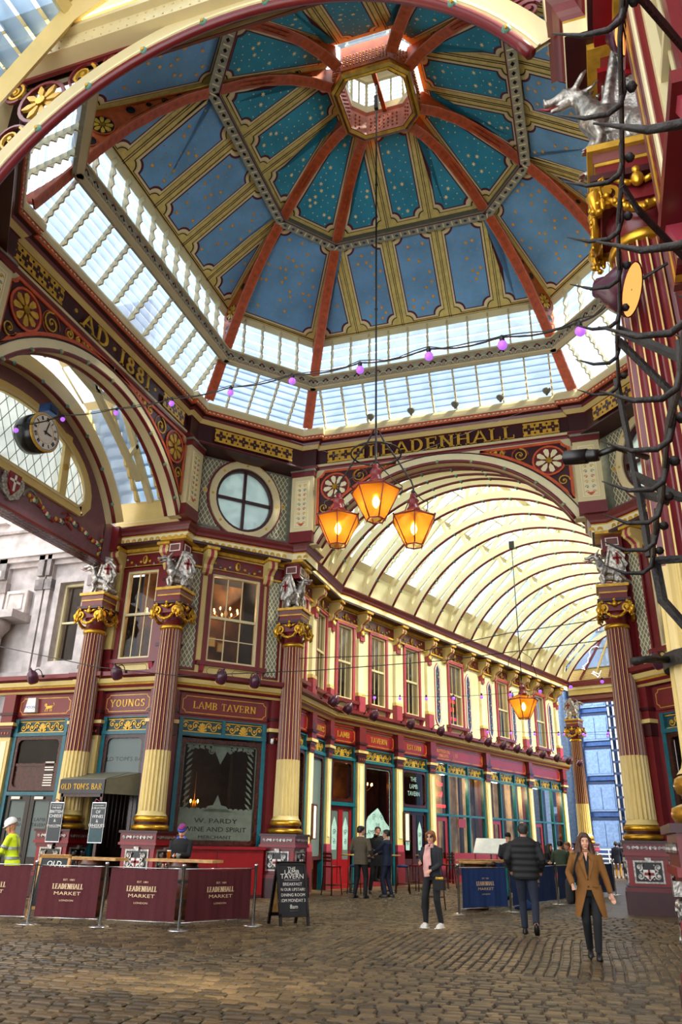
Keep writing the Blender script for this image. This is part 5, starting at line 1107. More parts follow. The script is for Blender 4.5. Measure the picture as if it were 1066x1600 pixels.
# ribs
RB = [(.15, 14.40), (.5, 15.0), (.95, 15.85), (1.4, 16.62), (1.9, 17.4), (2.45, 18.08), (3.1, 18.75), (3.78, 19.28), (4.45, 19.78), (5.1, 20.15), (5.75, 20.4), (6.4, 20.5), (6.95, 20.45)]
RT = [(-.12, 14.42), (.3, 14.95), (.84, 15.62), (.82, 16.5), (.8, 17.4), (1.7, 18.0), (2.7, 18.7), (3.75, 19.38), (4.4, 19.8), (5.0, 20.1), (5.7, 20.5), (6.3, 20.84), (6.95, 21.15)]
NAMES = {1: 'near-left', 2: 'left end, carrying a pierced rosette', 3: 'landing above the column left of LAMB TAVERN', 4: 'landing above the column right of LAMB TAVERN', 5: 'landing at the right end of LEADENHALL', 6: 'running behind the closest gilded capital', 7: 'near-right upper', 8: 'near upper, running to the top edge'}
for i in range(1, 9):
    t = thing('roof_rib', 'curved terracotta dome rib, ' + NAMES[i], 'rib', tuple(hp(i, 0, 14.4)), group='dome ribs')
    d = HD[i]; n = Vector((-d.y, d.x, 0)); T = Matrix.Identity(4)
    for r in range(3): T[r][0] = d[r]; T[r][1] = n[r]; T[r][2] = (0, 0, 1)[r]
    T[0][3], T[1][3] = CF[i]
    b = MB(T); m = len(RB)
    for y in (-.05, .05):
        b.add([(s, y, z) for s, z in RB] + [(s, y, z) for s, z in RT], [(k, k + 1, m + k + 1, m + k) for k in range(m - 1)], 'terra')
    # raised borders on the web
    for y0, y1 in ((-.065, -.05), (.05, .065)):
        b.ribbon('orange', [(s, z + .14) for s, z in RB[4:-1]], .03, y0, y1); b.ribbon('orange', [(s, z - .1) for s, z in RT[5:-1]], .03, y0, y1)
    b.build('web', t)
    b = MB(T)
    def off(k, dz): 
        a = RB[max(k - 1, 0)]; c = RB[min(k + 1, m - 1)]; l = math.hypot(c[0] - a[0], c[1] - a[1]); return (RB[k][0] + (c[1] - a[1]) / l * dz, RB[k][1] - (c[0] - a[0]) / l * dz)
    lo = [off(k, .05) for k in range(m)]
    v = [(s, y, z) for y in (-.16, .16) for s, z in lo] + [(s, y, z) for y in (-.16, .16) for s, z in RB]
    b.add(v, [(k, k + 1, m + k + 1, m + k) for k in range(m - 1)], 'vermil'); b.add(v, [(k, k + 1, 2 * m + k + 1, 2 * m + k) for k in range(m - 1)] + [(m + k, m + k + 1, 3 * m + k + 1, 3 * m + k) for k in range(m - 1)] + [(2 * m + k, 2 * m + k + 1, 3 * m + k + 1, 3 * m + k) for k in range(m - 1)], 'terra')
    lo2 = [off(k, .056) for k in range(m)]
    for y in (-.15, .15): b.add([(s, y - .014, z) for s, z in lo2] + [(s, y + .014, z) for s, z in lo2], [(k, k + 1, m + k + 1, m + k) for k in range(m - 1)], 'pinkish')
    # dark lozenges along the soffit
    for k in range(m - 1):
        a, c = Vector((lo2[k][0], 0, lo2[k][1])), Vector((lo2[k + 1][0], 0, lo2[k + 1][1])); q = 4
        for j in range(q):
            f0, f1 = (j + .15) / q, (j + .8) / q; p0 = a.lerp(c, f0); p1 = a.lerp(c, f1); pm = a.lerp(c, (f0 + f1) / 2); b.add([(p0.x, 0, p0.z - .002), (pm.x, .08, pm.z - .002), (p1.x, 0, p1.z - .002), (pm.x, -.08, pm.z - .002)], [(0, 1, 2, 3)], 'terra')
    b.build('soffit_flange', t)
    b = MB(T)
    for s, z, r in ((1.28, 17.12, .3), (1.1, 16.55, .15), (1.85, 17.82, .14), (2.25, 18.14, .09)):
        for mir in (1, -1):
            b.T = T @ Matrix.Diagonal((1, mir, 1, 1)); b.flip = b.T.determinant() < 0; y = .065
            if r > .2: rosette(b, s, z, r, y, ring='orange', petal='goldP', back='blackP')
            else: b.ribbon('orange', arc(s, z, r, 0, 2 * PI, 12), .03, y, y + .015); b.prism('blackP', arc(s, z, r * .8, 0, 2 * PI, 10)[:-1], y + .002, y + .012)
    b.T = T; b.flip = T.determinant() < 0
    for y in (-.08, .068):
        for s, z in ((2.6, 18.4), (2.95, 18.68), (5.9, 20.62), (5.2, 20.22)): spiral(b, 'dline', s, z, .09, 1.3, 0, y, .03, 1, .012)
    b.build('pierced_rosette', t)
# lantern at the crown
la = thing('roof_lantern', 'gilt-edged octagonal lantern opening at the crown of the star ceiling', 'lantern', (0, 0, 20.2))
ringp = [CL[i] for i in (1, 2, 3, 4, 5, 6, 7, 8)]
def scaled(k, dz=0): return [(x * k, y * k) for x, y in ringp]
def hoop(mb, m, k0, z0, k1, z1):
    a, b_ = scaled(k0), scaled(k1); v = [(x, y, z0) for x, y in a] + [(x, y, z1) for x, y in b_]; mb.add(v, [(i, (i + 1) % 8, 8 + (i + 1) % 8, 8 + i) for i in range(8)], m)
b = MB()
for (k0, z0), (k1, z1), m_ in (((1.06, 20.4), (1.06, 20.2), 'gold'), ((1.06, 20.2), (1.0, 20.13), 'goldP'), ((1.0, 20.13), (.97, 20.16), 'maroon'), ((.97, 20.16), (.93, 20.12), 'gold'), ((.93, 20.12), (.88, 20.2), 'goldP'), ((.88, 20.2), (.86, 20.2), 'maroon')): hoop(b, m_, k0, z0, k1, z1)
b.build('gilt_ring', la); b = MB(); hoop(b, 'terra', 1.07, 20.35, 1.07, 21.25); hoop(b, 'pinkish', .86, 20.2, .9, 21.0); hoop(b, 'terra', .9, 21.0, .86, 21.1); b.build('drum', la)
b = MB()
for i in range(8):
    a, c = Vector((*scaled(1.075)[i], 20.45)), Vector((*scaled(1.075)[(i + 1) % 8], 20.45)); L = (c - a).length; d = (c - a).normalized()
    for k in range(int(L / .09)):
        p = a + d * (.1 + k * .09)
        if (k * .09 + .1) < L - .08:
            for j in range(5): b.ball('goldP' if (k + j) % 2 else 'orange', (p.x * 1.005, p.y * 1.005, 20.5 + j * .09), .022, 5, 4)
    a, c = Vector((*scaled(.87)[i], 20.45)), Vector((*scaled(.87)[(i + 1) % 8], 20.45)); L = (c - a).length; d = (c - a).normalized()
    for k in range(1, int(L / .13)):
        for j in range(4): p = a + d * k * .13; b.ball('terra', (p.x * .99, p.y * .99, 20.35 + j * .15), .03, 5, 4)
b.build('pierced_studs', la); b = MB(); hoop(b, 'cream', .86, 21.1, .86, 21.35); hoop(b, 'cream', .92, 22.35, .92, 22.5)
for i in range(8):
    p = Vector((*scaled(.9)[i], 0)); q = Vector((*scaled(.9)[(i + 1) % 8], 0)); b.tube('cream', [(p.x, p.y, 21.3), (p.x, p.y, 22.4)], .05, 6)
    n = 3 if (p - q).length > 1 else 2
    for k in range(1, n): c = p.lerp(q, k / n); b.tube('cream', [(c.x, c.y, 21.3), (c.x, c.y, 22.4)], .03, 6)
b.build('upright_bar', la); b = MB()
for i in range(8):
    p = Vector((*scaled(.9)[i], 0)); q = Vector((*scaled(.9)[(i + 1) % 8], 0))
    for k in range(6): z = 21.35 + k * .17; b.quad('sheet', (p.x, p.y, z), (q.x, q.y, z), (q.x * 1.08, q.y * 1.08, z + .17), (p.x * 1.08, p.y * 1.08, z + .17))
b.build('louvre_glass', la); b = MB()
v = [(x, y, 22.5) for x, y in scaled(1.0)] + [(0, 0, 23.2)]; b.add(v, [(i, (i + 1) % 8, 8) for i in range(8)], 'cream'); b.build('cap', la)
b = MB(); b.box('terra', -.06, .06, -1, 1, 21.0, 21.12); b.build('cross_beam', la)

# the near arch, seen from behind: a riveted ring, open filigree spandrels and a deep beam
T_Nb = frame((0, -7.78), (1, 0), (0, -1)); q = structure('wall_arch_near'); hw, apx = 4.02, 12.7; R = (hw * hw + (apx - 10.3) ** 2) / (2 * (apx - 10.3)); cz = apx - R; a0 = math.asin(hw / R) + .03
def rp(r, a, c, n=40): return [(r * math.sin(a + (c - a) * i / n), cz + r * math.cos(a + (c - a) * i / n)) for i in range(n + 1)]
b = MB(T_Nb); i0, i1 = rp(R, -a0, a0), rp(R + .4, -a0, a0); n = 40
for y, sg in ((0, 1), (-.06, -1)): b.add([(x, y, z) for x, z in i0] + [(x, y, z) for x, z in i1], [(k, k + 1, n + 2 + k, n + 1 + k)[::sg] for k in range(n)], 'cream')
for P in (i0, i1): b.add([(x, y, z) for y in (0, -.06) for x, z in P], [(k, k + 1, n + 2 + k, n + 1 + k) for k in range(n)], 'cream')
b.ribbon('creamL', rp(R + .12, -a0, a0), .04, 0, .02); b.build('arch_ring', q)
b = MB(T_Nb)
b.tube('maroon', [(x, -.02, z - .02) for x, z in i0], .075, 8)
for k in range(2, n, 4): x, z = i0[k]; b.ball('green', (x, .04, z), .065, 6, 5); b.ball('goldP', (x, .09, z - .02), .03, 6, 4)
b.build('arch_beading', q)
for sx in (-1, 1):
    b = MB(T_Nb); Ro = R + .42
    for x in (3.55,): rosette(b, sx * x, 12.3, .42, -.15, ring='goldP', petal='goldP', back='maroonD') if False else None
    for y in (-.16,):
        cx_, cz_, r_ = sx * 3.45, 12.28, .42; b.ribbon('maroon', arc(cx_, cz_, r_, 0, 2 * PI, 20), .06, y, y + .05)
        for k in range(8):
            a = 2 * PI * k / 8 + .2; b.ribbon('goldP', [(cx_ + .1 * math.cos(a), cz_ + .1 * math.sin(a)), (cx_ + .25 * math.cos(a), cz_ + .25 * math.sin(a)), (cx_ + .37 * math.cos(a), cz_ + .37 * math.sin(a))], [.04, .12, .03], y, y + .05)
        b.prism('gold', arc(cx_, cz_, .09, 0, 2 * PI, 10)[:-1], y, y + .08)
        for xx, zz, rr_, m_ in ((2.72, 12.62, .24, 'goldP'), (2.2, 12.78, .15, 'maroon'), (3.9, 11.6, .26, 'goldP'), (4.12, 11.1, .16, 'maroon'), (4.05, 12.7, .18, 'goldP'), (2.95, 12.2, .12, 'maroon'), (1.8, 12.85, .1, 'goldP')):
            spiral(b, m_, sx * xx, zz, rr_, 1.6, 1.0, y, .045, sx, .05); b.ribbon('maroon', arc(sx * xx, zz, rr_ * 1.12, .5, 5.2, 14), .04, y, y + .04)
        b.ribbon('maroon', [(sx * 1.5, 12.92), (sx * 4.35, 12.92), (sx * 4.35, 10.6)], .07, y, y + .06)
    b.build('filigree_spandrel', q)
b = MB(T_Nb); b.box('cream', -4.7, 4.7, -.1, .16, 12.95, 13.22); b.box('cream', -4.7, 4.7, -.35, -.1, 13.2, 14.4); b.box('cream', -4.7, 4.7, -.1, .28, 13.22, 13.3); b.box('creamL', -4.7, 4.7, -.1, .05, 13.8, 13.86)
for k in range(60): b.ball('cream', (-4.6 + k * .156, .165, 13.16), .018, 5, 3); b.ball('cream', (-4.6 + k * .156, .165, 13.0), .018, 5, 3)
for x in (-4.45, 4.45): b.box('cream', x - .15, x + .15, -.35, 0, ZC, 13.0)
b.build('riveted_beam', q)
# ================================================================ street arcade vault
def rib_frame(L, R):
    d = (R - L); W = d.length; d.normalize(); n = Vector((d.y, -d.x, 0)); m = (L + R) / 2
    return frame((m.x, m.y), d, n), W / 2
RIBS = []
for k, (ly, rx, ry) in enumerate(((8.1, 4.62, 7.85), (9.45, 4.66, 8.0), (10.8, 4.75, 8.2))): RIBS.append((Vector((-4.6, ly, 0)), Vector((rx, ry, 0))))
tt = -.55; TS = []
while tt < 21.8: RIBS.append((along(tt, .5), along(tt, 10.15))); TS.append(tt); tt += 1.68
SPR, RISE = ZC, 2.95
def arch_pts(hw, rise, n=28, spr=SPR):
    R = (hw * hw + rise * rise) / (2 * rise); cz = spr + rise - R; a0 = math.asin(min(1, hw / R)) if R >= rise and cz <= spr else PI - math.asin(min(1, hw / R)); 
    return R, cz, a0
def roofline(hw):   # pitched roof over the arches, in the rib's own plane
    return [(-hw - .35, SPR + .05), (-hw - .1, SPR + 1.0), (-hw * .52, SPR + 3.25), (0, SPR + 4.6), (hw * .52, SPR + 3.25), (hw + .1, SPR + 1.0), (hw + .35, SPR + .05)]
va = structure('ceiling_arcade_vault'); PREV = None
ORDN = ['first', 'second', 'third', 'fourth', 'fifth', 'sixth', 'seventh', 'eighth', 'ninth', 'tenth', 'eleventh', 'twelfth', 'thirteenth', 'fourteenth', 'fifteenth', 'sixteenth', 'seventeenth', 'eighteenth', 'nineteenth', 'twentieth']
for k, (L, R) in enumerate(RIBS):
    T, hw = rib_frame(L, R); rise = 2.35 + min(k, 4) * .12; Rr, cz, a0 = arch_pts(hw, rise)
    t = thing('vault_rib', 'cream vault rib with a red edge over the street arcade, %s from the crossing' % ORDN[k], 'rib', ((L + R) / 2)[:2] + (SPR,), group='street vault ribs')
    n = 32; A = [(-a0 + 2 * a0 * i / n) for i in range(n + 1)]
    dep = .3
    ins = [(Rr * math.sin(a), cz + Rr * math.cos(a)) for a in A]; out = [((Rr + dep) * math.sin(a), cz + (Rr + dep) * math.cos(a)) for a in A]
    b = MB(T)
    for y in (-.035, .035): b.add([(x, y, z) for x, z in ins] + [(x, y, z) for x, z in out], [(i, i + 1, n + 2 + i, n + 1 + i) for i in range(n)], 'creamV')
    b.add([(x, y, z) for y in (-.035, .035) for x, z in out], [(i, i + 1, n + 2 + i, n + 1 + i) for i in range(n)], 'creamV')
    # gusset struts up to the pitched roof
    rl = roofline(hw)
    def roof_z(x):
        for (x0, z0), (x1, z1) in zip(rl, rl[1:]):
            if x0 <= x <= x1: return z0 + (z1 - z0) * (x - x0) / (x1 - x0)
        return SPR
    for x0, x1 in ((-hw * .72, -hw * .7), (-hw * .45, -hw * .5), (-hw * .4, -hw * .2), (-.3, 0), (.3, 0), (hw * .4, hw * .2), (hw * .45, hw * .5), (hw * .72, hw * .7)):
        za = cz + math.sqrt(max((Rr + .3) ** 2 - x0 * x0, 0)); zb = roof_z(x1); b.ribbon('creamV', [(x0, za), (x1, zb)], .16, -.03, .03)
    for (x0, z0), (x1, z1) in zip(rl, rl[1:]): b.ribbon('creamV', [(x0, z0 - .08), (x1, z1 - .08)], .2, -.04, .04)
    b.prism('creamV', [(-hw - .2, SPR), (-hw + .05, SPR), ins[1], (-hw - .1, SPR + .6)], -.03, .03); b.prism('creamV', [(hw + .2, SPR), (hw - .05, SPR), ins[-2], (hw + .1, SPR + .6)], -.03, .03)
    b.build('web', t)
    b = MB(T); b.tube('maroon', [(x, 0, z - .0) for x, z in ins], (.045, .07) if False else .05, 6); b.build('red_edge', t)
    if k < 12:
        b = MB(T)
        for i in range(2, n, 3): b.ball('green', (ins[i][0] * .997, .05, ins[i][1] - .02), .045, 5, 4); b.ball('green', (ins[i][0] * .997, -.05, ins[i][1] - .02), .045, 5, 4)
        b.build('boss', t)
    if PREV:
        T0, hw0 = PREV; r0, r1 = roofline(hw0), roofline(hw)
        P = lambda T_, p: T_ @ Vector((p[0], 0, p[1]))
        for q in range(6):
            a, b_, c, d = P(T0, r0[q]), P(T, r1[q]), P(T, r1[q + 1]), P(T0, r0[q + 1])
            left = q < 3; inw = Vector((0, 0, -1)) + ((L + R) / 2 - (a + b_) / 2).normalized() * .5
            if q in (0, 5): m = MB(); m.quad('creamV', a, b_, c, d); m.build('lower_boarding', va)
            elif q in (1, 4):
                A_, B_, C_, D_ = (a, b_, c, d) if q == 1 else (d, c, b_, a)
                e0, e1 = A_.lerp(D_, .1), B_.lerp(C_, .1); m = MB(); m.quad('creamV', A_, B_, e1, e0); m.build('lower_boarding', va)
                louvres(e0, e1, C_, D_, inw, 2 if k < 14 else 2, 11, va, 'sheetV', 'creamV', barw=.07, tilt=.14)
            else:
                A_, B_, C_, D_ = (a, b_, c, d) if q == 2 else (d, c, b_, a)
                e0, e1, h0, h1 = A_.lerp(D_, .06), B_.lerp(C_, .06), A_.lerp(D_, .94), B_.lerp(C_, .94); m = MB(); m.quad('creamV', A_, B_, e1, e0); m.quad('creamV', h0, h1, C_, D_); m.build('upper_boarding', va)
                m = MB(); m.quad('sheetV', e0, e1, h1, h0); m.build('skylight_glass', va); m = MB()
                for f in (.34, .67): m.tube('creamV', [e0.lerp(e1, f), h0.lerp(h1, f)], .03, 4)
                m.tube('creamV', [e0.lerp(h0, .5), e1.lerp(h1, .5)], .04, 4); m.build('skylight_bar', va)
    PREV = (T, hw)
# far gable of the arcade
T, hw = rib_frame(along(22.0, .3), along(22.0, 10.4)); ge = structure('wall_arcade_end'); b = MB(T)
b.box('maroon', -hw, hw, -.3, .1, 9.15, 9.6); b.box('mauve', -hw, hw, .1, .2, 9.3, 9.5); b.box('creamL', -hw, hw, -.1, .3, 9.9, 10.05); b.box('maroon', -hw, hw, -.1, .4, 10.05, 10.37); b.box('creamP', -hw, hw, -.1, .2, 9.6, 9.9)
b.box('creamP', -hw, hw, -.2, -.1, 10.37, 11.1)
for k in range(6): b.box('cream', -hw, hw, -.1, -.06, 10.5 + k * .1, 10.52 + k * .1)
b.build('lintel', ge); b = MB(T); rl = roofline(hw)
b.add([(x, -.15, z) for x, z in [(-hw, 11.1)] + rl[1:6] + [(hw, 11.1)]], [tuple(range(7))], 'sheet'); b.build('glazed_gable', ge); b = MB(T)
for k in range(-5, 6): x = k * hw / 5.5; b.ribbon('maroon' if k % 2 else 'creamP', [(x * .95, 10.5), (x * .55, 14.8 - abs(x) * .35)], .09, -.14, .0)
for z in (11.1, 12.2, 13.2): b.box('greyD', -hw + (z - 11) * .9, hw - (z - 11) * .9, -.12, -.04, z, z + .06)
b.build('gable_bar', ge)
nn = thing('light_drawing', 'thin white neon outline squiggles hung in the far arcade gable', 'light', tuple(T @ Vector((-3, .8, 11.5)))); b = MB(T); rnd = random.Random(5)
for x0, z0, n_, dx in ((-4.3, 11.9, 12, .05), (-3.9, 11.0, 10, .12), (-2.9, 10.5, 9, .02), (-1.8, 10.4, 6, .2), (-3.3, 12.4, 5, .3), (-.9, 12.2, 8, -.04)):
    p = [(x0, .7, z0)]
    for i in range(n_): q = p[-1]; p.append((q[0] + dx + rnd.uniform(-.22, .22), .7, q[2] + rnd.uniform(-.12, .26)))
    b.tube('neonW', p, .011, 4, False)
b.build('neon_tube', nn)

# ================================================================ left arm: clock wall, roof, stone street beyond
T_C = frame((-9.85, 0), (0, 1), (1, 0)); hwC = 4.15; RC, czC, aC = arch_pts(hwC, 2.55)
cw = structure('wall_clock_screen'); b = MB(T_C); n = 36
A = [(-aC + 2 * aC * i / n) for i in range(n + 1)]; ins = [(RC * math.sin(a), czC + RC * math.cos(a)) for a in A]
# lunette opening
lx, lz0, rx, rz = 3.05, 10.2, 3.05, 1.72
lun = [(lx - .25, lz0), (lx, lz0 + .3)] + [(rx * math.cos(PI * i / 20) * 1.0, lz0 + .35 + rz * math.sin(PI * i / 20)) for i in range(1, 20)] + [(-lx, lz0 + .3), (-lx + .25, lz0)]
b.add([(x, -.02, z) for x, z in ins] + [(4.3, -.02, ZC), (4.6, -.02, 9.2), (-4.6, -.02, 9.2), (-4.3, -.02, ZC)], [], 'mauveP')
# fill between lunette and arch with strips
def lunz(x):
    return (lz0 + .35 + rz * math.sqrt(max(0, 1 - (x / rx) ** 2))) if abs(x) < rx else None
N = 48
for i in range(N):
    x0, x1 = -4.14 + 8.28 * i / N, -4.14 + 8.28 * (i + 1) / N; za, zb = czC + math.sqrt(max(RC * RC - x0 * x0, 0)), czC + math.sqrt(max(RC * RC - x1 * x1, 0)); l0, l1 = lunz(x0), lunz(x1)
    if l0 and l1: b.add([(x0, 0, l0), (x1, 0, l1), (x1, 0, zb), (x0, 0, za)], [(0, 1, 2, 3)], 'mauveP'); b.add([(x0, 0, 9.2), (x1, 0, 9.2), (x1, 0, lz0), (x0, 0, lz0)], [(0, 1, 2, 3)], 'mauveP')
    else: b.add([(x0, 0, 9.2), (x1, 0, 9.2), (x1, 0, zb), (x0, 0, za)], [(0, 1, 2, 3)], 'mauveP')
for sx in (-1, 1): b.box('mauveP', sx * 4.1, sx * 4.75, -.1, 0, 9.2, ZC + .1)
b.box('maroon', -4.75, 4.75, -.5, .0, 9.12, 9.2); b.build('wall_face', cw)
b = MB(T_C)
for i in range(60):   # pierced underside of the lintel
    for j in range(3): b.add([(-4.6 + i * .155, -.45 + j * .15, 9.115), (-4.52 + i * .155, -.38 + j * .15, 9.115), (-4.6 + i * .155, -.31 + j * .15, 9.115), (-4.68 + i * .155, -.38 + j * .15, 9.115)], [(0, 1, 2, 3)], 'blackP')
b.T = None; b.flip = False; b.box('maroon', -10.05, -9.6, 4.5, 5.2, 9.6, 10.4); b.build('pierced_soffit', cw)
b = MB(T_C); b.ribbon('creamP', lun + [lun[0]], .3, 0, .09); b.ribbon('cream', [(p[0] * .93, lz0 + (p[1] - lz0) * .93 + .07) for p in lun] + [(lun[0][0] * .93, lz0 + .07)], .06, .09, .12)
for x in (-1.9, 1.9): b.prism('creamP', [(x - .14, 10.2), (x + .14, 10.2), (x * .93 + .14, 12.2), (x * .93 - .14, 12.2)], -.02, .08); b.prism('goldP', arc(x * .97, 11.2, .1, 0, 2 * PI, 10)[:-1], .08, .1)
b.build('lunette_frame', cw)
b = MB(T_C); b.add([(x, -.12, z) for x, z in lun], [tuple(range(len(lun)))], 'milk'); lattice(b, (-3.3, 3.3), (10.25, 12.5), -.05, None, 'sage', .36, lambda x, z: abs(x) < 3.3 and z < (lunz(x) or 0) - .05); b.build('leaded_pane', cw)
b = MB(T_C); b.tube('maroon', [(x, .3, z) for x, z in ins], .06, 8)
b.add([(x, y, z) for y in (0, .32) for x, z in ins], [(i, i + 1, n + 2 + i, n + 1 + i) for i in range(n)], 'cream'); out = [((RC + .5) * math.sin(a), czC + (RC + .5) * math.cos(a)) for a in A]
b.add([(x, .32, z) for x, z in ins] + [(x, .32, z) for x, z in out], [(i, i + 1, n + 2 + i, n + 1 + i) for i in range(n)], 'cream')
for i in range(2, n, 4): b.ball('green', (ins[i][0] * .99, .36, ins[i][1]), .06, 6, 4)
b.build('arch_ring', cw)
b = MB(T_C)   # painted swag of flowers and the shield
rnd = random.Random(9)
for sx in (-1, 1):
    for i in range(34):
        f = i / 33; x = sx * (.7 + 3.2 * f); z = 9.78 - .22 * math.sin(f * PI * 1.5) ** 2 + (.25 if .5 < f < .62 else 0) * rnd.random(); b.ball(('goldP', 'rose', 'creamL', 'green', 'red', 'red')[i % 6], (x, .03, z + rnd.uniform(-.05, .05)), (.07, .04, .07), 6, 4)
    for i in range(9): b.ball(('red', 'green', 'goldP')[i % 3], (sx * (4.0 + rnd.uniform(-.06, .06)), .03, 9.85 - i * .07), (.06, .04, .06), 6, 4)
    b.ribbon('red', [(sx * 2.1, 9.85), (sx * 2.3, 10.0), (sx * 2.45, 9.85), (sx * 2.2, 9.75), (sx * 2.6, 9.55)], .07, .01, .04)
    b.ribbon('sage', arc(sx * .75, 9.7, .28, 0, PI, 10), .07, .01, .04); b.ribbon('goldP', arc(sx * 1.0, 9.65, .22, 0, PI, 10), .05, .01, .04)
b.build('flower_swag', cw)
b = MB(T_C); b.prism('silver', [(-.36, 10.2), (-.1, 10.3), (.1, 10.3), (.36, 10.2), (.42, 9.8), (.3, 9.5), (0, 9.35), (-.3, 9.5), (-.42, 9.8)], 0, .08); b.prism('red', [(-.22, 10.1), (.22, 10.1), (.2, 9.75), (0, 9.5), (-.2, 9.75)], .08, .12); b.box('white', -.03, .03, .12, .14, 9.6, 10.05); b.box('white', -.18, .18, .12, .14, 9.85, 9.91); b.build('shield', cw)
# the clock
ck = thing('wall_clock', 'round white clock in a deep black drum on the lattice window', 'clock', (-9.3, -.2, 11.2)); T_K = Matrix.Translation((-9.0, -.12, 11.15)) @ Matrix.Rotation(-.04, 4, 'Z')
Tk = T_K @ Matrix(((0, 0, 1, 0), (1, 0, 0, 0), (0, 1, 0, 0), (0, 0, 0, 1)))      # lathe axis -> +x
b = MB(Tk); b.lathe('blackP', [(.3, -.62), (.5, -.55), (.53, -.4), (.53, 0), (.47, .03)], n=32); b.lathe('goldP', [(.53, .0), (.54, .03), (.49, .05)], n=32, cap=False); b.build('drum', ck)
Tf = T_K @ frame((0.045, 0), (0, 1), (1, 0)); b = MB(Tf); b.prism('white', arc(0, 0, .49, 0, 2 * PI, 32)[:-1], -.01, .0); b.ribbon('goldP', arc(0, 0, .3, 0, 2 * PI, 32), .012, .0, .004); b.ribbon('blackP', arc(0, 0, .47, 0, 2 * PI, 32), .012, .0, .004)
NUM = ['XII', 'I', 'II', 'III', 'IIII', 'V', 'VI', 'VII', 'VIII', 'IX', 'X', 'XI']
for k in range(12):
    a = PI / 2 - 2 * PI * k / 12; w_ = .02 + .022 * len(NUM[k]); c, s = math.cos(a), math.sin(a); cnt = len(NUM[k]) 
    for j in range(cnt):
        o_ = (j - (cnt - 1) / 2) * .032; p0 = (c * .33 - s * o_, s * .33 + c * o_); p1 = (c * .43 - s * o_, s * .43 + c * o_); b.ribbon('blackP', [p0, p1], .02 if NUM[k][j] == 'I' else .03, 0, .006)
b.build('dial', ck); b = MB(Tf)
for a, l, w_ in ((math.radians(-3), .24, .05), (math.radians(78), .36, .035)): b.ribbon('blackP', [(-.08 * math.cos(a), -.08 * math.sin(a)), (l * .6 * math.cos(a), l * .6 * math.sin(a)), (l * math.cos(a), l * math.sin(a))], [w_ * .6, w_, .01], .01, .018)
b.prism('blackP', arc(0, 0, .045, 0, 2 * PI, 10)[:-1], .01, .022); b.build('hands', ck)
b = MB(); b.box('greyD', -9.8, -9.3, -.15, -.09, 11.65, 11.73); b.build('bracket', ck)
b = MB(); b.box('blue2', -9.35, -9.0, -.1, .25, 11.85, 12.08); b.box('blue3', -9.1, -8.97, -.06, .2, 11.88, 12.04); b.tube('blue2', [(-9.7, 0, 11.7), (-9.3, .05, 11.85)], .04, 6); tag(b.build('floodlight'), 'square blue-grey floodlight fixed just above the clock', 'floodlight')
# roof of the left arm
rl_ = structure('ceiling_left_arm'); rl = [(-4.9, SPR), (-4.7, SPR + .9), (-2.6, SPR + 3.2), (0, SPR + 4.4), (2.6, SPR + 3.2), (4.7, SPR + .9), (4.9, SPR)]
for q in range(6):
    P = lambda x, p: Vector((x, p[0], p[1])); a, b_, c, d = P(-10.0, rl[q]), P(-7.5, rl[q]), P(-7.5, rl[q + 1]), P(-10.0, rl[q + 1]); inw = Vector((0, -a.y, -1))
    if q in (0, 5):
        m = MB(); m.quad('creamP', a, b_, c, d); T0 = None
        for k in range(5): z = SPR + .1 + k * .17; y = 4.86 if q == 5 else -4.86; m.box('cream', -10, -7.5, y - .03, y, z, z + .02)
        m.build('lower_boarding', rl_)
    elif q in (1, 4): A_, B_, C_, D_ = (a, b_, c, d) if q == 1 else (d, c, b_, a); louvres(A_, B_, C_, D_, inw, 3, 8, rl_, 'sheetB', 'creamP', barw=.1, tilt=.22)
    else:
        A_, B_, C_, D_ = (a, b_, c, d) if q == 2 else (d, c, b_, a); e0, e1, h0, h1 = A_.lerp(D_, .1), B_.lerp(C_, .1), A_.lerp(D_, .55), B_.lerp(C_, .55)
        m = MB(); m.quad('cream', A_, B_, e1, e0); m.quad('cream', h0, h1, C_, D_); m.build('upper_boarding', rl_); m = MB(); m.quad('sheet', e0, e1, h1, h0); m.build('skylight_glass', rl_)
        m = MB(); [m.tube('cream', [e0.lerp(e1, f), h0.lerp(h1, f)], .04, 4) for f in (0, .33, .66, 1)]; m.build('skylight_bar', rl_)
m = MB(frame((-8.7, 0), (0, 1), (1, 0)))
for sx in (-1, 1):
    for p0, p1, w_ in (((4.7, 11.2), (2.6, 13.5), .2), ((2.6, 13.5), (0, 14.7), .2), ((3.9, 11.6), (1.2, 13.2), .18), ((1.2, 13.2), (2.6, 13.5), .12), ((1.2, 13.2), (.4, 14.5), .12), ((3.2, 12.1), (3.5, 12.6), .12), ((0, 13.4), (1.2, 13.2), .18)): m.ribbon('cream', [(sx * p0[0], p0[1]), (sx * p1[0], p1[1])], w_, -.08, .08)
m.build('truss', rl_)

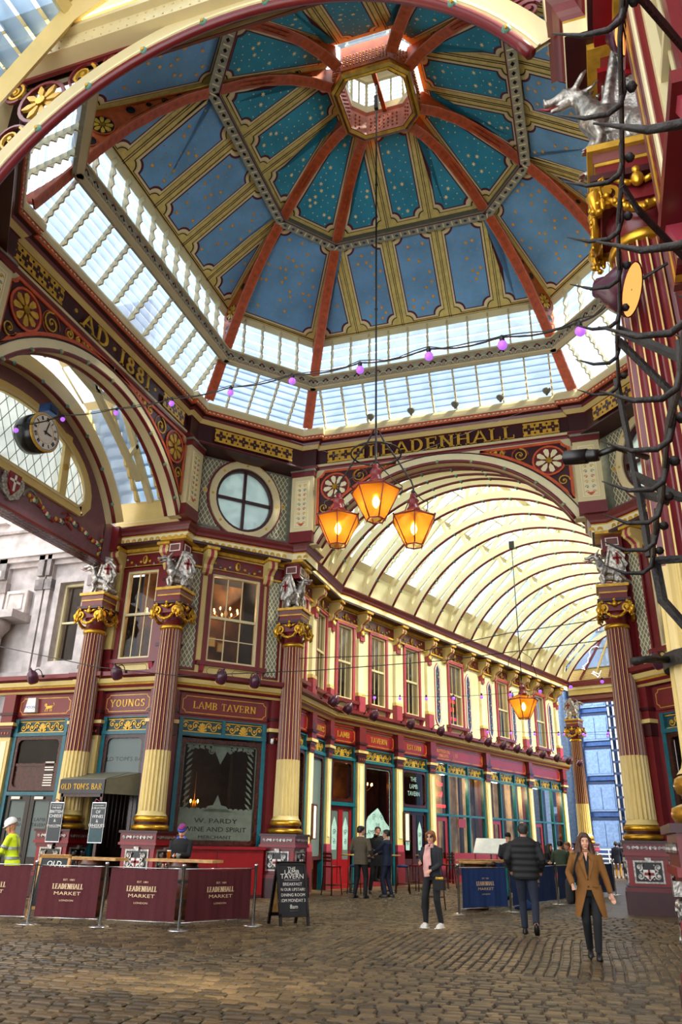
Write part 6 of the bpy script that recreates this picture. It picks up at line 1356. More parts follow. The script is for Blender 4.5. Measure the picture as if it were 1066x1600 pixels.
# ================================================================ near arm overhead
na = structure('ceiling_near_arm'); rl = [(-5.1, SPR), (-4.98, SPR + .15), (-2.77, SPR + 3.15), (0, SPR + 4.6), (2.77, SPR + 3.15), (4.98, SPR + .15), (5.1, SPR)]
for q in range(6):
    P = lambda y, p: Vector((p[0], y, p[1])); a, b_, c, d = P(-8.1, rl[q]), P(-16.0, rl[q]), P(-16.0, rl[q + 1]), P(-8.1, rl[q + 1]); inw = Vector((-a.x, 0, -1))
    if q in (0, 5): m = MB(); m.quad('creamP', a, b_, c, d); m.build('lower_boarding', na)
    elif q in (1, 4): A_, B_, C_, D_ = (a, b_, c, d) if q == 1 else (d, c, b_, a); louvres(A_.lerp(D_, .05), B_.lerp(C_, .05), C_, D_, inw, 8, 10, na, 'sheetB', 'creamP', barw=.12, tilt=.26)
    else:
        A_, B_, C_, D_ = (a, b_, c, d) if q == 2 else (d, c, b_, a); e0, e1, h0, h1 = A_.lerp(D_, .3), B_.lerp(C_, .3), A_.lerp(D_, .9), B_.lerp(C_, .9); m = MB(); m.quad('creamP', A_, B_, e1, e0); m.quad('creamP', h0, h1, C_, D_); m.build('upper_boarding', na); m = MB(); m.quad('sheet', e0, e1, h1, h0); m.build('skylight_glass', na)
m = MB()
for (x0, z0), (x1, z1) in zip(rl, rl[1:]):
    for y in (-8.15, -9.7, -11.2, -13.5, -16): m.tube('creamP', [(x0, y, z0 - .12), (x1, y, z1 - .12)], [(.14, .2)] * 2, 4, False)
for p in rl[1:6]: m.tube('creamP', [(p[0], -7.9, p[1] - .1), (p[0], -16.0, p[1] - .1)], .13, 4, False)
m.build('rafter', na)
m = MB(); m.box('maroon', -5.4, -5.15, -17, -8.4, 0, 5.4); m.box('creamP', -5.4, -5.15, -17, -8.4, 5.4, ZC); m.build('wall_near_left', None, kind='structure')
wn_ = structure('wall_near_right'); b = MB(T_N)
wall_holes(b, 'maroon', 0, 16, 0, 5.4, [(.7, 2.4, .9, 4.6)], -.25, 0); wall_holes(b, 'maroon', 0, 16, 5.4, ZC, [(1.1, 2.1, 6.3, 9.05)], -.25, 0); b.box('inside', .2, 5, -1.2, -1.1, 0, 10)
for x, m_ in ((.5, 'mauve'), (.62, 'goldP'), (.72, 'maroon'), (.84, 'mauve'), (.94, 'creamL')): b.box(m_, x, x + .09, 0, .1, 5.9, 9.7)
b.box('red', 0, 5.2, 0, .35, 9.76, 9.84); b.box('goldP', 0, 5.2, 0, .16, 9.64, 9.76); b.box('red', 0, 2, 0, .1, 9.1, 9.6); b.build('wall_face', wn_); sash_window(T_N, 1.1, 2.1, trim_='maroon')

# ================================================================ outdoors: stone facade, street, steel tower
st = structure('wall_stone_facade'); T_S = frame((-22, 5.3), (1, 0), (0, -1)); XS = lambda x: x + 22; b = MB(T_S)
HS = [(XS(-12.0), XS(-11.1), 6.4, 8.95), (XS(-15.6), XS(-14.7), 6.4, 8.8), (XS(-15.9), XS(-14.9), 11.6, 14.2), (XS(-13.2), XS(-12.3), 11.6, 14.2), (XS(-17.5), XS(-16.4), .6, 4.6)]
wall_holes(b, 'stone', 0, XS(-10.2), 5.8, 20, HS, -.5, 0); wall_holes(b, 'stone', 0, XS(-13.2), 0, 5.8, HS, -.5, 0); b.build('wall_face', st)
b = MB(T_S)
for z0, z1, o in ((9.6, 9.75, .15), (9.75, 9.9, .3), (9.9, 10.05, .4), (10.9, 11.0, .12), (15, 15.2, .3), (5.9, 6.1, .2)): b.box('stone' if z0 < 10 else 'stoneD', 0, XS(-10.3), 0, o, z0, z1)
for x, w_ in ((-12.75, .26), (-12.45, .2), (-14.3, .35), (-16.4, .4), (-10.75, .25)):
    b.box('stone', XS(x) - w_ / 2, XS(x) + w_ / 2, 0, .16, 6.1, 9.6); b.box('stoneD', XS(x) - w_ / 2 - .05, XS(x) + w_ / 2 + .05, 0, .22, 8.75, 9.1); b.box('stoneD', XS(x) - w_ / 2 + .02, XS(x) + w_ / 2 - .02, .16, .3, 9.2, 9.9)
for hx in HS[:4]:
    frame_ring(b, 'stone', hx[0] - .2, hx[1] + .2, hx[2] - .2, hx[3] + .2, .2, 0, .12); b.box('stone', hx[0] - .3, hx[1] + .3, 0, .2, hx[2] - .3, hx[2] - .18)
b.box('stone', XS(-13.9), XS(-13.1), 0, .3, 8.0, 8.75); frame_ring(b, 'stoneD', XS(-13.8), XS(-13.2), 8.1, 8.65, .03, .3, .32); b.box('stone', XS(-15.2), XS(-13.0), 0, .9, 7.7, 7.95)
b.build('stone_moulding', st)
b = MB(); 
secs = []
for z, r in ((0, .5), (4.9, .46), (4.95, .46), (7.2, .42)):
    secs.append([(-14.1 + r * (1 if (i % 3) else .92) * math.cos(2 * PI * i / 60), 4.75 + r * (1 if (i % 3) else .92) * math.sin(2 * PI * i / 60), z) for i in range(60)])
b.loft('stone', secs, smooth=False); b.lathe('stone', [(.42, 7.2), (.5, 7.35), (.62, 7.5), (.62, 7.7)], (-14.1, 4.75, 0), 24); tag(b.build('stone_column'), 'fluted pale stone column at the left edge outside the market', 'column')
for hx in HS:
    w_ = win(); b = MB(T_S); frame_ring(b, 'creamL', hx[0], hx[1], hx[2], hx[3], .07, -.3, -.15); m_ = (hx[2] + hx[3]) / 2; b.box('creamL', hx[0], hx[1], -.28, -.17, m_ - .03, m_ + .03); b.build('sash', w_); b = MB(T_S); b.box('paneUp', hx[0], hx[1], -.25, -.24, hx[2], hx[3]); b.box('inside', hx[0] - .3, hx[1] + .3, -1.5, -1.45, hx[2] - .3, hx[3] + .3); b.build('pane', w_)
b = MB(T_S)
for k in range(4): b.tube('creamL', [(XS(-14.9), .35, 11.4 + k * .22), (XS(-12.2), .35, 11.4 + k * .22)], .02, 5)
b.build('balcony_rail', st)
# low wall, hoarding and blocks closing the view to the left
b = MB(); b.box('stone', -40, -22, -14, 6, 0, 14); b.box('stoneD', -40, -21.9, -14, 6, 6, 6.4); b.build('wall_street_left', None, kind='structure')
m = MB(); m.box('stone', 17, 18, -14, 14, 0, 22); m.build('wall_sky_screen', None, kind='structure')  # unseen block added so the window glass does not reflect open sky
m = MB(); m.quad('creamP', (7.6, -4.9, SPR), (11, -4.9, SPR), (11, 0, SPR + 4.4), (7.6, 0, SPR + 4.4)); m.quad('creamP', (7.6, 4.9, SPR), (11, 4.9, SPR), (11, 0, SPR + 4.4), (7.6, 0, SPR + 4.4)); m.build('ceiling_right_arm', None, kind='structure')
m = MB(); m.box('maroon', 7.7, 12, 5.1, 5.3, 0, 5.4); m.box('creamP', 7.7, 12, 5.1, 5.3, 5.4, ZC); m.box('maroon', 7.7, 12, -5.3, -5.1, 0, 5.4); m.box('creamP', 7.7, 12, -5.3, -5.1, 5.4, ZC); m.build('wall_right_arm', None, kind='structure')
# steel-clad tower beyond the arcade
tw = thing('steel_tower', 'blue steel and glass tower with external ducts closing the street arcade', 'building', (9, 56, 0))
TT = frame((2.0, 52), (FN[0], FN[1]), (-FD[0], -FD[1])); b = MB(TT); b.box('blue1', -14, 30, -8, -1.6, 0, 40); b.build('wall', tw)
b = MB(TT)
for k in range(14):
    b = MB(TT); z = 1.2 + k * 2.6; b.box('blue1', -2.6, -.2, -1.6, .2, z, z + .5); b.box('blue3', -2.6, -.2, -1.5, -.6, z + .5, z + 2.5); b.box('blue1', .9, 3.0, -1.2, .1, z + .15, z + 2.3); b.box('blue2', .7, 3.2, -1.2, -.1, z - .2, z + .1)
    b.box('blue3', .9, 3.0, .1, .12, z + 2.1, z + 2.3); b.box('blue1', 1.0, 1.9, .1, .16, z + .3, z + 1.9); b.box('blue1', 2.0, 2.9, .1, .16, z + .3, z + 1.9)
    b.build('clad_bay', tw); b = MB(TT); b.box('blue2', 5.5, 7.5, -1.5, 0, z, z + .4); b.build('floor_slab', tw)
b = MB(TT)
for x, r in ((-.5, .42), (-3.2, .5), (4.3, .55), (5.2, .35), (8.0, .5)): b.lathe('blue1', [(r, 0), (r, 40)], (x, .3, 0), 14)
b.build('duct', tw); b = MB(TT)
for x in (.35, .75, 3.25, 3.65): b.box('blue2' if x < 1 else 'steel', x - .07, x + .07, .2, .4, 0, 40)
for k in range(46):
    z = .6 + k * .85
    for x in (.35, 3.25): b.box('blue3', x - .05, x + .5, .4, .46, z, z + .16)
b.build('external_frame', tw)
b = MB(TT)
for k in range(4): b.box('white', -1.6, 6, 3.0, 3.06, .35 + k * .3, .44 + k * .3)
for x in range(-1, 7): b.box('white', x - .03, x + .03, 3.0, 3.08, 0, 1.3)
tag(b.build('barrier_fence'), 'low white slatted fence in front of the blue steel tower', 'fence')
# ================================================================ helpers for organic forms
def solid(name, mb, voxel, parent=None, smooth=2, keep_mat=True, world=False, **tags):
    """fuse overlapping closed shapes into one continuous skin"""
    o = mb.build(name, None, world=False); md = o.modifiers.new('r', 'REMESH'); md.mode = 'VOXEL'; md.voxel_size = voxel; md.use_smooth_shade = True
    if smooth: m2 = o.modifiers.new('s', 'SMOOTH'); m2.iterations = smooth; m2.factor = .5
    dg = bpy.context.evaluated_depsgraph_get(); dg.update(); me = bpy.data.meshes.new_from_object(o.evaluated_get(dg)); me.name = name
    o.modifiers.clear(); old = o.data; o.data = me; bpy.data.meshes.remove(old); o.name = name
    if not me.materials:
        for m in mb.mats: me.materials.append(m)
    if parent: o.parent = parent
    for k, v in tags.items(): o[k] = v
    return o
def lerp(a, b, f): return tuple(a[i] + (b[i] - a[i]) * f for i in range(3))

# ================================================================ silver dragons on the column blocks (head towards local +x)
def make_dragon(label):
    t = thing('dragon_statue', label, 'statue', group='silver dragons of the columns'); b = MB(); s = 'silver'
    b.tube(s, [(-.3, 0, .2), (-.26, 0, .36), (-.08, 0, .45), (.12, 0, .5), (.22, 0, .62), (.26, 0, .78), (.32, 0, .9), (.4, 0, .95)], [.1, .17, .18, .19, .15, .11, .09, .08], 12)
    b.tube(s, [(.34, 0, .93), (.44, 0, .95), (.56, 0, .9), (.66, 0, .88)], [(.09, .09), (.085, .08), (.05, .045), (.04, .035)], 10)      # upper jaw
    b.tube(s, [(.4, 0, .88), (.5, 0, .81), (.6, 0, .78)], [.05, .035, .02], 8)
    for y in (-1, 1):
        b.ball(s, (.45, y * .05, .985), (.03, .02, .03), 6, 5); b.ball(s, (.65, y * .03, .91), .022, 6, 4)
        b.tube(s, [(.36, y * .06, .96), (.28, y * .12, 1.08), (.22, y * .14, 1.14)], [.035, .028, .006], 6); b.tube(s, [(.33, y * .05, .9), (.2, y * .12, .9), (.14, y * .14, .96)], [.03, .02, .006], 6)
        b.tube(s, [(.13, y * .12, .52), (.24, y * .15, .34), (.2, y * .15, .18), (.25, y * .15, .05)], [.09, .07, .05, .05], 8); b.ball(s, (.29, y * .15, .035), (.09, .06, .04), 8, 5)
        for k in (-1, 0, 1): b.tube(s, [(.33, y * .15 + k * .03, .04), (.4, y * .15 + k * .035, .01)], [.022, .008], 5)
        b.ball(s, (-.2, y * .16, .28), (.17, .09, .21), 10, 7); b.tube(s, [(-.14, y * .18, .14), (-.24, y * .19, .06), (-.02, y * .19, .04)], [.07, .05, .045], 7); b.ball(s, (-.0, y * .19, .035), (.1, .06, .04), 8, 5)
        # wing
        sh = (.1, y * .13, .62); wr = (-.02, y * .27, 1.16); tips = [(-.3, y * .3, 1.1), (-.42, y * .31, .86), (-.46, y * .3, .6), (-.4, y * .28, .36), (-.24, y * .22, .3)]
        b.tube(s, [sh, lerp(sh, wr, .5), wr], [.06, .05, .045], 7)
        for tp in tips: b.tube(s, [wr, (lerp(wr, tp, .5)[0] - .03, lerp(wr, tp, .5)[1] + y * .02, lerp(wr, tp, .5)[2]), tp], [.034, .026, .012], 6)
        ring = [wr] + tips + [(-.1, y * .15, .42), sh]; c = (-.15, y * .24, .78); n = len(ring)
        sc = [ring[0]]
        for k in range(1, len(tips)): m_ = lerp(tips[k - 1], tips[k], .5); sc += [tips[k - 1], (m_[0] + .05, m_[1], m_[2] + .01)]
        sc += [tips[-1], (-.1, y * .15, .42), sh]
        v = [(p[0], p[1] + e, p[2]) for e in (-.014, .014) for p in sc] + [(c[0], c[1] + e, c[2]) for e in (-.014, .014)]; N = len(sc)
        F = [(i, (i + 1) % N, 2 * N) for i in range(N)] + [(N + (i + 1) % N, N + i, 2 * N + 1) for i in range(N)] + [(i, N + i, N + (i + 1) % N, (i + 1) % N) for i in range(N)]
        b.add(v, F, s)
    for k in range(9):
        f = k / 8; p = lerp((.27, 0, .98), (-.2, 0, .6), f); b.tube(s, [p, (p[0] - .06, 0, p[2] + .08)], [.03, .004], 5)
    b.tube(s, [(-.3, 0, .2), (-.44, .02, .1), (-.46, .16, .1), (-.34, .26, .16), (-.2, .3, .3), (-.28, .32, .42)], [.09, .075, .06, .05, .04, .03], 8); b.ball(s, (-.3, .32, .46), (.05, .02, .07), 6, 5)
    b.tube(s, [(-.12, 0, .3), (.15, 0, .28)], [.1, .1], 8)
    solid('body', b, .014, t, 1)
    b = MB()
    for y in (-1, 1):
        T = frame((-.18, y * .305), (1, 0), (0, y)); b.T = T; b.flip = T.determinant() < 0
        b.box('red', -.03, .03, 0, .02, .6, .94); b.box('red', -.12, .12, 0, .02, .75, .81)
    b.T = None; b.flip = False; b.build('wing_cross', t); b = MB(); b.tube('red', [(.5, 0, .84), (.62, 0, .81), (.72, 0, .84)], [.02, .018, .004], 6)
    for y in (-1, 1):
        for k in (-1, 0, 1): b.ball('red', (.36, y * .15 + k * .03, .02), (.03, .012, .012), 5, 4)
    b.build('tongue_and_claws', t); return t
dr = make_dragon('silver dragon facing right on the block above the column right of LAMB TAVERN'); ZD = 8.18
dr.location = (PC[4][0], PC[4][1], ZD); dr.rotation_euler = (0, 0, -.35)
for c, rz, lb in ((PC[3], -2.3, 'silver dragon above the column between YOUNGS and LAMB TAVERN'), ((-10.0, 4.62), -2.75, 'silver dragon striding left above the column under the clock wall'), (PC[5], PI + .15, 'silver dragon facing left above the lone column of the arcade mouth'),
                  (PC[8], PI + .12, 'largest silver dragon, behind the black iron hook rails'), ((_e.x, _e.y), -.2, 'small distant silver dragon at the far end of the arcade')): dk = copy_tree(dr, (c[0] - (.05 if c == PC[8] else 0), c[1] - (.12 if c == PC[8] else 0), ZD), rz=rz, label=lb); dk.scale = (1.14,) * 3 if c == PC[8] else (1, 1, 1)

# ================================================================ lanterns
def make_lantern(label, s=1.0):
    """hexagonal amber lantern, origin at the crown ring (top), hanging down"""
    t = thing('street_lantern', label, 'lantern'); N = 6
    def hx(r, z, o=0): return [(r * math.cos(2 * PI * i / N + o), r * math.sin(2 * PI * i / N + o), z) for i in range(N)]
    b = MB(); b.loft('amber', [hx(.50, -.62), hx(.19, -1.24)], cap=False, smooth=False); b.loft('amber', [hx(.50, -.62), hx(.13, -.42)], cap=False, smooth=False); b.build('amber_glass', t)
    b = MB()
    for i in range(N):
        a, c, d = hx(.50, -.62)[i], hx(.19, -1.24)[i], hx(.13, -.42)[i]; b.tube('lampred', [a, c], .014, 5); b.tube('lampred', [a, d], .012, 5); b.tube('lampred', [a, hx(.50, -.62)[(i + 1) % N]], .02, 5); b.tube('lampred', [c, hx(.19, -1.24)[(i + 1) % N]], .016, 5)
        b.ball('lampred', (a[0] * 1.03, a[1] * 1.03, a[2] + .02), .025, 5, 4); b.tube('lampred', [c, (c[0], c[1], c[2] - .05)], [.014, .004], 4)
    b.build('frame', t); b = MB(); b.lathe('lampred', [(.14, -.46), (.15, -.38), (.11, -.33), (.1, -.22), (.13, -.19), (.09, -.13), (.05, -.08), (.07, -.04), (.03, .0), (.02, .05)], n=16); b.build('crown', t)
    b = MB(); b.lathe('bulb', [(.02, -.98), (.06, -.92), (.075, -.84), (.05, -.76), (.02, -.72)], n=12); b.build('lamp_bulb', t); b = MB(); b.lathe('goldP', [(.05, -.72), (.1, -.68), (.12, -.6), (.05, -.58)], n=14); b.build('burner', t); b = MB()
    for sg in (-1, 1): b.tube('black', [(0, sg * .02, .06), (0, sg * .18, -.12), (0, sg * .36, -.3), (0, sg * .56, -.42), (0, sg * .55, -.55), (0, sg * .49, -.62)], .012, 5)
    b.build('hanger', t); return t
ch = thing('lantern_rig', 'long rod, hoop and bent iron arms that carry the three central lanterns', 'chandelier frame', (0, 0, 9.9)); b = MB(); b.tube('black', [(0, 0, 21.1), (0, 0, 9.9)], .022, 6); b.tube('steel', [(0, 0, 9.9), (0, 0, 8.75)], .025, 6); b.box('black', -.05, .05, -.05, .05, 20.0, 20.5); b.ball('black', (0, 0, 17.2), .04, 6, 5); b.ball('black', (0, 0, 13.2), .04, 6, 5); b.lathe('black', [(.04, 8.9), (.1, 8.95), (.04, 9.0)], n=10); b.build('rod', ch)
b = MB(); b.tube('black', [(.55 * math.cos(2 * PI * i / 28), .55 * math.sin(2 * PI * i / 28), 9.28) for i in range(29)], .02, 6); b.build('hoop', ch); LP = []
for k in range(3):
    a = math.atan2(-.963, .27) + 2 * PI * k / 3; c, s = math.cos(a), math.sin(a); b = MB()
    b.tube('black', [(r * c, r * s, z) for r, z in ((.05, 9.9), (.12, 9.8), (.2, 9.66), (.55, 9.28), (.72, 9.05), (.9, 8.85), (.96, 8.7), (.95, 8.56))], .02, 6); b.ball('black', (.95 * c, .95 * s, 8.58), .05, 6, 5); b.build('arm', ch); LP.append((.95 * c, .95 * s, 8.55, a))
b = MB(); b.tube('steel', [(.4, .38, 9.28), (3.5, 3.5, 12)], .004, 4); b.tube('steel', [(-.4, .38, 9.28), (-3.5, 3.5, 12)], .004, 4); b.build('stay_wire', ch)
l0 = make_lantern('front and centre amber lantern of the hanging trio'); l0['group'] = 'trio of amber lanterns'; l0.location = LP[0][:3]; l0.rotation_euler = (0, 0, LP[0][3] + .3)
copy_tree(l0, LP[1][:3], LP[1][3], 'right-hand amber lantern of the hanging trio'); copy_tree(l0, LP[2][:3], LP[2][3], 'left-hand amber lantern of the hanging trio')
sl = copy_tree(l0, (1.5, 14.75, 7.0), .4, 'single amber lantern hanging far down the street arcade', 'arcade lanterns'); sl.scale = (1.1, 1.1, 1.05)
b = MB(); b.tube('black', [(1.5, 14.75, 7.05), (1.5, 14.75, 12.4)], .018, 5); b.tube('black', [(.95, 14.75, 7.2), (1.1, 14.75, 7.9), (1.5, 14.75, 8.2), (1.9, 14.75, 7.9), (2.05, 14.75, 7.2)], .014, 5); b.box('black', 1.4, 1.6, 14.7, 14.8, 12.3, 12.6); tag(b.build('hanging_rod'), 'thin black rod carrying the single arcade lantern', 'rod')
e2 = along(21.2, 5.8); copy_tree(l0, (e2.x, e2.y, 5.9), 0, 'dim amber lantern at the far arcade mouth, half hidden by the right column', 'arcade lanterns')
for i, (x, y, z) in enumerate([(p[0], p[1], 7.7) for p in LP] + [(1.5, 14.75, 6.1)]):
    l = bpy.data.lights.new('lantern_glow', 'POINT'); l.energy = 60; l.color = (1, .6, .25); l.shadow_soft_size = .08; o = bpy.data.objects.new('lantern_glow', l); COL.objects.link(o); o.location = (x, y, z)

# ================================================================ goosenecks, floods, festoon, wires, camera
def make_goose(label):   # origin at the wall, reaching local +y
    t = thing('fascia_lamp', label, 'lamp', group='plum gooseneck lamps'); b = MB(); b.tube('black', [(0, 0, .1), (0, .1, .22), (0, .22, .26), (0, .36, .2), (0, .42, .08)], .014, 5); b.ball('black', (0, 0, .1), .04, 6, 4); b.build('arm', t)
    T = Matrix.Translation((0, .45, .03)) @ Matrix.Rotation(-.6, 4, 'X'); b = MB(T); b.lathe('plum', [(.03, .19), (.05, .15), (.12, .09), (.16, .01), (.165, -.08), (.15, -.17), (.135, -.24)], n=16); b.lathe('plum', [(.025, .17), (.035, .22), (.01, .24)], n=10); b.build('shade', t); b = MB(T); b.lathe('warmdisc', [(.145, -.23), (.08, -.245), (.01, -.25)], n=14); b.build('lens', t); return t
g0 = make_goose('plum gooseneck lamp over the left end of the LAMB TAVERN sign'); 
def put_goose(T, x, z, label, first=False, y=.5):
    p = T @ Vector((x, y, z)); rz = math.atan2(T[1][1], T[0][1]) - PI / 2
    if first: g0.location = p; g0.rotation_euler = (0, 0, rz); return
    copy_tree(g0, tuple(p), rz, label)
put_goose(T_D1, 1.45, 5.72, '', True); put_goose(T_D1, 2.5, 5.72, 'plum gooseneck lamp over the right end of the LAMB TAVERN sign'); put_goose(T_L, X(-11.6), 5.72, 'plum gooseneck lamp over the left fascia with the white alarm box'); put_goose(T_L, X(-8.75), 5.72, 'plum gooseneck lamp over the YOUNGS sign')
put_goose(T_D2, 2.2, 5.72, 'plum gooseneck lamp beside the lone column of the arcade mouth')
put_goose(T_F1, 2.0, 5.72, 'first gooseneck lamp of the arcade row, beside the corner column'); put_goose(T_F1, 3.6, 5.72, 'second gooseneck lamp of the arcade row')
for k, t_ in enumerate((.9, 3.4, 5.7, 8.1, 9.9, 11.4, 12.9, 14.3, 15.9, 17.7, 19.3, 20.9)): put_goose(T_F2, t_ + .65, 5.72, '%s gooseneck lamp of the arcade row, counted from the corner column' % ORDN[k + 2])
b = MB(); b.lathe('greyD', [(.03, 0), (.05, .05), (.1, .1), (.13, .16), (.13, .2), (.02, .2)], n=14); f0 = b.build('sill_floodlight', world=False); tag(f0, 'small grey floodlight on the sill over LEADENHALL, leftmost', 'floodlight', 'sill floodlights'); f0.location = (-2.13, 6.98, 14.38)
for x, lb in ((-.75, 'second from the left'), (.71, 'middle one of five'), (2.16, 'second from the right'), (3.59, 'rightmost')): c = f0.copy(); COL.objects.link(c); c.location = (x, 6.98, 14.38); c['label'] = 'small grey floodlight on the sill over LEADENHALL, ' + lb
# festoon of violet bulbs
FP = [(-8.3, -1.79, 10.22), (-8.3, -.33, 11.34), (-6.2, -.98, 10.81), (-3.79, -2.37, 9.84), (-1.82, -3.5, 9.07), (-.2, -4.43, 8.44), (1.22, -5.25, 7.86), (2.38, -5.92, 7.42), (3.39, -6.5, 6.99), (4.27, -7.01, 6.64), (4.62, -7.75, 6.35)]
b = MB(); L = []
for k in range(len(FP) - 1):
    for j in range(5): f = j / 5; p = lerp(FP[k], FP[k + 1], f); L.append((p[0], p[1], p[2] + .1 - .06 * math.sin(PI * f)))
L.append((FP[-1][0], FP[-1][1], FP[-1][2] + .1)); L.append((5.2, -8.1, 6.5)); b.tube('black', L, .012, 5); b.tube('black', [(p[0], p[1], p[2] + .03 + .02 * math.sin(i * 1.7)) for i, p in enumerate(L)], .007, 4); tag(b.build('festoon_cable'), 'sagging black cable with violet bulbs across the crossing', 'cable')
b = MB(); b.ball('purple', (0, 0, -.02), .06, 10, 7); b0 = b.build('globe', world=False); b = MB(); b.lathe('black', [(.03, .03), (.035, .1), (.015, .12)], n=8); s0 = b.build('socket', world=False)
t0 = thing('festoon_bulb', 'violet festoon bulb in front of the clock, leftmost of the string', 'bulb', (-8.3, -1.79, 10.22), group='violet festoon bulbs'); b0.parent = t0; s0.parent = t0
BL = ['second violet bulb, right of the clock', 'third violet bulb, before the left arch', 'violet bulb over the 1881 end of the frieze', 'violet bulb near the foot of the rib above YOUNGS', 'violet bulb over the far left diagonal glazing', 'violet bulb crossing the painted beam left of centre', 'violet bulb on the painted beam right of the rod', 'violet bulb over the far glazing, right half', 'violet bulb near the rib at the right end of LEADENHALL', 'violet bulb in front of the closest fluted column']
for k, p in enumerate(FP[1:]): copy_tree(t0, p, label=BL[k])
# small violet bulbs on strings across the street arcade
def street_string(A, B, n, sag, lab, z=None):
    t = MB(); A, B = Vector(A), Vector(B); pts = [A.lerp(B, i / 24) - Vector((0, 0, sag * math.sin(PI * i / 24))) for i in range(25)]; t.tube('black', pts, .008, 4); tag(t.build('festoon_cable'), lab, 'cable')
    for k in range(n):
        f = (k + .5) / n; p = A.lerp(B, f) - Vector((0, 0, sag * math.sin(PI * f) + .05)); c = copy_tree(t0, tuple(p), label='tiny violet bulb on the ' + lab.split(' thin')[0] + ' of three bulb strings in the street arcade', group=lab)
def lx(t, o, z): v = along(t, o); return (v.x, v.y, z)
street_string(lx(1, .3, 6.5), lx(3, 10.3, 6.7), 10, .35, 'nearest thin cable of violet bulbs across the street arcade'); street_string(lx(10, .3, 6.3), lx(13, 10.3, 6.5), 10, .35, 'middle thin cable of violet bulbs across the street arcade'); street_string(lx(19, .3, 7.2), lx(21, 10.3, 7.2), 9, .3, 'farthest thin cable of violet bulbs across the street arcade')
b = MB(); P = [(-12.5, 3.2, 6.5), (-8.6, 3.0, 5.62), (-6.05, 3.0, 5.27), (-2.56, 3.5, 5.35), (.26, 6.0, 6.0), (4.3, 7.2, 6.6)]; b.tube('black', P, .012, 5); tag(b.build('slack_cable'), 'thin black cable slung low from the left wall across the columns', 'cable')
b = MB(); b.tube('black', [(-4.5, 7.4, 6.6), (-1, 6.6, 6.35), (2, 6.2, 6.7), (4.6, 7.2, 7.2)], .012, 5); tag(b.build('slack_cable'), 'thin black cable crossing in front of the arcade mouth', 'cable')
# bullet camera and dome camera
cc = thing('security_camera', 'black bullet security camera below the right pilaster of the arch', 'camera', (4.4, -8.0, 4.6)); T = Matrix.Translation((4.10, -8.05, 4.58)) @ Matrix.Rotation(-.35, 4, 'Z') @ Matrix.Rotation(.2, 4, 'Y') @ Matrix.Rotation(-PI / 2, 4, 'Y'); b = MB(T)
b.lathe('cctv', [(.04, .12), (.055, .1), (.055, -.12), (.05, -.16)], n=14); b.build('body', cc); b = MB(T); b.lathe('cctv', [(.066, .14), (.066, -.06), (.06, -.06), (.06, .13)], n=14, cap=False); b.build('hood', cc); b = MB(T); b.lathe('steel', [(.03, .121), (.02, .123)], n=10); b.build('lens', cc); b = MB(); b.tube('cctv', [(4.22, -8.08, 4.56), (4.4, -8.1, 4.6), (4.66, -7.8, 4.62)], .028, 6); b.build('arm', cc)
b = MB(); b.box('skyb', -14.35, -13.9, 4.3, 4.55, 9.1, 9.3); b.ball('skyb', (-14.1, 4.35, 9.0), (.17, .17, .2), 10, 7); tag(b.build('dome_camera'), 'white dome security camera on the stone facade', 'camera')
b = MB(T_D1); b.lathe('skyb', [(.04, -.05), (.05, .1)], (3.45, .25, 4.12), 10); b.box('skyb', 3.42, 3.48, 0, .22, 4.1, 4.16); tag(b.build('mini_camera'), 'small white camera at the top right of the etched pub window', 'camera')
# big bell spotlights by the closest column
def bell(label, loc, R, aim):
    t = thing('bell_spotlight', label, 'spotlight', loc, group='plum bell spotlights'); q = Vector(aim).normalized().to_track_quat('Z', 'Y').to_matrix().to_4x4(); T = Matrix.Translation(loc) @ q
    b = MB(T); b.lathe('plum', [(.03, -R * 1.5), (R * .35, -R * 1.4), (R * .45, -R * 1.1), (R * .8, -R * .7), (R * .98, -R * .25), (R, 0), (R * .97, .0)], n=26, cap=False); b.build('shade', t); b = MB(T); b.lathe('warmdisc', [(R * .96, -.01), (.01, -.012)], n=26, cap=False); b.build('lit_disc', t)
    return t
bs = bell('large plum bell spotlight just above the largest silver dragon', (5.12, -8.3, 9.35), .24, (.55, -.5, -.65)); bell('large plum bell spotlight against the shaft of the closest column', (4.72, -8.2, 6.13), .25, (.86, -.2, -.42))
b = MB(); b.tube('black', [(5.1, -8.2, 9.55), (5.1, -8.1, 9.65), (5.4, -8.0, 9.6)], .02, 6); b.build('arm', bs)
# ================================================================ black iron hook rails beside the camera
def rail(label, x, z, y0, y1, hooks, zdir=1, tilt=0.0, out=-.32, ry=.03):
    t = thing('hook_rail', label, 'hook rail', (x, y0, z)); b = MB(); n = 10
    b.tube('iron', [(x + .012 * math.sin(i * 2.1), y0 + (y1 - y0) * i / n, z + tilt * i / n + .01 * math.sin(i * 1.3)) for i in range(n + 1)], [(.013, .036)] * (n + 1), 8, False); b.build('bar', t)
    for k in range(hooks):
        f = (k + .45) / hooks; y = y0 + (y1 - y0) * f; zz = z + tilt * f; b = MB()
        b.tube('iron', [(x + .02, y, zz + .14), (x + .01, y, zz), (x - .02, y, zz - .09), (x - .08, y, zz - .13), (x + out * .6, y, zz - .12), (x + out, y, zz - .05)], [.014, .016, .016, .015, .012, .003], 7); b.ball('iron', (x + .05, y, zz + .02), (.03, .03, .03), 6, 4); b.build('hook', t)
    return t
rail('upper iron rail of meat hooks running away from the top edge', 4.45, 5.0, -12.4, -8.3, 9, .08); rail('middle iron rail of meat hooks, right of the upper one', 4.47, 3.30, -12.9, -8.75, 9, .06); rail('short iron rail of small meat hooks close to the right edge', 4.95, 4.75, -11.8, -9.3, 6, .0, out=-.2)
br = thing('rail_bracket', 'flat black iron brackets tying the hook rails to the right wall', 'bracket', (4.8, -9.5, 4.5)); 
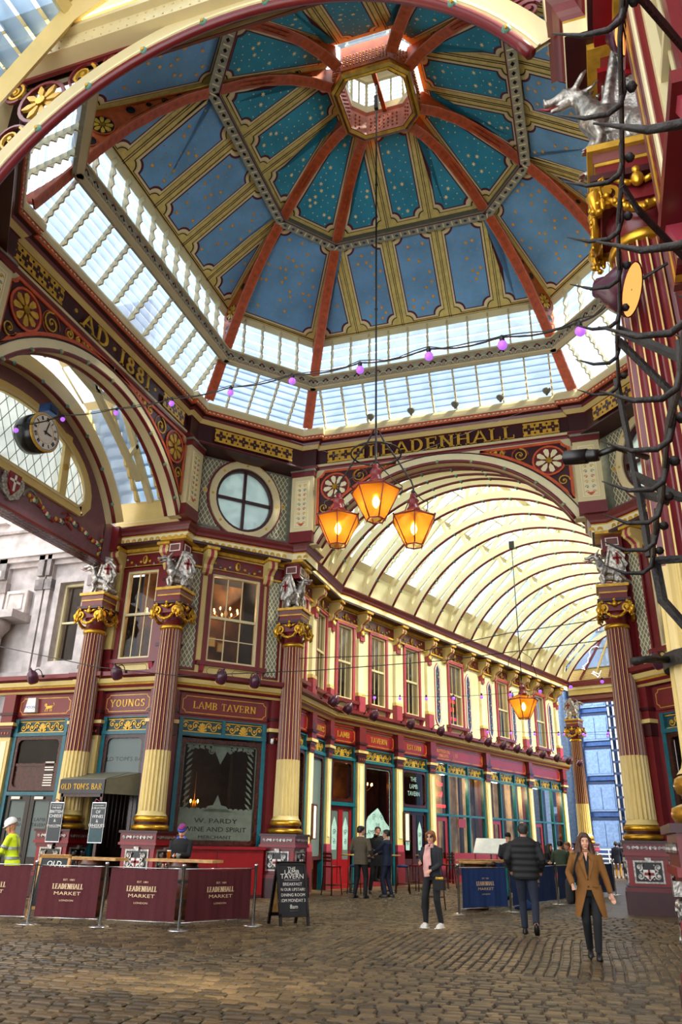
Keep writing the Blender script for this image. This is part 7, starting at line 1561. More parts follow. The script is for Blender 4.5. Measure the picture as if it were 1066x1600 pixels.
def arm(pts, r=(.012, .04)): b = MB(); b.tube('iron', pts, [r] * len(pts), 6, False); b.build('strut', br)
arm([(4.45, -11.9, 4.95), (4.8, -11.16, 5.37), (5.0, -10.7, 5.6)], (.018, .045)); arm([(4.45, -10.75, 4.9), (4.52, -10.65, 4.8), (4.8, -10.13, 4.84), (5.1, -9.6, 4.9)], (.014, .035)); arm([(4.45, -9.23, 5.0), (4.8, -9.48, 4.51), (5.12, -9.7, 4.3)], (.014, .04)); arm([(4.45, -9.1, 5.0), (4.8, -9.04, 4.45), (5.12, -9.0, 4.0)], (.012, .035)); arm([(4.45, -8.45, 5.06), (4.47, -8.5, 4.4), (4.47, -8.75, 3.75), (4.47, -8.78, 3.36)], (.025, .03))
arm([(4.45, -8.6, 4.1), (4.7, -9.0, 3.7), (5.1, -9.4, 3.45)]); arm([(4.46, -8.5, 4.0), (4.6, -9.2, 3.6), (4.47, -9.9, 3.34)]); arm([(4.47, -8.8, 3.32), (4.7, -8.85, 3.3), (5.15, -8.9, 3.3)], (.02, .03)); arm([(4.5, -8.8, 3.3), (4.5, -8.9, 3.0), (4.62, -9.1, 2.72), (5.0, -9.4, 2.55)]); arm([(4.95, -10.5, 4.75), (4.7, -10.6, 4.1), (4.48, -10.7, 3.34)], (.006, .012))
clp = MB(); 
for i in range(20):
    a = 2 * PI * i / 20; a1 = 2 * PI * (i + 1) / 20; clp.add([(4.95 + r * math.cos(q), -7.6 + r * math.sin(q), z) for z in (2.78, 2.9) for r in (.40,) for q in (a, a1)], [(0, 1, 3, 2)], 'iron')
clp.tube('iron', [(4.58, -7.75, 2.84), (4.42, -7.9, 2.82), (4.3, -7.95, 2.8)], .03, 6); tag(clp.build('column_clamp'), 'black iron collar clamped round the closest column shaft', 'clamp')

# ================================================================ barriers, boards, tables, stools
def post(p, label, group): 
    t = thing('barrier_post', label, 'post', (*p, 0), group=group); b = MB(); b.lathe('steel', [(.19, 0), (.19, .015), (.16, .03), (.03, .045)], n=24); b.build('base', t, world=False); b = MB(); b.lathe('steel', [(.026, .04), (.026, .99), (.034, .99), (.034, 1.03), (.02, 1.04)], n=14); b.build('tube', t, world=False); return t
def banner(A, B, m_, label, group, zlo=.13, zhi=.95, text=True, flip=False):
    A, B = Vector((*A, 0)), Vector((*B, 0)); d = (B - A); L = d.length; d.normalize(); n = Vector((d.y, -d.x, 0)); T = frame(A, d, n); t = thing('barrier_banner', label, 'banner', tuple((A + B) / 2 + Vector((0, 0, .1))), group=group)
    b = MB(T); nx, nz = 26, 10; v = []; th = .004
    for j in range(nz + 1):
        for i in range(nx + 1): x = .1 + (L - .2) * i / nx; z = zlo + (zhi - zlo) * j / nz + .012 * math.sin(PI * i / nx) * (-1 if j == nz else 1) * (1 if j in (0, nz) else 0); v.append((x, .018 * math.sin(i * .75 + j * .2) * (1 - j / nz) + .01 * math.sin(i * 2.1 + 1), z))
    F = [(j * (nx + 1) + i, j * (nx + 1) + i + 1, (j + 1) * (nx + 1) + i + 1, (j + 1) * (nx + 1) + i) for j in range(nz) for i in range(nx)]; b.add(v, F, m_, True); b.build('canvas', t)
    if text:
        b = MB(T); c = L / 2; plain(b, 'printC', 'EST. 1881', c, .72, .03, .035, sx=1.3); word(b, 'printC', 'LEADENHALL', c - .29, c + .29, .585, .085, .032, .002, bold=.2, serif=.08); plain(b, 'printC', 'MARKET', c, .49, .055, .035, sx=1.7); plain(b, 'printC', 'LONDON', c, .39, .028, .035, sx=1.5); b.build('printed_lettering', t)
    for z in (zhi + .01, zlo - .01): b = MB(T); b.tube('steel', [(.03, 0, z), (L - .03, 0, z)], .011, 6); b.build('cross_rail', t)
GR = 'steel posts of the burgundy barrier'; P_ = [(-7.6, -1.7), (-5.99, -1.47), (-4.68, -1.21), (-3.2, -1.07), (-2.3, .12)]
P_[4] = (-2.42, .3)
for p, lb in zip(P_[1:], ('leftmost in view, beside the worker', 'between the first two whole burgundy banners', 'below the man in the purple beanie', 'beside the LAMB TAVERN chalkboard')): post(p, 'steel barrier post ' + lb, GR)
for i, lb in enumerate(('cut by the left edge of the picture', 'in front of the small OLD TOM\'S chalkboard', 'below the column beside the awning', 'between the beanie man and the LAMB TAVERN chalkboard')): banner(P_[i], P_[i + 1], 'bannerR', 'burgundy LEADENHALL MARKET barrier banner ' + lb, 'burgundy barrier banners')
Q_ = [(.6, 4.85), (1.6, 6.18), (2.48, 9.51), (3.99, 15.3)]; GB = 'steel posts of the blue barrier'
for p, lb in zip(Q_, ('at the left end of the blue barrier, by the barrel', 'behind the man in the black puffer jacket', 'left of the woman in the camel coat', 'at the far right end of the blue barrier')): post(p, 'steel barrier post ' + lb, GB)
for i, lb in enumerate(('between the woman with the scarf and the man in black', 'just behind the man in the black puffer jacket', 'behind the woman in the camel coat')): banner(Q_[i], Q_[i + 1], 'bannerB', 'blue LEADENHALL MARKET barrier banner ' + lb, 'blue barrier banners', text=True)
banner((-.3, 11.3), (1.1, 12.2), 'bannerB', 'plain blue barrier banner in the row behind, nearer the shopfront', 'rear blue banners', text=False); banner((1.2, 12.3), (2.2, 13.8), 'bannerB', 'plain blue barrier banner in the row behind, farther one', 'rear blue banners', text=False); post((1.15, 12.25), 'steel barrier post in the rear row behind the plank tables', 'rear steel post')
def aboard(label, loc, rz, h, w_, lines, frame_m='blackP', title=None):
    t = thing('chalkboard_sign', label, 'chalkboard', loc, rz); R = Matrix.Rotation(rz, 4, 'Z'); L0 = Matrix.Translation(loc) @ R
    for sg, nm in ((1, 'front_board'), (-1, 'back_board')):
        T = L0 @ Matrix.Translation((0, -sg * .27, 0)) @ Matrix.Rotation(-sg * .25, 4, 'X') @ frame((0, 0), (sg, 0), (0, -sg)); b = MB(T); b.box(frame_m, -w_ / 2, -w_ / 2 + .05, -.02, .02, 0, h); b.box(frame_m, w_ / 2 - .05, w_ / 2, -.02, .02, 0, h); b.box(frame_m, -w_ / 2, w_ / 2, -.02, .02, h - .06, h); b.box(frame_m, -w_ / 2, w_ / 2, -.02, .02, .16, .22); b.box('chalk' if sg > 0 else 'woodL', -w_ / 2 + .04, w_ / 2 - .04, -.01, .005, .2, h - .04); b.build(nm, t)
        if sg > 0:
            b = MB(T)
            for s_, z, hh, sx in lines: plain(b, 'white', s_, 0, z * h, hh, .009, sx=sx, shear=.05)
            b.build('chalk_lettering', t)
    return t
aboard("black A-board chalked with THE LAMB TAVERN breakfast notice", (-1.9, .75, 0), .42, 1.12, .62, [('THE', .86, .06, 1.1), ('LAMB', .80, .075, 1.2), ('TAVERN', .73, .085, 1.1), ('_______', .715, .06, 1.1), ('BREAKFAST', .62, .055, 1.0), ('IN OUR UPSTAIRS', .54, .05, .95), ('DINING ROOM', .455, .052, 1.0), ('FROM MONDAY 3rd', .37, .055, .9), ('8am', .27, .07, 1.0), ('________', .24, .02, 1.5)])
aboard("smaller orange-framed chalkboard reading OLD TOM'S BAR beside the worker", (-6.45, -.35, 0), .15, 1.15, .62, [("OLD", .82, .09, 1.1), ("TOM'S", .72, .11, 1.1), ('BAR', .6, .11, 1.2)], 'woodL')
def stool(label, loc, rz, seat='red', back=True, m_='wood'):
    t = thing('bar_stool', label, 'stool', loc, rz); W = False; b = MB(); b.lathe(seat, [(.17, .74), (.19, .76), (.19, .79), (.16, .81)], n=18) if not back else b.box(seat, -.2, .2, -.19, .19, .75, .79); b.build('seat', t, world=False)
    for sx in (-1, 1):
        for sy in (-1, 1): b = MB(); b.tube(m_, [(sx * .22, sy * .21, 0), (sx * .17, sy * .17, .75)] + ([(sx * .18, -.2, 1.14)] if back and sy < 0 else []), .018, 5); b.build('leg', t, world=False)
    b = MB(); [b.tube(m_, p, .012, 5) for z in (.28,) for p in ([(-.2, -.2, z), (.2, -.2, z)], [(-.2, .2, z), (.2, .2, z)], [(-.2, -.2, z), (-.2, .2, z)], [(.2, -.2, z), (.2, .2, z)])]; b.build('stretcher', t, world=False)
    if back: b = MB(); [b.box(m_, -.18, .18, -.215, -.19, z, z + .05) for z in (.9, .99, 1.09)]; b.build('backrest', t, world=False)
def hightable(label, loc, r=.34, m_='woodL'):
    t = thing('high_table', label, 'table', loc); b = MB(); b.lathe(m_, [(r, 1.05), (r, 1.09), (.01, 1.09)], n=26); b.build('tabletop', t, world=False); b = MB(); b.lathe('blackP', [(.24, 0), (.24, .02), (.04, .05), (.035, 1.05)], n=16); b.build('pedestal', t, world=False)
hightable('high round table nearest the red pub door in the arcade', (-3.95, 11.2, 0)); hightable('high round table behind the two suited men', (-2.95, 12.4, 0)); hightable('high round table left of the woman with the scarf', (-2.15, 14.6, 0), .45)
for lb, p, rz, st_, bk in (('red-seated wooden bar stool left of the man in the tweed jacket', (-3.95, 9.35, 0), -.5, 'red', True), ('blue-topped backless stool by the first high table', (-3.55, 10.5, 0), 0, 'bannerB', False), ('blue-topped backless stool between the men', (-2.35, 11.6, 0), .3, 'bannerB', False), ('red-backed stool right of the navy suit', (-2.2, 13.0, 0), 1.2, 'red', True),
                        ('dark wooden stool under the third high table', (-1.9, 14.0, 0), .4, 'wood', True), ('dark wooden stool near the dark pub door', (-1.6, 15.2, 0), 2.6, 'wood', True), ('tall dark stool just behind the woman with the scarf', (-.2, 5.9, 0), .6, 'wood', False)): stool(lb, p, rz, st_, bk)
def barrel(label, loc, top=1.06, plank=None):
    t = thing('barrel_table', label, 'barrel', loc); b = MB(); b.lathe('wood', [(.27, 0), (.3, .12), (.34, .45), (.34, .6), (.3, .9), (.27, 1.02)], n=24); b.build('staves', t, world=False); b = MB(); [b.lathe('black', [(r, z), (r, z + .05)], n=24, cap=False) for r, z in ((.292, .08), (.335, .32), (.342, .66), (.3, .9))]; b.build('hoop', t, world=False); b = MB()
    if plank: b.box('woodL', -plank / 2, plank / 2, -.24, .24, 1.02, top + .01)
    else: b.lathe('woodL', [(.4, 1.02), (.4, 1.07), (.01, 1.07)], n=26)
    b.build('tabletop', t, world=False); return t
barrel('oak barrel table behind the woman with the pink scarf', (.75, 6.5, 0)); barrel('oak barrel carrying a plank top in front of the beanie man', (-4.2, .75, 0), plank=1.5); barrel('oak barrel with plank top left of the beanie man', (-6.0, .3, 0), plank=1.3); barrel('barrel with a long plank top behind the man in black', (.6, 9.3, 0), plank=1.6).rotation_euler = (0, 0, .7)
b = MB(); b.lathe('amber', [(.03, 0), (.04, .13)], (-4.55, .72, 1.08), 12); b.lathe('white', [(.042, .13), (.042, .15)], (-4.55, .72, 1.08), 12); tag(b.build('beer_glass'), 'glass of beer on the plank by the beanie man', 'glass')
b = MB(); b.lathe('frost', [(.03, 0), (.035, .09)], (-4.3, .66, 1.08), 12); tag(b.build('tumbler'), 'small empty tumbler right of the beer on the plank', 'glass')
es = thing('menu_lectern', 'slanted white menu stand by the shopfront behind the blue banners', 'menu stand', (.2, 13.5, 0)); b = MB(); b.tube('steel', [(.2, 13.5, 0), (.2, 13.5, 1.25)], .03, 6); b.build('stand', es); b = MB(); b.loft('white', [[(-.35, 13.25, 1.2), (.75, 13.15, 1.2), (.7, 13.6, 1.65), (-.3, 13.7, 1.65)], [(-.35, 13.28, 1.17), (.75, 13.18, 1.17), (.7, 13.63, 1.62), (-.3, 13.73, 1.62)]], smooth=False); b.build('menu_board', es)
b = MB(); b.box('red', 7.6, 15.5, .5, .56, .55, 1.1); b.T = None
b = MB(T_F2); b.box('red', 7.6, 15.5, .5, .55, .75, 1.12); b.box('red', 7.6, 15.5, .5, .56, .2, .3); [b.box('maroon', x, x + .08, .48, .58, 0, 1.15) for x in (7.6, 9.5, 11.5, 13.5, 15.4)]; tag(b.build('timber_screen'), 'low red timber screen along the arcade shopfront', 'screen')
b = MB(T_L); b.box('goldP', X(-13.0), X(-12.75), .17, .19, 2.15, 2.65); b.prism('blue1', arc(X(-12.875), 2.45, .08, 0, 2 * PI, 14)[:-1], .19, .2); b.box('white', X(-13.0), X(-12.75), .17, .19, 1.5, 2.1); tag(b.build('parking_notice'), 'yellow and white no-stopping notice at the left edge', 'sign')
for T, x, lb in ((T_F1, 2.4, 'framed menu case beside the corner column'), (T_F2, 4.75, 'framed menu case left of the dark arcade door')): b = MB(T); frame_ring(b, 'wood', x - .18, x + .18, 1.5, 2.55, .04, .16, .26); b.box('white', x - .14, x + .14, .16, .24, 1.54, 2.5); tag(b.build('menu_case'), lb, 'menu case')
b = MB(frame((.9, 6.9), (1, .3), (.3, -1))); b.loft('bannerB', [[(.95 + .25 * math.cos(2 * PI * i / 9) * k, .2 * math.sin(2 * PI * i / 9) * k, z) for i in range(9)] for z, k in ((.02, 1), (.1, .9), (.22, .4), (.28, .1))]); tag(b.build('plastic_bag', None), 'crumpled bright blue bag on the ground between the legs of the man in black', 'bag')
# ================================================================ people
SK = dict(skin=mat('skin_fair', 'd9a184', .5, var=.05), skin2=mat('skin_ruddy', 'c98a6c', .5, var=.05), camel=mat('camel_wool', '80531f', .85, var=.06, bump=.1, bscale=90), puffer=mat('black_quilt', '0d0e10', .7, var=.1), dkgrey=mat('charcoal_cloth', '22242a', .8), blk=mat('black_cloth', '0f1013', .85, var=.1), navy=mat('navy_suit', '17203a', .75), tweed=mat('brown_tweed', '5d5240', .9, var=.25, scale=60),
 hivis=mat('hi_vis_yellow', 'd6ee1c', .6, var=.05), reflect=mat('reflective_grey_tape', '9aa0a0', .35, metal=.4, var=0), hairB=mat('long_brown_hair', '4a2a17', .5, var=.3, scale=30), hairD=mat('dark_hair', '1d1410', .5, var=.2), hairA=mat('auburn_hair', '8a5228', .5, var=.25, scale=30), hairG=mat('grey_hair', 'a09a94', .6), pink=mat('pink_scarf', 'd9a39c', .9, var=.1), jean=mat('dark_denim', '1b2333', .85), green=mat('olive_jacket', '3d4a35', .8), mustard=mat('mustard_shirt', 'b98a3c', .8), helmet=mat('helmet_white', 'eceae4', .35, var=.05),
 beP=mat('beanie_purple', '7a2a6a', .9, var=.1), beB=mat('beanie_blue', '2b55b8', .9), lip=mat('lips', 'a5544e', .5, var=0), eye=mat('eye_dark', '1a1210', .2, var=0), shoeW=mat('pale_sneaker', 'c9c7c3', .7), shoeB=mat('black_shoe', '131214', .4), phone=mat('phone_case', '3f8a92', .3), tealb=mat('teal_cloth', '1f8a86', .8))
M.update(SK)
def ik(a, c, l1, l2, pole):
    a, c = Vector(a), Vector(c); d = c - a; L = min(d.length, (l1 + l2) * .999); dn = d.normalized(); c = a + dn * L; x = (l1 * l1 - l2 * l2 + L * L) / (2 * L); h = math.sqrt(max(l1 * l1 - x * x, 0)); p = Vector(pole); p -= dn * p.dot(dn); p.normalize(); return a + dn * x + p * h, c
def oval(c, rx, ry, n=20, p=2.3, tx=0.0):
    out = []
    for i in range(n):
        a = 2 * PI * i / n; ca, sa = math.cos(a), math.sin(a); x = math.copysign(abs(ca) ** (2 / p), ca) * rx; y = math.copysign(abs(sa) ** (2 / p), sa) * ry; out.append((c[0] + x, c[1] + y, c[2] + y * tx))
    return out
def person(label, loc, face, H=1.75, feet=None, hands=None, lean=0., nod=0., turn=0., top='jacket', topm='dkgrey', botm='blk', shoe='shoeB', hair='short', hairm='hairD', skin='skin', vox=.011, seat=None, extra=None, group=None, fist=False, woman=False, hem=.86, feet_pitch=(0, 0)):
    k = H / 1.75; rz = math.atan2(face[1], face[0]) - PI / 2; t = thing('person', label, 'person', loc, rz, group=group); t.scale = (k, k, k)
    hz = seat if seat else .94; dz = hz - .94
    feet = feet or ((-.1, .02, 0), (.1, -.02, 0)); hands = hands or ((-.27, .05, .82), (.27, .05, .82)); sw = .17 if woman else .195
    def up(p):      # lean the upper body about the hips
        x, y, z = p[0], p[1], p[2] - .94; c, s = math.cos(lean), math.sin(lean); return (x, y * c + z * s, hz + z * c - y * s)
    hips = [(-.09, 0, hz - .02), (.09, 0, hz - .02)]; legs = []
    for i in (0, 1):
        f = feet[i]; ank = (f[0], f[1] - .04, f[2] + .09); kn, ank2 = ik(hips[i], ank, .43, .42, (0.06 * (i * 2 - 1), 1, .1)); legs.append((hips[i], kn, ank2, f))
    sh = [up((-sw, 0, 1.42)), up((sw, 0, 1.42))]; arms = []
    for i in (0, 1): el, wr = ik(sh[i], hands[i], .29, .26, ((i * 2 - 1) * .6, -1, -.35)); arms.append((sh[i], el, wr))
    hc = Vector(up((0, .02, 1.615))); R = Matrix.Translation(hc) @ Matrix.Rotation(turn, 4, 'Z') @ Matrix.Rotation(-nod - lean * .4, 4, 'X')
    # ---- the body, one skin
    b = MB(); s = skin; w_ = .88 if woman else 1
    b.loft(s, [oval(up(c), rx * w_, ry) for c, rx, ry in (((0, 0, .86), .14, .09), ((0, 0, .95), .16, .1), ((0, 0, 1.08), .13, .085), ((0, 0, 1.25), .15, .1), ((0, 0, 1.37), .17, .095), ((0, -.01, 1.44), .12, .07), ((0, -.01, 1.48), .06, .055))])
    b.tube(s, [up((0, -.01, 1.42)), up((0, .0, 1.5)), hc + Vector((0, -.01, -.04))], [.058, .052, .055], 12)
    for h_, kn, an, f in legs: b.tube(s, [h_, Vector(h_).lerp(kn, .5), kn, kn.lerp(an, .4), an], [.085, .072, .052, .05, .035], 10)
    for f, (h_, kn, an, _) in zip(feet, legs): b.tube(s, [an, (f[0], f[1] - .02, f[2] + .04)], [.036, .03], 8)
    for i, (sh_, el, wr) in enumerate(arms):
        sg = i * 2 - 1; b.tube(s, [sh_, Vector(sh_).lerp(el, .5), el, el.lerp(wr, .45), wr], [.048, .043, .035, .032, .024], 10)
        d = (wr - el).normalized(); side = Vector((-sg, 0, 0)); side -= d * side.dot(d); side.normalize(); nrm = d.cross(side)
        if nrm.y < 0: nrm = -nrm
        # palm, four fingers of different length, thumb from the side
        ax = d.cross(Vector((0, 1, 0)));  ax = ax.normalized() if ax.length > .2 else d.cross(Vector((0, 0, 1))).normalized(); pn = d.cross(ax).normalized()
        if pn.y > 0: pn = -pn
        palm = wr + d * .055; b.tube(s, [wr, wr + d * .03, wr + d * .07, wr + d * .09], [(.022, .02), (.016, .034), (.014, .04), (.01, .036)] if False else [.022, .027, .03, .022], 10)
        curl = .9 if fist else .45; q = -pn
        for j, (o_, l) in enumerate(((-.03, .062), (-.01, .074), (.01, .07), (.029, .056))):
            p0 = wr + d * .075 + ax * o_; p1 = p0 + (d * math.cos(curl * .4) + q * math.sin(curl * .4)) * l * .5; p2 = p1 + (d * math.cos(curl) + q * math.sin(curl)) * l * .35; p3 = p2 + (d * math.cos(curl * 1.7) + q * math.sin(curl * 1.7)) * l * .3; b.tube(s, [p0, p1, p2, p3], [.0095, .009, .0085, .007], 6)
        tx = ax * (-1 if (ax.dot(Vector((-sg, 0, 0))) < 0) else 1); p0 = wr + d * .025 + tx * .018; b.tube(s, [p0, p0 + d * .025 + tx * .028, p0 + d * .05 + tx * .032 + q * .012], [.013, .011, .009], 6)
    # head
    hs = [((0, .03, -.115), .028, .03), ((0, .02, -.1), .045, .055), ((0, .01, -.06), .062, .082), ((0, .0, 0), .073, .095), ((0, -.005, .045), .077, .1), ((0, -.01, .085), .066, .088), ((0, -.015, .112), .04, .055), ((0, -.015, .12), .015, .02)]
    b.T = R; b.loft(s, [oval(c, rx * (.95 if woman else 1), ry, 20, 2.1) for c, rx, ry in hs])
    b.tube(s, [(0, .09, .02), (0, .108, -.018), (0, .112, -.03), (0, .09, -.04)], [.008, .013, .015, .01], 8)
    for sx in (-1, 1): b.ball(s, (sx * .077, -.008, -.01), (.012, .022, .032), 8, 6); b.ball(s, (sx * .034, .078, -.03), (.022, .016, .018), 7, 5); b.tube(s, [(sx * .014, .09, .028), (sx * .05, .078, .026)], [.01, .008], 5)
    b.tube(s, [(-.02, .088, -.063), (0, .1, -.06), (.02, .088, -.063)], [.007, .01, .007], 6); b.ball(s, (0, .078, -.098), (.024, .02, .018), 8, 5)
    b.T = None; solid('body', b, vox, t, 1)
    if vox < .016:
        b = MB(R)
        for sx in (-1, 1): b.ball('white', (sx * .031, .083, .006), (.013, .008, .008), 8, 5); b.ball('eye', (sx * .031, .09, .006), (.006, .004, .006), 6, 5); b.tube(hairm, [(sx * .016, .096, .026), (sx * .034, .093, .032), (sx * .052, .08, .026)], [.003, .004, .002], 5)
        b.tube('lip', [(-.02, .094, -.066), (0, .104, -.063), (.02, .094, -.066)], [.004, .007, .004], 6); b.build('eyes_and_lips', t, world=False)
    # ---- trousers
    b = MB(); b.loft(botm, [oval((0, 0, z), rx * w_, ry) for z, rx, ry in ((hz - .1, .15, .1), (hz, .175, .12), (hz + .1, .155, .11))])
    for h_, kn, an, f in legs:
        e = Vector((0, 0, 0)); b.tube(botm, [h_, Vector(h_).lerp(kn, .5), kn, kn.lerp(an, .5), an + Vector((0, 0, .0))], [.1 * w_, .088 * w_, .068, .062, .056 if not woman else .05], 12)
    solid('trousers', b, max(vox, .013), t, 2)
    b = MB()
    for i, f in enumerate(feet):
        T = Matrix.Translation((f[0], f[1] - .04, f[2] + .02)) @ Matrix.Rotation(feet_pitch[i], 4, 'X'); b.T = T
        b.loft(shoe, [oval((0, .0, z), rx, 1, 16, 2.2) for z, rx in ()] or [[(x * .045, .055 + y * .14, 0 - .02) for x, y in arc(0, 0, 1, 0, 2 * PI, 16)[:-1]], [(x * .046, .055 + y * .14, .015) for x, y in arc(0, 0, 1, 0, 2 * PI, 16)[:-1]], [(x * .04, .05 + y * .125, .045) for x, y in arc(0, 0, 1, 0, 2 * PI, 16)[:-1]], [(x * .036, .0 + y * .055, .085) for x, y in arc(0, 0, 1, 0, 2 * PI, 16)[:-1]]])
        if shoe == 'shoeW': b.box('white', -.045, .045, -.08, .19, -.02, .0)
    b.T = None; b.build('shoes', t, world=False)
    # ---- upper garment
    b = MB(); bulk = {'puffer': 1.28, 'coat': 1.1, 'jacket': 1.08, 'suit': 1.1}[top]
    prof = [((0, 0, hem), .19, .135), ((0, 0, .95), .185, .13), ((0, 0, 1.08), .165, .12), ((0, 0, 1.25), .19, .13), ((0, -.005, 1.36), .205, .125), ((0, -.01, 1.43), .17, .095), ((0, -.01, 1.475), .08, .07)]
    if top == 'puffer':
        prof = []
        for j in range(13): z = .84 + j * .05; base = .168 + .02 * math.sin((z - .84) * 4); q = .009 if j % 2 else -.004; prof.append(((0, 0, z), base + q, .125 + q))
        prof += [((0, -.01, 1.46), .15, .1), ((0, -.01, 1.52), .085, .085)]
    b.loft(topm, [oval(up(c), rx * w_ * bulk, ry * bulk, 24) for c, rx, ry in prof])
    for sh_, el, wr in arms:
        d = (wr - el).normalized(); r0, r1, r2 = (.078, .068, .052) if top == 'puffer' else (.068, .056, .042)
        if top == 'puffer':
            P = []; Rr = []; 
            for j in range(13): f = j / 12; p = Vector(sh_).lerp(el, f * 2) if f < .5 else el.lerp(wr, (f - .5) * 2); P.append(p); Rr.append((r0 + (r2 - r0) * f) + (.006 if j % 2 else -.004))
            b.tube(topm, P, Rr, 12)
        else: b.tube(topm, [Vector(sh_) + Vector((0, 0, .0)), Vector(sh_).lerp(el, .5), el, el.lerp(wr, .5), wr - d * .0], [r0, r0 * .92, r1, r1 * .9, r2], 12)
    solid('upper_garment', b, max(vox, .012) if top != 'puffer' else .011, t, 1)
    # ---- hair
    b = MB(R)
    if hair in ('short', 'long', 'bob'):
        g = 1.1; b.loft(hairm, [oval((0, y, z), rx * g, ry * g, 20, 2.1) for (y, z, rx, ry) in ((-.045, -.05, .055, .06), (-.035, .0, .074, .074), (-.022, .04, .079, .088), (-.012, .075, .078, .094), (-.015, .105, .062, .078), (-.015, .128, .03, .04))])
        for sx in (-1, 1): b.tube(hairm, [(sx * .02, .07, .1), (sx * .06, .05, .075), (sx * .076, .01, .03), (sx * .074, -.02, -.02)], [.02, .022, .02, .012], 7)
    if hair == 'bob':
        for sx in (-1, 1): b.tube(hairm, [(sx * .01, .085, .09), (sx * .055, .07, .06), (sx * .085, .02, .02), (sx * .085, -.01, -.06)], [.025, .035, .035, .03], 8)
        b.tube(hairm, [(0, -.08, .06), (0, -.09, -.03), (0, -.07, -.1)], [.06, .07, .04], 10)
    if hair == 'long':
        for sx in (-1, 1):
            b.tube(hairm, [(0, .06, .115), (sx * .05, .06, .08), (sx * .078, .03, 0), (sx * .085, .03, -.1), (sx * .1, .06, -.22), (sx * .11, .09, -.34), (sx * .09, .1, -.44)], [.02, .025, .03, .036, .042, .038, .01], 9)
            b.tube(hairm, [(sx * .06, -.04, .05), (sx * .09, -.03, -.08), (sx * .11, -.03, -.2), (sx * .12, -.0, -.36)], [.045, .055, .055, .02], 9)
        b.tube(hairm, [(0, -.08, .06), (0, -.1, -.08), (0, -.11, -.25), (0, -.09, -.36)], [.07, .08, .08, .03], 10)
    if hair in ('short', 'long', 'bob'): solid('hair', b, .009 if vox < .012 else .014, t, 1)
    if hair == 'beanie':
        b.loft('beB', [oval((0, -.005, z), .083 * q, .105 * q, 20, 2.1) for z, q in ((.02, 1.02), (.06, 1.03), (.075, 1.0))]); b.loft('beP', [oval((0, -.008, z), .083 * q, .105 * q, 20, 2.1) for z, q in ((.07, 1.0), (.105, .92), (.14, .6), (.155, .2))]); b.build('beanie', t, world=False)
    if hair == 'helmet':
        b.loft('helmet', [oval((0, -.01, z), .095 * q, .125 * q, 22, 2.1) for z, q in ((.03, 1.02), (.06, 1.03), (.11, .98), (.155, .75), (.18, .3))]); b.loft('helmet', [oval((0, .03, z), .09, .13, 20) for z in (.03, .04)]); b.tube('blackP', [(-.09, 0, .03), (-.07, .03, -.08), (0, .05, -.12), (.07, .03, -.08), (.09, 0, .03)], .005, 5); b.build('helmet', t, world=False)
    if hair == 'cap': b.loft('blk', [oval((0, -.01, z), .083 * q, .105 * q, 20, 2.1) for z, q in ((.02, 1.02), (.08, 1.0), (.12, .8), (.14, .3))]); b.box('blk', -.05, .05, .08, .16, .03, .04); b.build('cap', t, world=False)
    if extra: extra(t, R, up, arms, legs)
    return t
def x_coat(t, R, up, arms, legs):
    # long open coat skirt, lapels, buttons, bag and phone
    b = MB(); secs_o = []
    rings = ((1.0, .185, .135, .10), (.9, .205, .155, .22), (.78, .215, .17, .42), (.66, .225, .185, .62), (.56, .235, .195, .80))
    for th in (0, -.012):
        S_ = []
        for z, rx, ry, gap in rings:
            n = 28; S_.append([((rx + th) * math.cos(PI / 2 + gap + (2 * PI - 2 * gap) * i / n), (ry + th) * math.sin(PI / 2 + gap + (2 * PI - 2 * gap) * i / n), z) for i in range(n + 1)])
        b.loft('camel', S_, cap=False, close=False)
    b.build('coat_skirt', t, world=False)
    b = MB()
    for sx in (-1, 1): b.add([(sx * .05, .115, 1.47), (sx * .11, .135, 1.36), (sx * .085, .155, 1.25), (sx * .01, .168, 1.07), (sx * .03, .15, 1.28)], [(0, 1, 2, 3, 4)], 'camel'); b.add([(sx * .05, .125, 1.47), (sx * .115, .145, 1.36), (sx * .085, .16, 1.33), (sx * .03, .15, 1.42)], [(0, 1, 2, 3)], 'camel')
    b.build('lapel', t, world=False); b = MB(); b.add([(-.045, .128, 1.45), (.045, .128, 1.45), (.03, .145, 1.28), (0, .152, 1.12), (-.03, .145, 1.28)], [(0, 1, 2, 3, 4)], 'blk'); b.add([(-.03, .132, 1.46), (.03, .132, 1.46), (0, .15, 1.33)], [(0, 1, 2)], 'skin'); b.build('dark_top', t, world=False)
    b = MB(); [b.ball('eye', (0.005, .165, z), (.012, .006, .012), 8, 5) for z in (1.08, .98)]; b.box('camel', -.14, -.06, .13, .16, .98, 1.0); b.build('coat_button', t, world=False)
def x_strap(t, R, up, arms, legs):
    b = MB(); b.tube('blk', [(.1, .1, 1.46), (.17, .14, 1.3), (.22, .05, 1.1), (.26, -.08, 1.0)], .014, 6); b.tube('blk', [(.1, .08, 1.47), (.12, -.12, 1.45), (.22, -.16, 1.1)], .014, 6); o = b.build('bag_strap', t, world=False)
b = None
def at_person(t, p):
    """world point of a spot given in a figure's own frame"""
    R = Matrix.Translation(t.location) @ Matrix.Rotation(t.rotation_euler[2], 4, 'Z') @ Matrix.Diagonal((t.scale[0],) * 3 + (1,)); return R @ Vector(p)
def pw(t): return Matrix.Translation(t.location) @ Matrix.Rotation(t.rotation_euler[2], 4, 'Z') @ Matrix.Diagonal((t.scale[0],) * 3 + (1,))
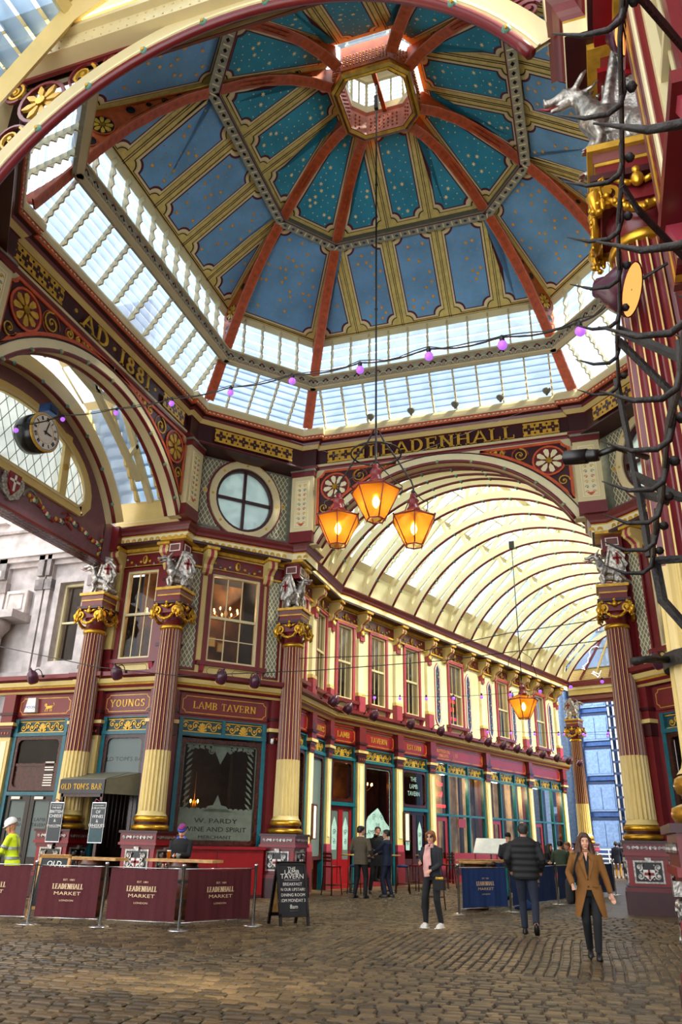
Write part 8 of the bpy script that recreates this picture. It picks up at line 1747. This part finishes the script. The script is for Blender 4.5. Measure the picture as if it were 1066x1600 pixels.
wc = person('woman with long brown hair in a knee-length camel coat walking forward', (3.62, -1.37, 0), (.05, -1), 1.66, feet=((-.05, .16, 0), (.06, -.14, .02)), hands=((-.34, .02, .80), (.235, .17, 1.0)), top='coat', topm='camel', botm='blk', hair='long', hairm='hairB', woman=True, vox=.008, hem=.93, nod=.12, turn=.1, extra=lambda *a: (x_coat(*a), x_strap(*a)), feet_pitch=(0, -.15))
b = MB(pw(wc)); b.loft('blk', [[(.28 + .07 * math.cos(2 * PI * i / 16) * k, -.12 + .17 * math.sin(2 * PI * i / 16) * k, z) for i in range(16)] for z, k in ((.72, .75), (.78, 1), (.95, 1.05), (1.05, .85), (1.08, .5))]); tag(b.build('shoulder_bag'), 'black shoulder bag behind the arm of the woman in the camel coat', 'bag')
b = MB(pw(wc)); b.box('phone', .19, .205, .2, .28, .93, 1.03); tag(b.build('phone'), 'teal-cased phone in the hand of the woman in the camel coat', 'phone')
person('man in a black quilted puffer jacket walking away, hands in pockets', (2.46, 1.41, 0), (-.05, 1), 1.85, feet=((-.08, .14, 0), (.13, -.3, .1)), hands=((-.25, .1, .98), (.25, .1, .98)), top='puffer', topm='puffer', botm='jean', hair='short', hairm='hairD', vox=.01, feet_pitch=(0, -.7), turn=.1)
def x_scarf(t, R, up, arms, legs):
    b = MB(); b.tube('pink', [(-.06, .1, 1.44), (0, -.06, 1.5), (.06, .1, 1.44), (.03, .15, 1.36), (-.02, .16, 1.44)], [.04] * 5, 9); b.tube('pink', [(.02, .14, 1.42), (.03, .19, 1.25), (.02, .2, 1.05), (.0, .2, .9)], [(.03, .05), (.03, .06), (.025, .07), (.015, .07)], 8); b.tube('pink', [(-.02, .14, 1.42), (-.03, .18, 1.28), (-.05, .19, 1.1)], [(.03, .04), (.03, .05), (.02, .055)], 8); solid('scarf', b, .012, t, 1)
    b = MB(R); [b.ball('eye', (sx * .034, .092, .006), (.028, .012, .02), 10, 6) for sx in (-1, 1)]; b.tube('eye', [(-.075, .02, .012), (-.06, .085, .014), (.06, .085, .014), (.075, .02, .012)], .005, 5); b.build('sunglasses', t, world=False)
ws = person('woman in sunglasses, dark jacket and pale pink scarf', (.68, 1.61, 0), (-.35, -1), 1.70, feet=((-.14, -.02, 0), (.12, .12, 0)), hands=((-.12, .24, 1.02), (.13, .22, 1.14)), topm='dkgrey', hair='bob', hairm='hairA', woman=True, vox=.01, shoe='shoeW', hem=.9, extra=x_scarf, turn=.15)
b = MB(pw(ws)); b.box('eye', .1, .14, .26, .275, 1.1, 1.22); tag(b.build('phone'), 'black phone held by the woman in the pink scarf', 'phone')
b = MB(pw(ws)); b.box('blk', -.36, -.14, .1, .2, .68, .86); b.tube('blk', [(-.34, .15, .86), (-.26, .1, 1.1), (-.2, .06, 1.35)], .01, 5); [b.ball('goldP', (-.32 + k * .035, .15, .88), (.02, .03, .03), 6, 4) for k in range(5)]; tag(b.build('handbag'), 'small black handbag with a gilt frill at the hip of the scarf woman', 'bag')
person('tall man in a brown tweed jacket seen from behind at the high table', (-2.86, 8.66, 0), (.25, 1), 1.90, feet=((-.15, 0, 0), (.15, .03, 0)), hands=((-.22, .2, 1.05), (.24, .18, 1.02)), topm='tweed', hair='short', hairm='hairD', vox=.012, hem=.8, turn=-.5)
def x_shirt(t, R, up, arms, legs): b = MB(); b.add([(-.05, .135, 1.46), (.05, .135, 1.46), (.0, .16, 1.22)], [(0, 1, 2)], 'white'); b.ball('white', (0, .03, 1.47), (.07, .075, .03), 10, 5); b.build('white_shirt', t, world=False)
person('man in a navy suit and white shirt talking, facing left', (-2.27, 9.39, 0), (-1, .05), 1.82, feet=((-.1, .06, 0), (.1, -.06, 0)), hands=((-.15, .42, 1.08), (.2, .34, 1.1)), topm='navy', botm='navy', hair='short', hairm='hairD', vox=.012, hem=.8, extra=x_shirt)
person('man in a long dark coat touching his face behind the navy-suited man', (-3.0, 11.0, 0), (.35, -1), 1.93, feet=((-.15, .05, 0), (.22, .1, 0)), hands=((.06, .2, 1.52), (.12, .28, 1.1)), topm='blk', hair='short', hairm='hairD', skin='skin2', vox=.013, hem=.7)
person('seated dark-haired person low between the tweed jacket and the dark coat', (-3.72, 12.3, 0), (1, -.2), 1.7, seat=.82, feet=((-.12, .4, .3), (.12, .4, .3)), hands=((-.15, .35, 1.0), (.15, .35, 1.0)), topm='dkgrey', hair='short', hairm='hairD', vox=.016)
def x_hood(t, R, up, arms, legs): b = MB(); b.tube('beB', [up((-.09, .05, 1.46)), up((0, -.08, 1.48)), up((.09, .05, 1.46))], [.035, .05, .035], 8); b.build('blue_hood', t, world=False)
person('man in a purple and blue beanie looking down at his hands behind the barrier', (-4.75, 1.6, 0), (.25, -1), 1.74, feet=((-.12, 0, 0), (.12, 0, 0)), hands=((-.06, .34, 1.14), (.08, .34, 1.12)), topm='blk', hair='beanie', vox=.01, nod=.5, lean=.12, extra=x_hood)
def x_vest(t, R, up, arms, legs):
    b = MB(); 
    for z in (1.0, 1.18): b.loft('reflect', [oval(up((0, 0, z + q)), .19 * 1.1, .128 * 1.13, 24) for q in (0, .05)], cap=False)
    for sx in (-1, 1): b.tube('reflect', [up((sx * .1, .15, 1.0)), up((sx * .1, .16, 1.3)), up((sx * .1, .06, 1.47)), up((sx * .1, -.12, 1.4)), up((sx * .1, -.155, 1.0))], (.006, .026), 6)
    for sh_, el, wr in arms: p = Vector(sh_).lerp(el, .6); q = Vector(sh_).lerp(el, .8); b.tube('reflect', [p, q], .068, 12); p = el.lerp(wr, .5); q = el.lerp(wr, .68); b.tube('reflect', [p, q], .055, 12)
    b.build('reflective_tape', t, world=False)
person('worker in a hi-vis yellow jacket and white helmet at the left edge', (-7.5, -.3, 0), (-.9, -.45), 1.76, feet=((-.12, 0, 0), (.12, -.05, 0)), hands=((-.12, .42, 1.08), (.16, .4, 1.05)), topm='hivis', botm='dkgrey', hair='helmet', skin='skin2', vox=.01, lean=.18, nod=.35, extra=x_vest, hem=.8)
person('man in a dark jacket and black cap standing behind the puffer jacket man', (1.13, 10.5, 0), (.1, 1), 1.8, topm='dkgrey', botm='tealb', hair='cap', vox=.014, hands=((-.2, .2, 1.0), (.2, .2, 1.0)))
person('long-haired woman in dark clothes seated left of the olive jacket', (1.76, 13.2, 0), (1, -.4), 1.68, seat=.8, feet=((-.1, .4, .28), (.1, .4, .28)), hands=((-.1, .35, 1.05), (.1, .35, 1.0)), topm='dkgrey', hair='long', hairm='hairB', woman=True, vox=.015)
person('second woman with dark hair raising a drink, left of the olive jacket', (2.05, 13.9, 0), (1, -.6), 1.68, seat=.8, feet=((-.1, .4, .28), (.1, .4, .28)), hands=((-.05, .3, 1.25), (.15, .3, 1.0)), topm='blk', hair='long', hairm='hairD', woman=True, vox=.015)
person('person in an olive green jacket seated with their back to us', (2.5, 12.2, 0), (.2, 1), 1.76, seat=.82, feet=((-.15, .35, .28), (.15, .35, .28)), hands=((-.2, .3, 1.0), (.2, .3, 1.0)), topm='green', hair='short', hairm='hairD', vox=.014)
person('ruddy-faced man in a mustard shirt leaning over the table', (2.85, 13.4, 0), (-.8, -.5), 1.75, seat=.82, feet=((-.1, .35, .28), (.1, .35, .28)), hands=((-.12, .4, 1.05), (.12, .42, 1.05)), topm='mustard', hair='short', hairm='hairA', skin='skin2', vox=.014, lean=.3)
person('grey-haired person in dark glasses behind the camel-coated woman', (3.15, 14.9, 0), (-.5, -1), 1.8, topm='dkgrey', hair='short', hairm='hairG', vox=.015)
person('distant pedestrian in a navy coat near the steel tower, left of the pair', (4.25, 31.0, 0), (.1, 1), 1.75, topm='navy', botm='mustard', hair='bob', hairm='hairD', woman=True, vox=.02, hem=.7)
person('distant pedestrian in black near the steel tower, right of the pair', (4.45, 31.5, 0), (.2, 1), 1.7, topm='blk', hair='bob', hairm='hairD', woman=True, vox=.02, hem=.7)

# ---------------------------------------------------------------- sub-parts: hang small fittings on the part that carries them
def base(n): return n.split('.')[0]
CARRY = dict(pane='sash', etched_pattern='sash', etched_panel='door_leaf', lens='shade', lit_disc='shade', wing_cross='body', tongue_and_claws='body', coat_button='upper_garment', lapel='upper_garment', reflective_tape='upper_garment', blue_hood='upper_garment', eyes_and_lips='body', sunglasses='hair', printed_lettering='canvas', chalk_lettering='front_board', hands='dial', silver_scroll_band='pedestal', crest_panel='pedestal', red_edge='web', boss='web', gilt_scroll_panel='frame', burner='frame', arm_cap='arm')
for o in [o for o in COL.objects if o.parent is None]:
    kids = list(o.children); byname = {}
    for c in kids: byname.setdefault(base(c.name), []).append(c)
    cnt = {}
    for c in kids:
        n = base(c.name); host = CARRY.get(n)
        if n == 'pane' and base(o.name).startswith('door'): host = 'door_leaf'
        hs = byname.get(host, [])
        if hs: k = cnt.get(n, 0); cnt[n] = k + 1; c.parent = hs[min(k, len(hs) - 1)]
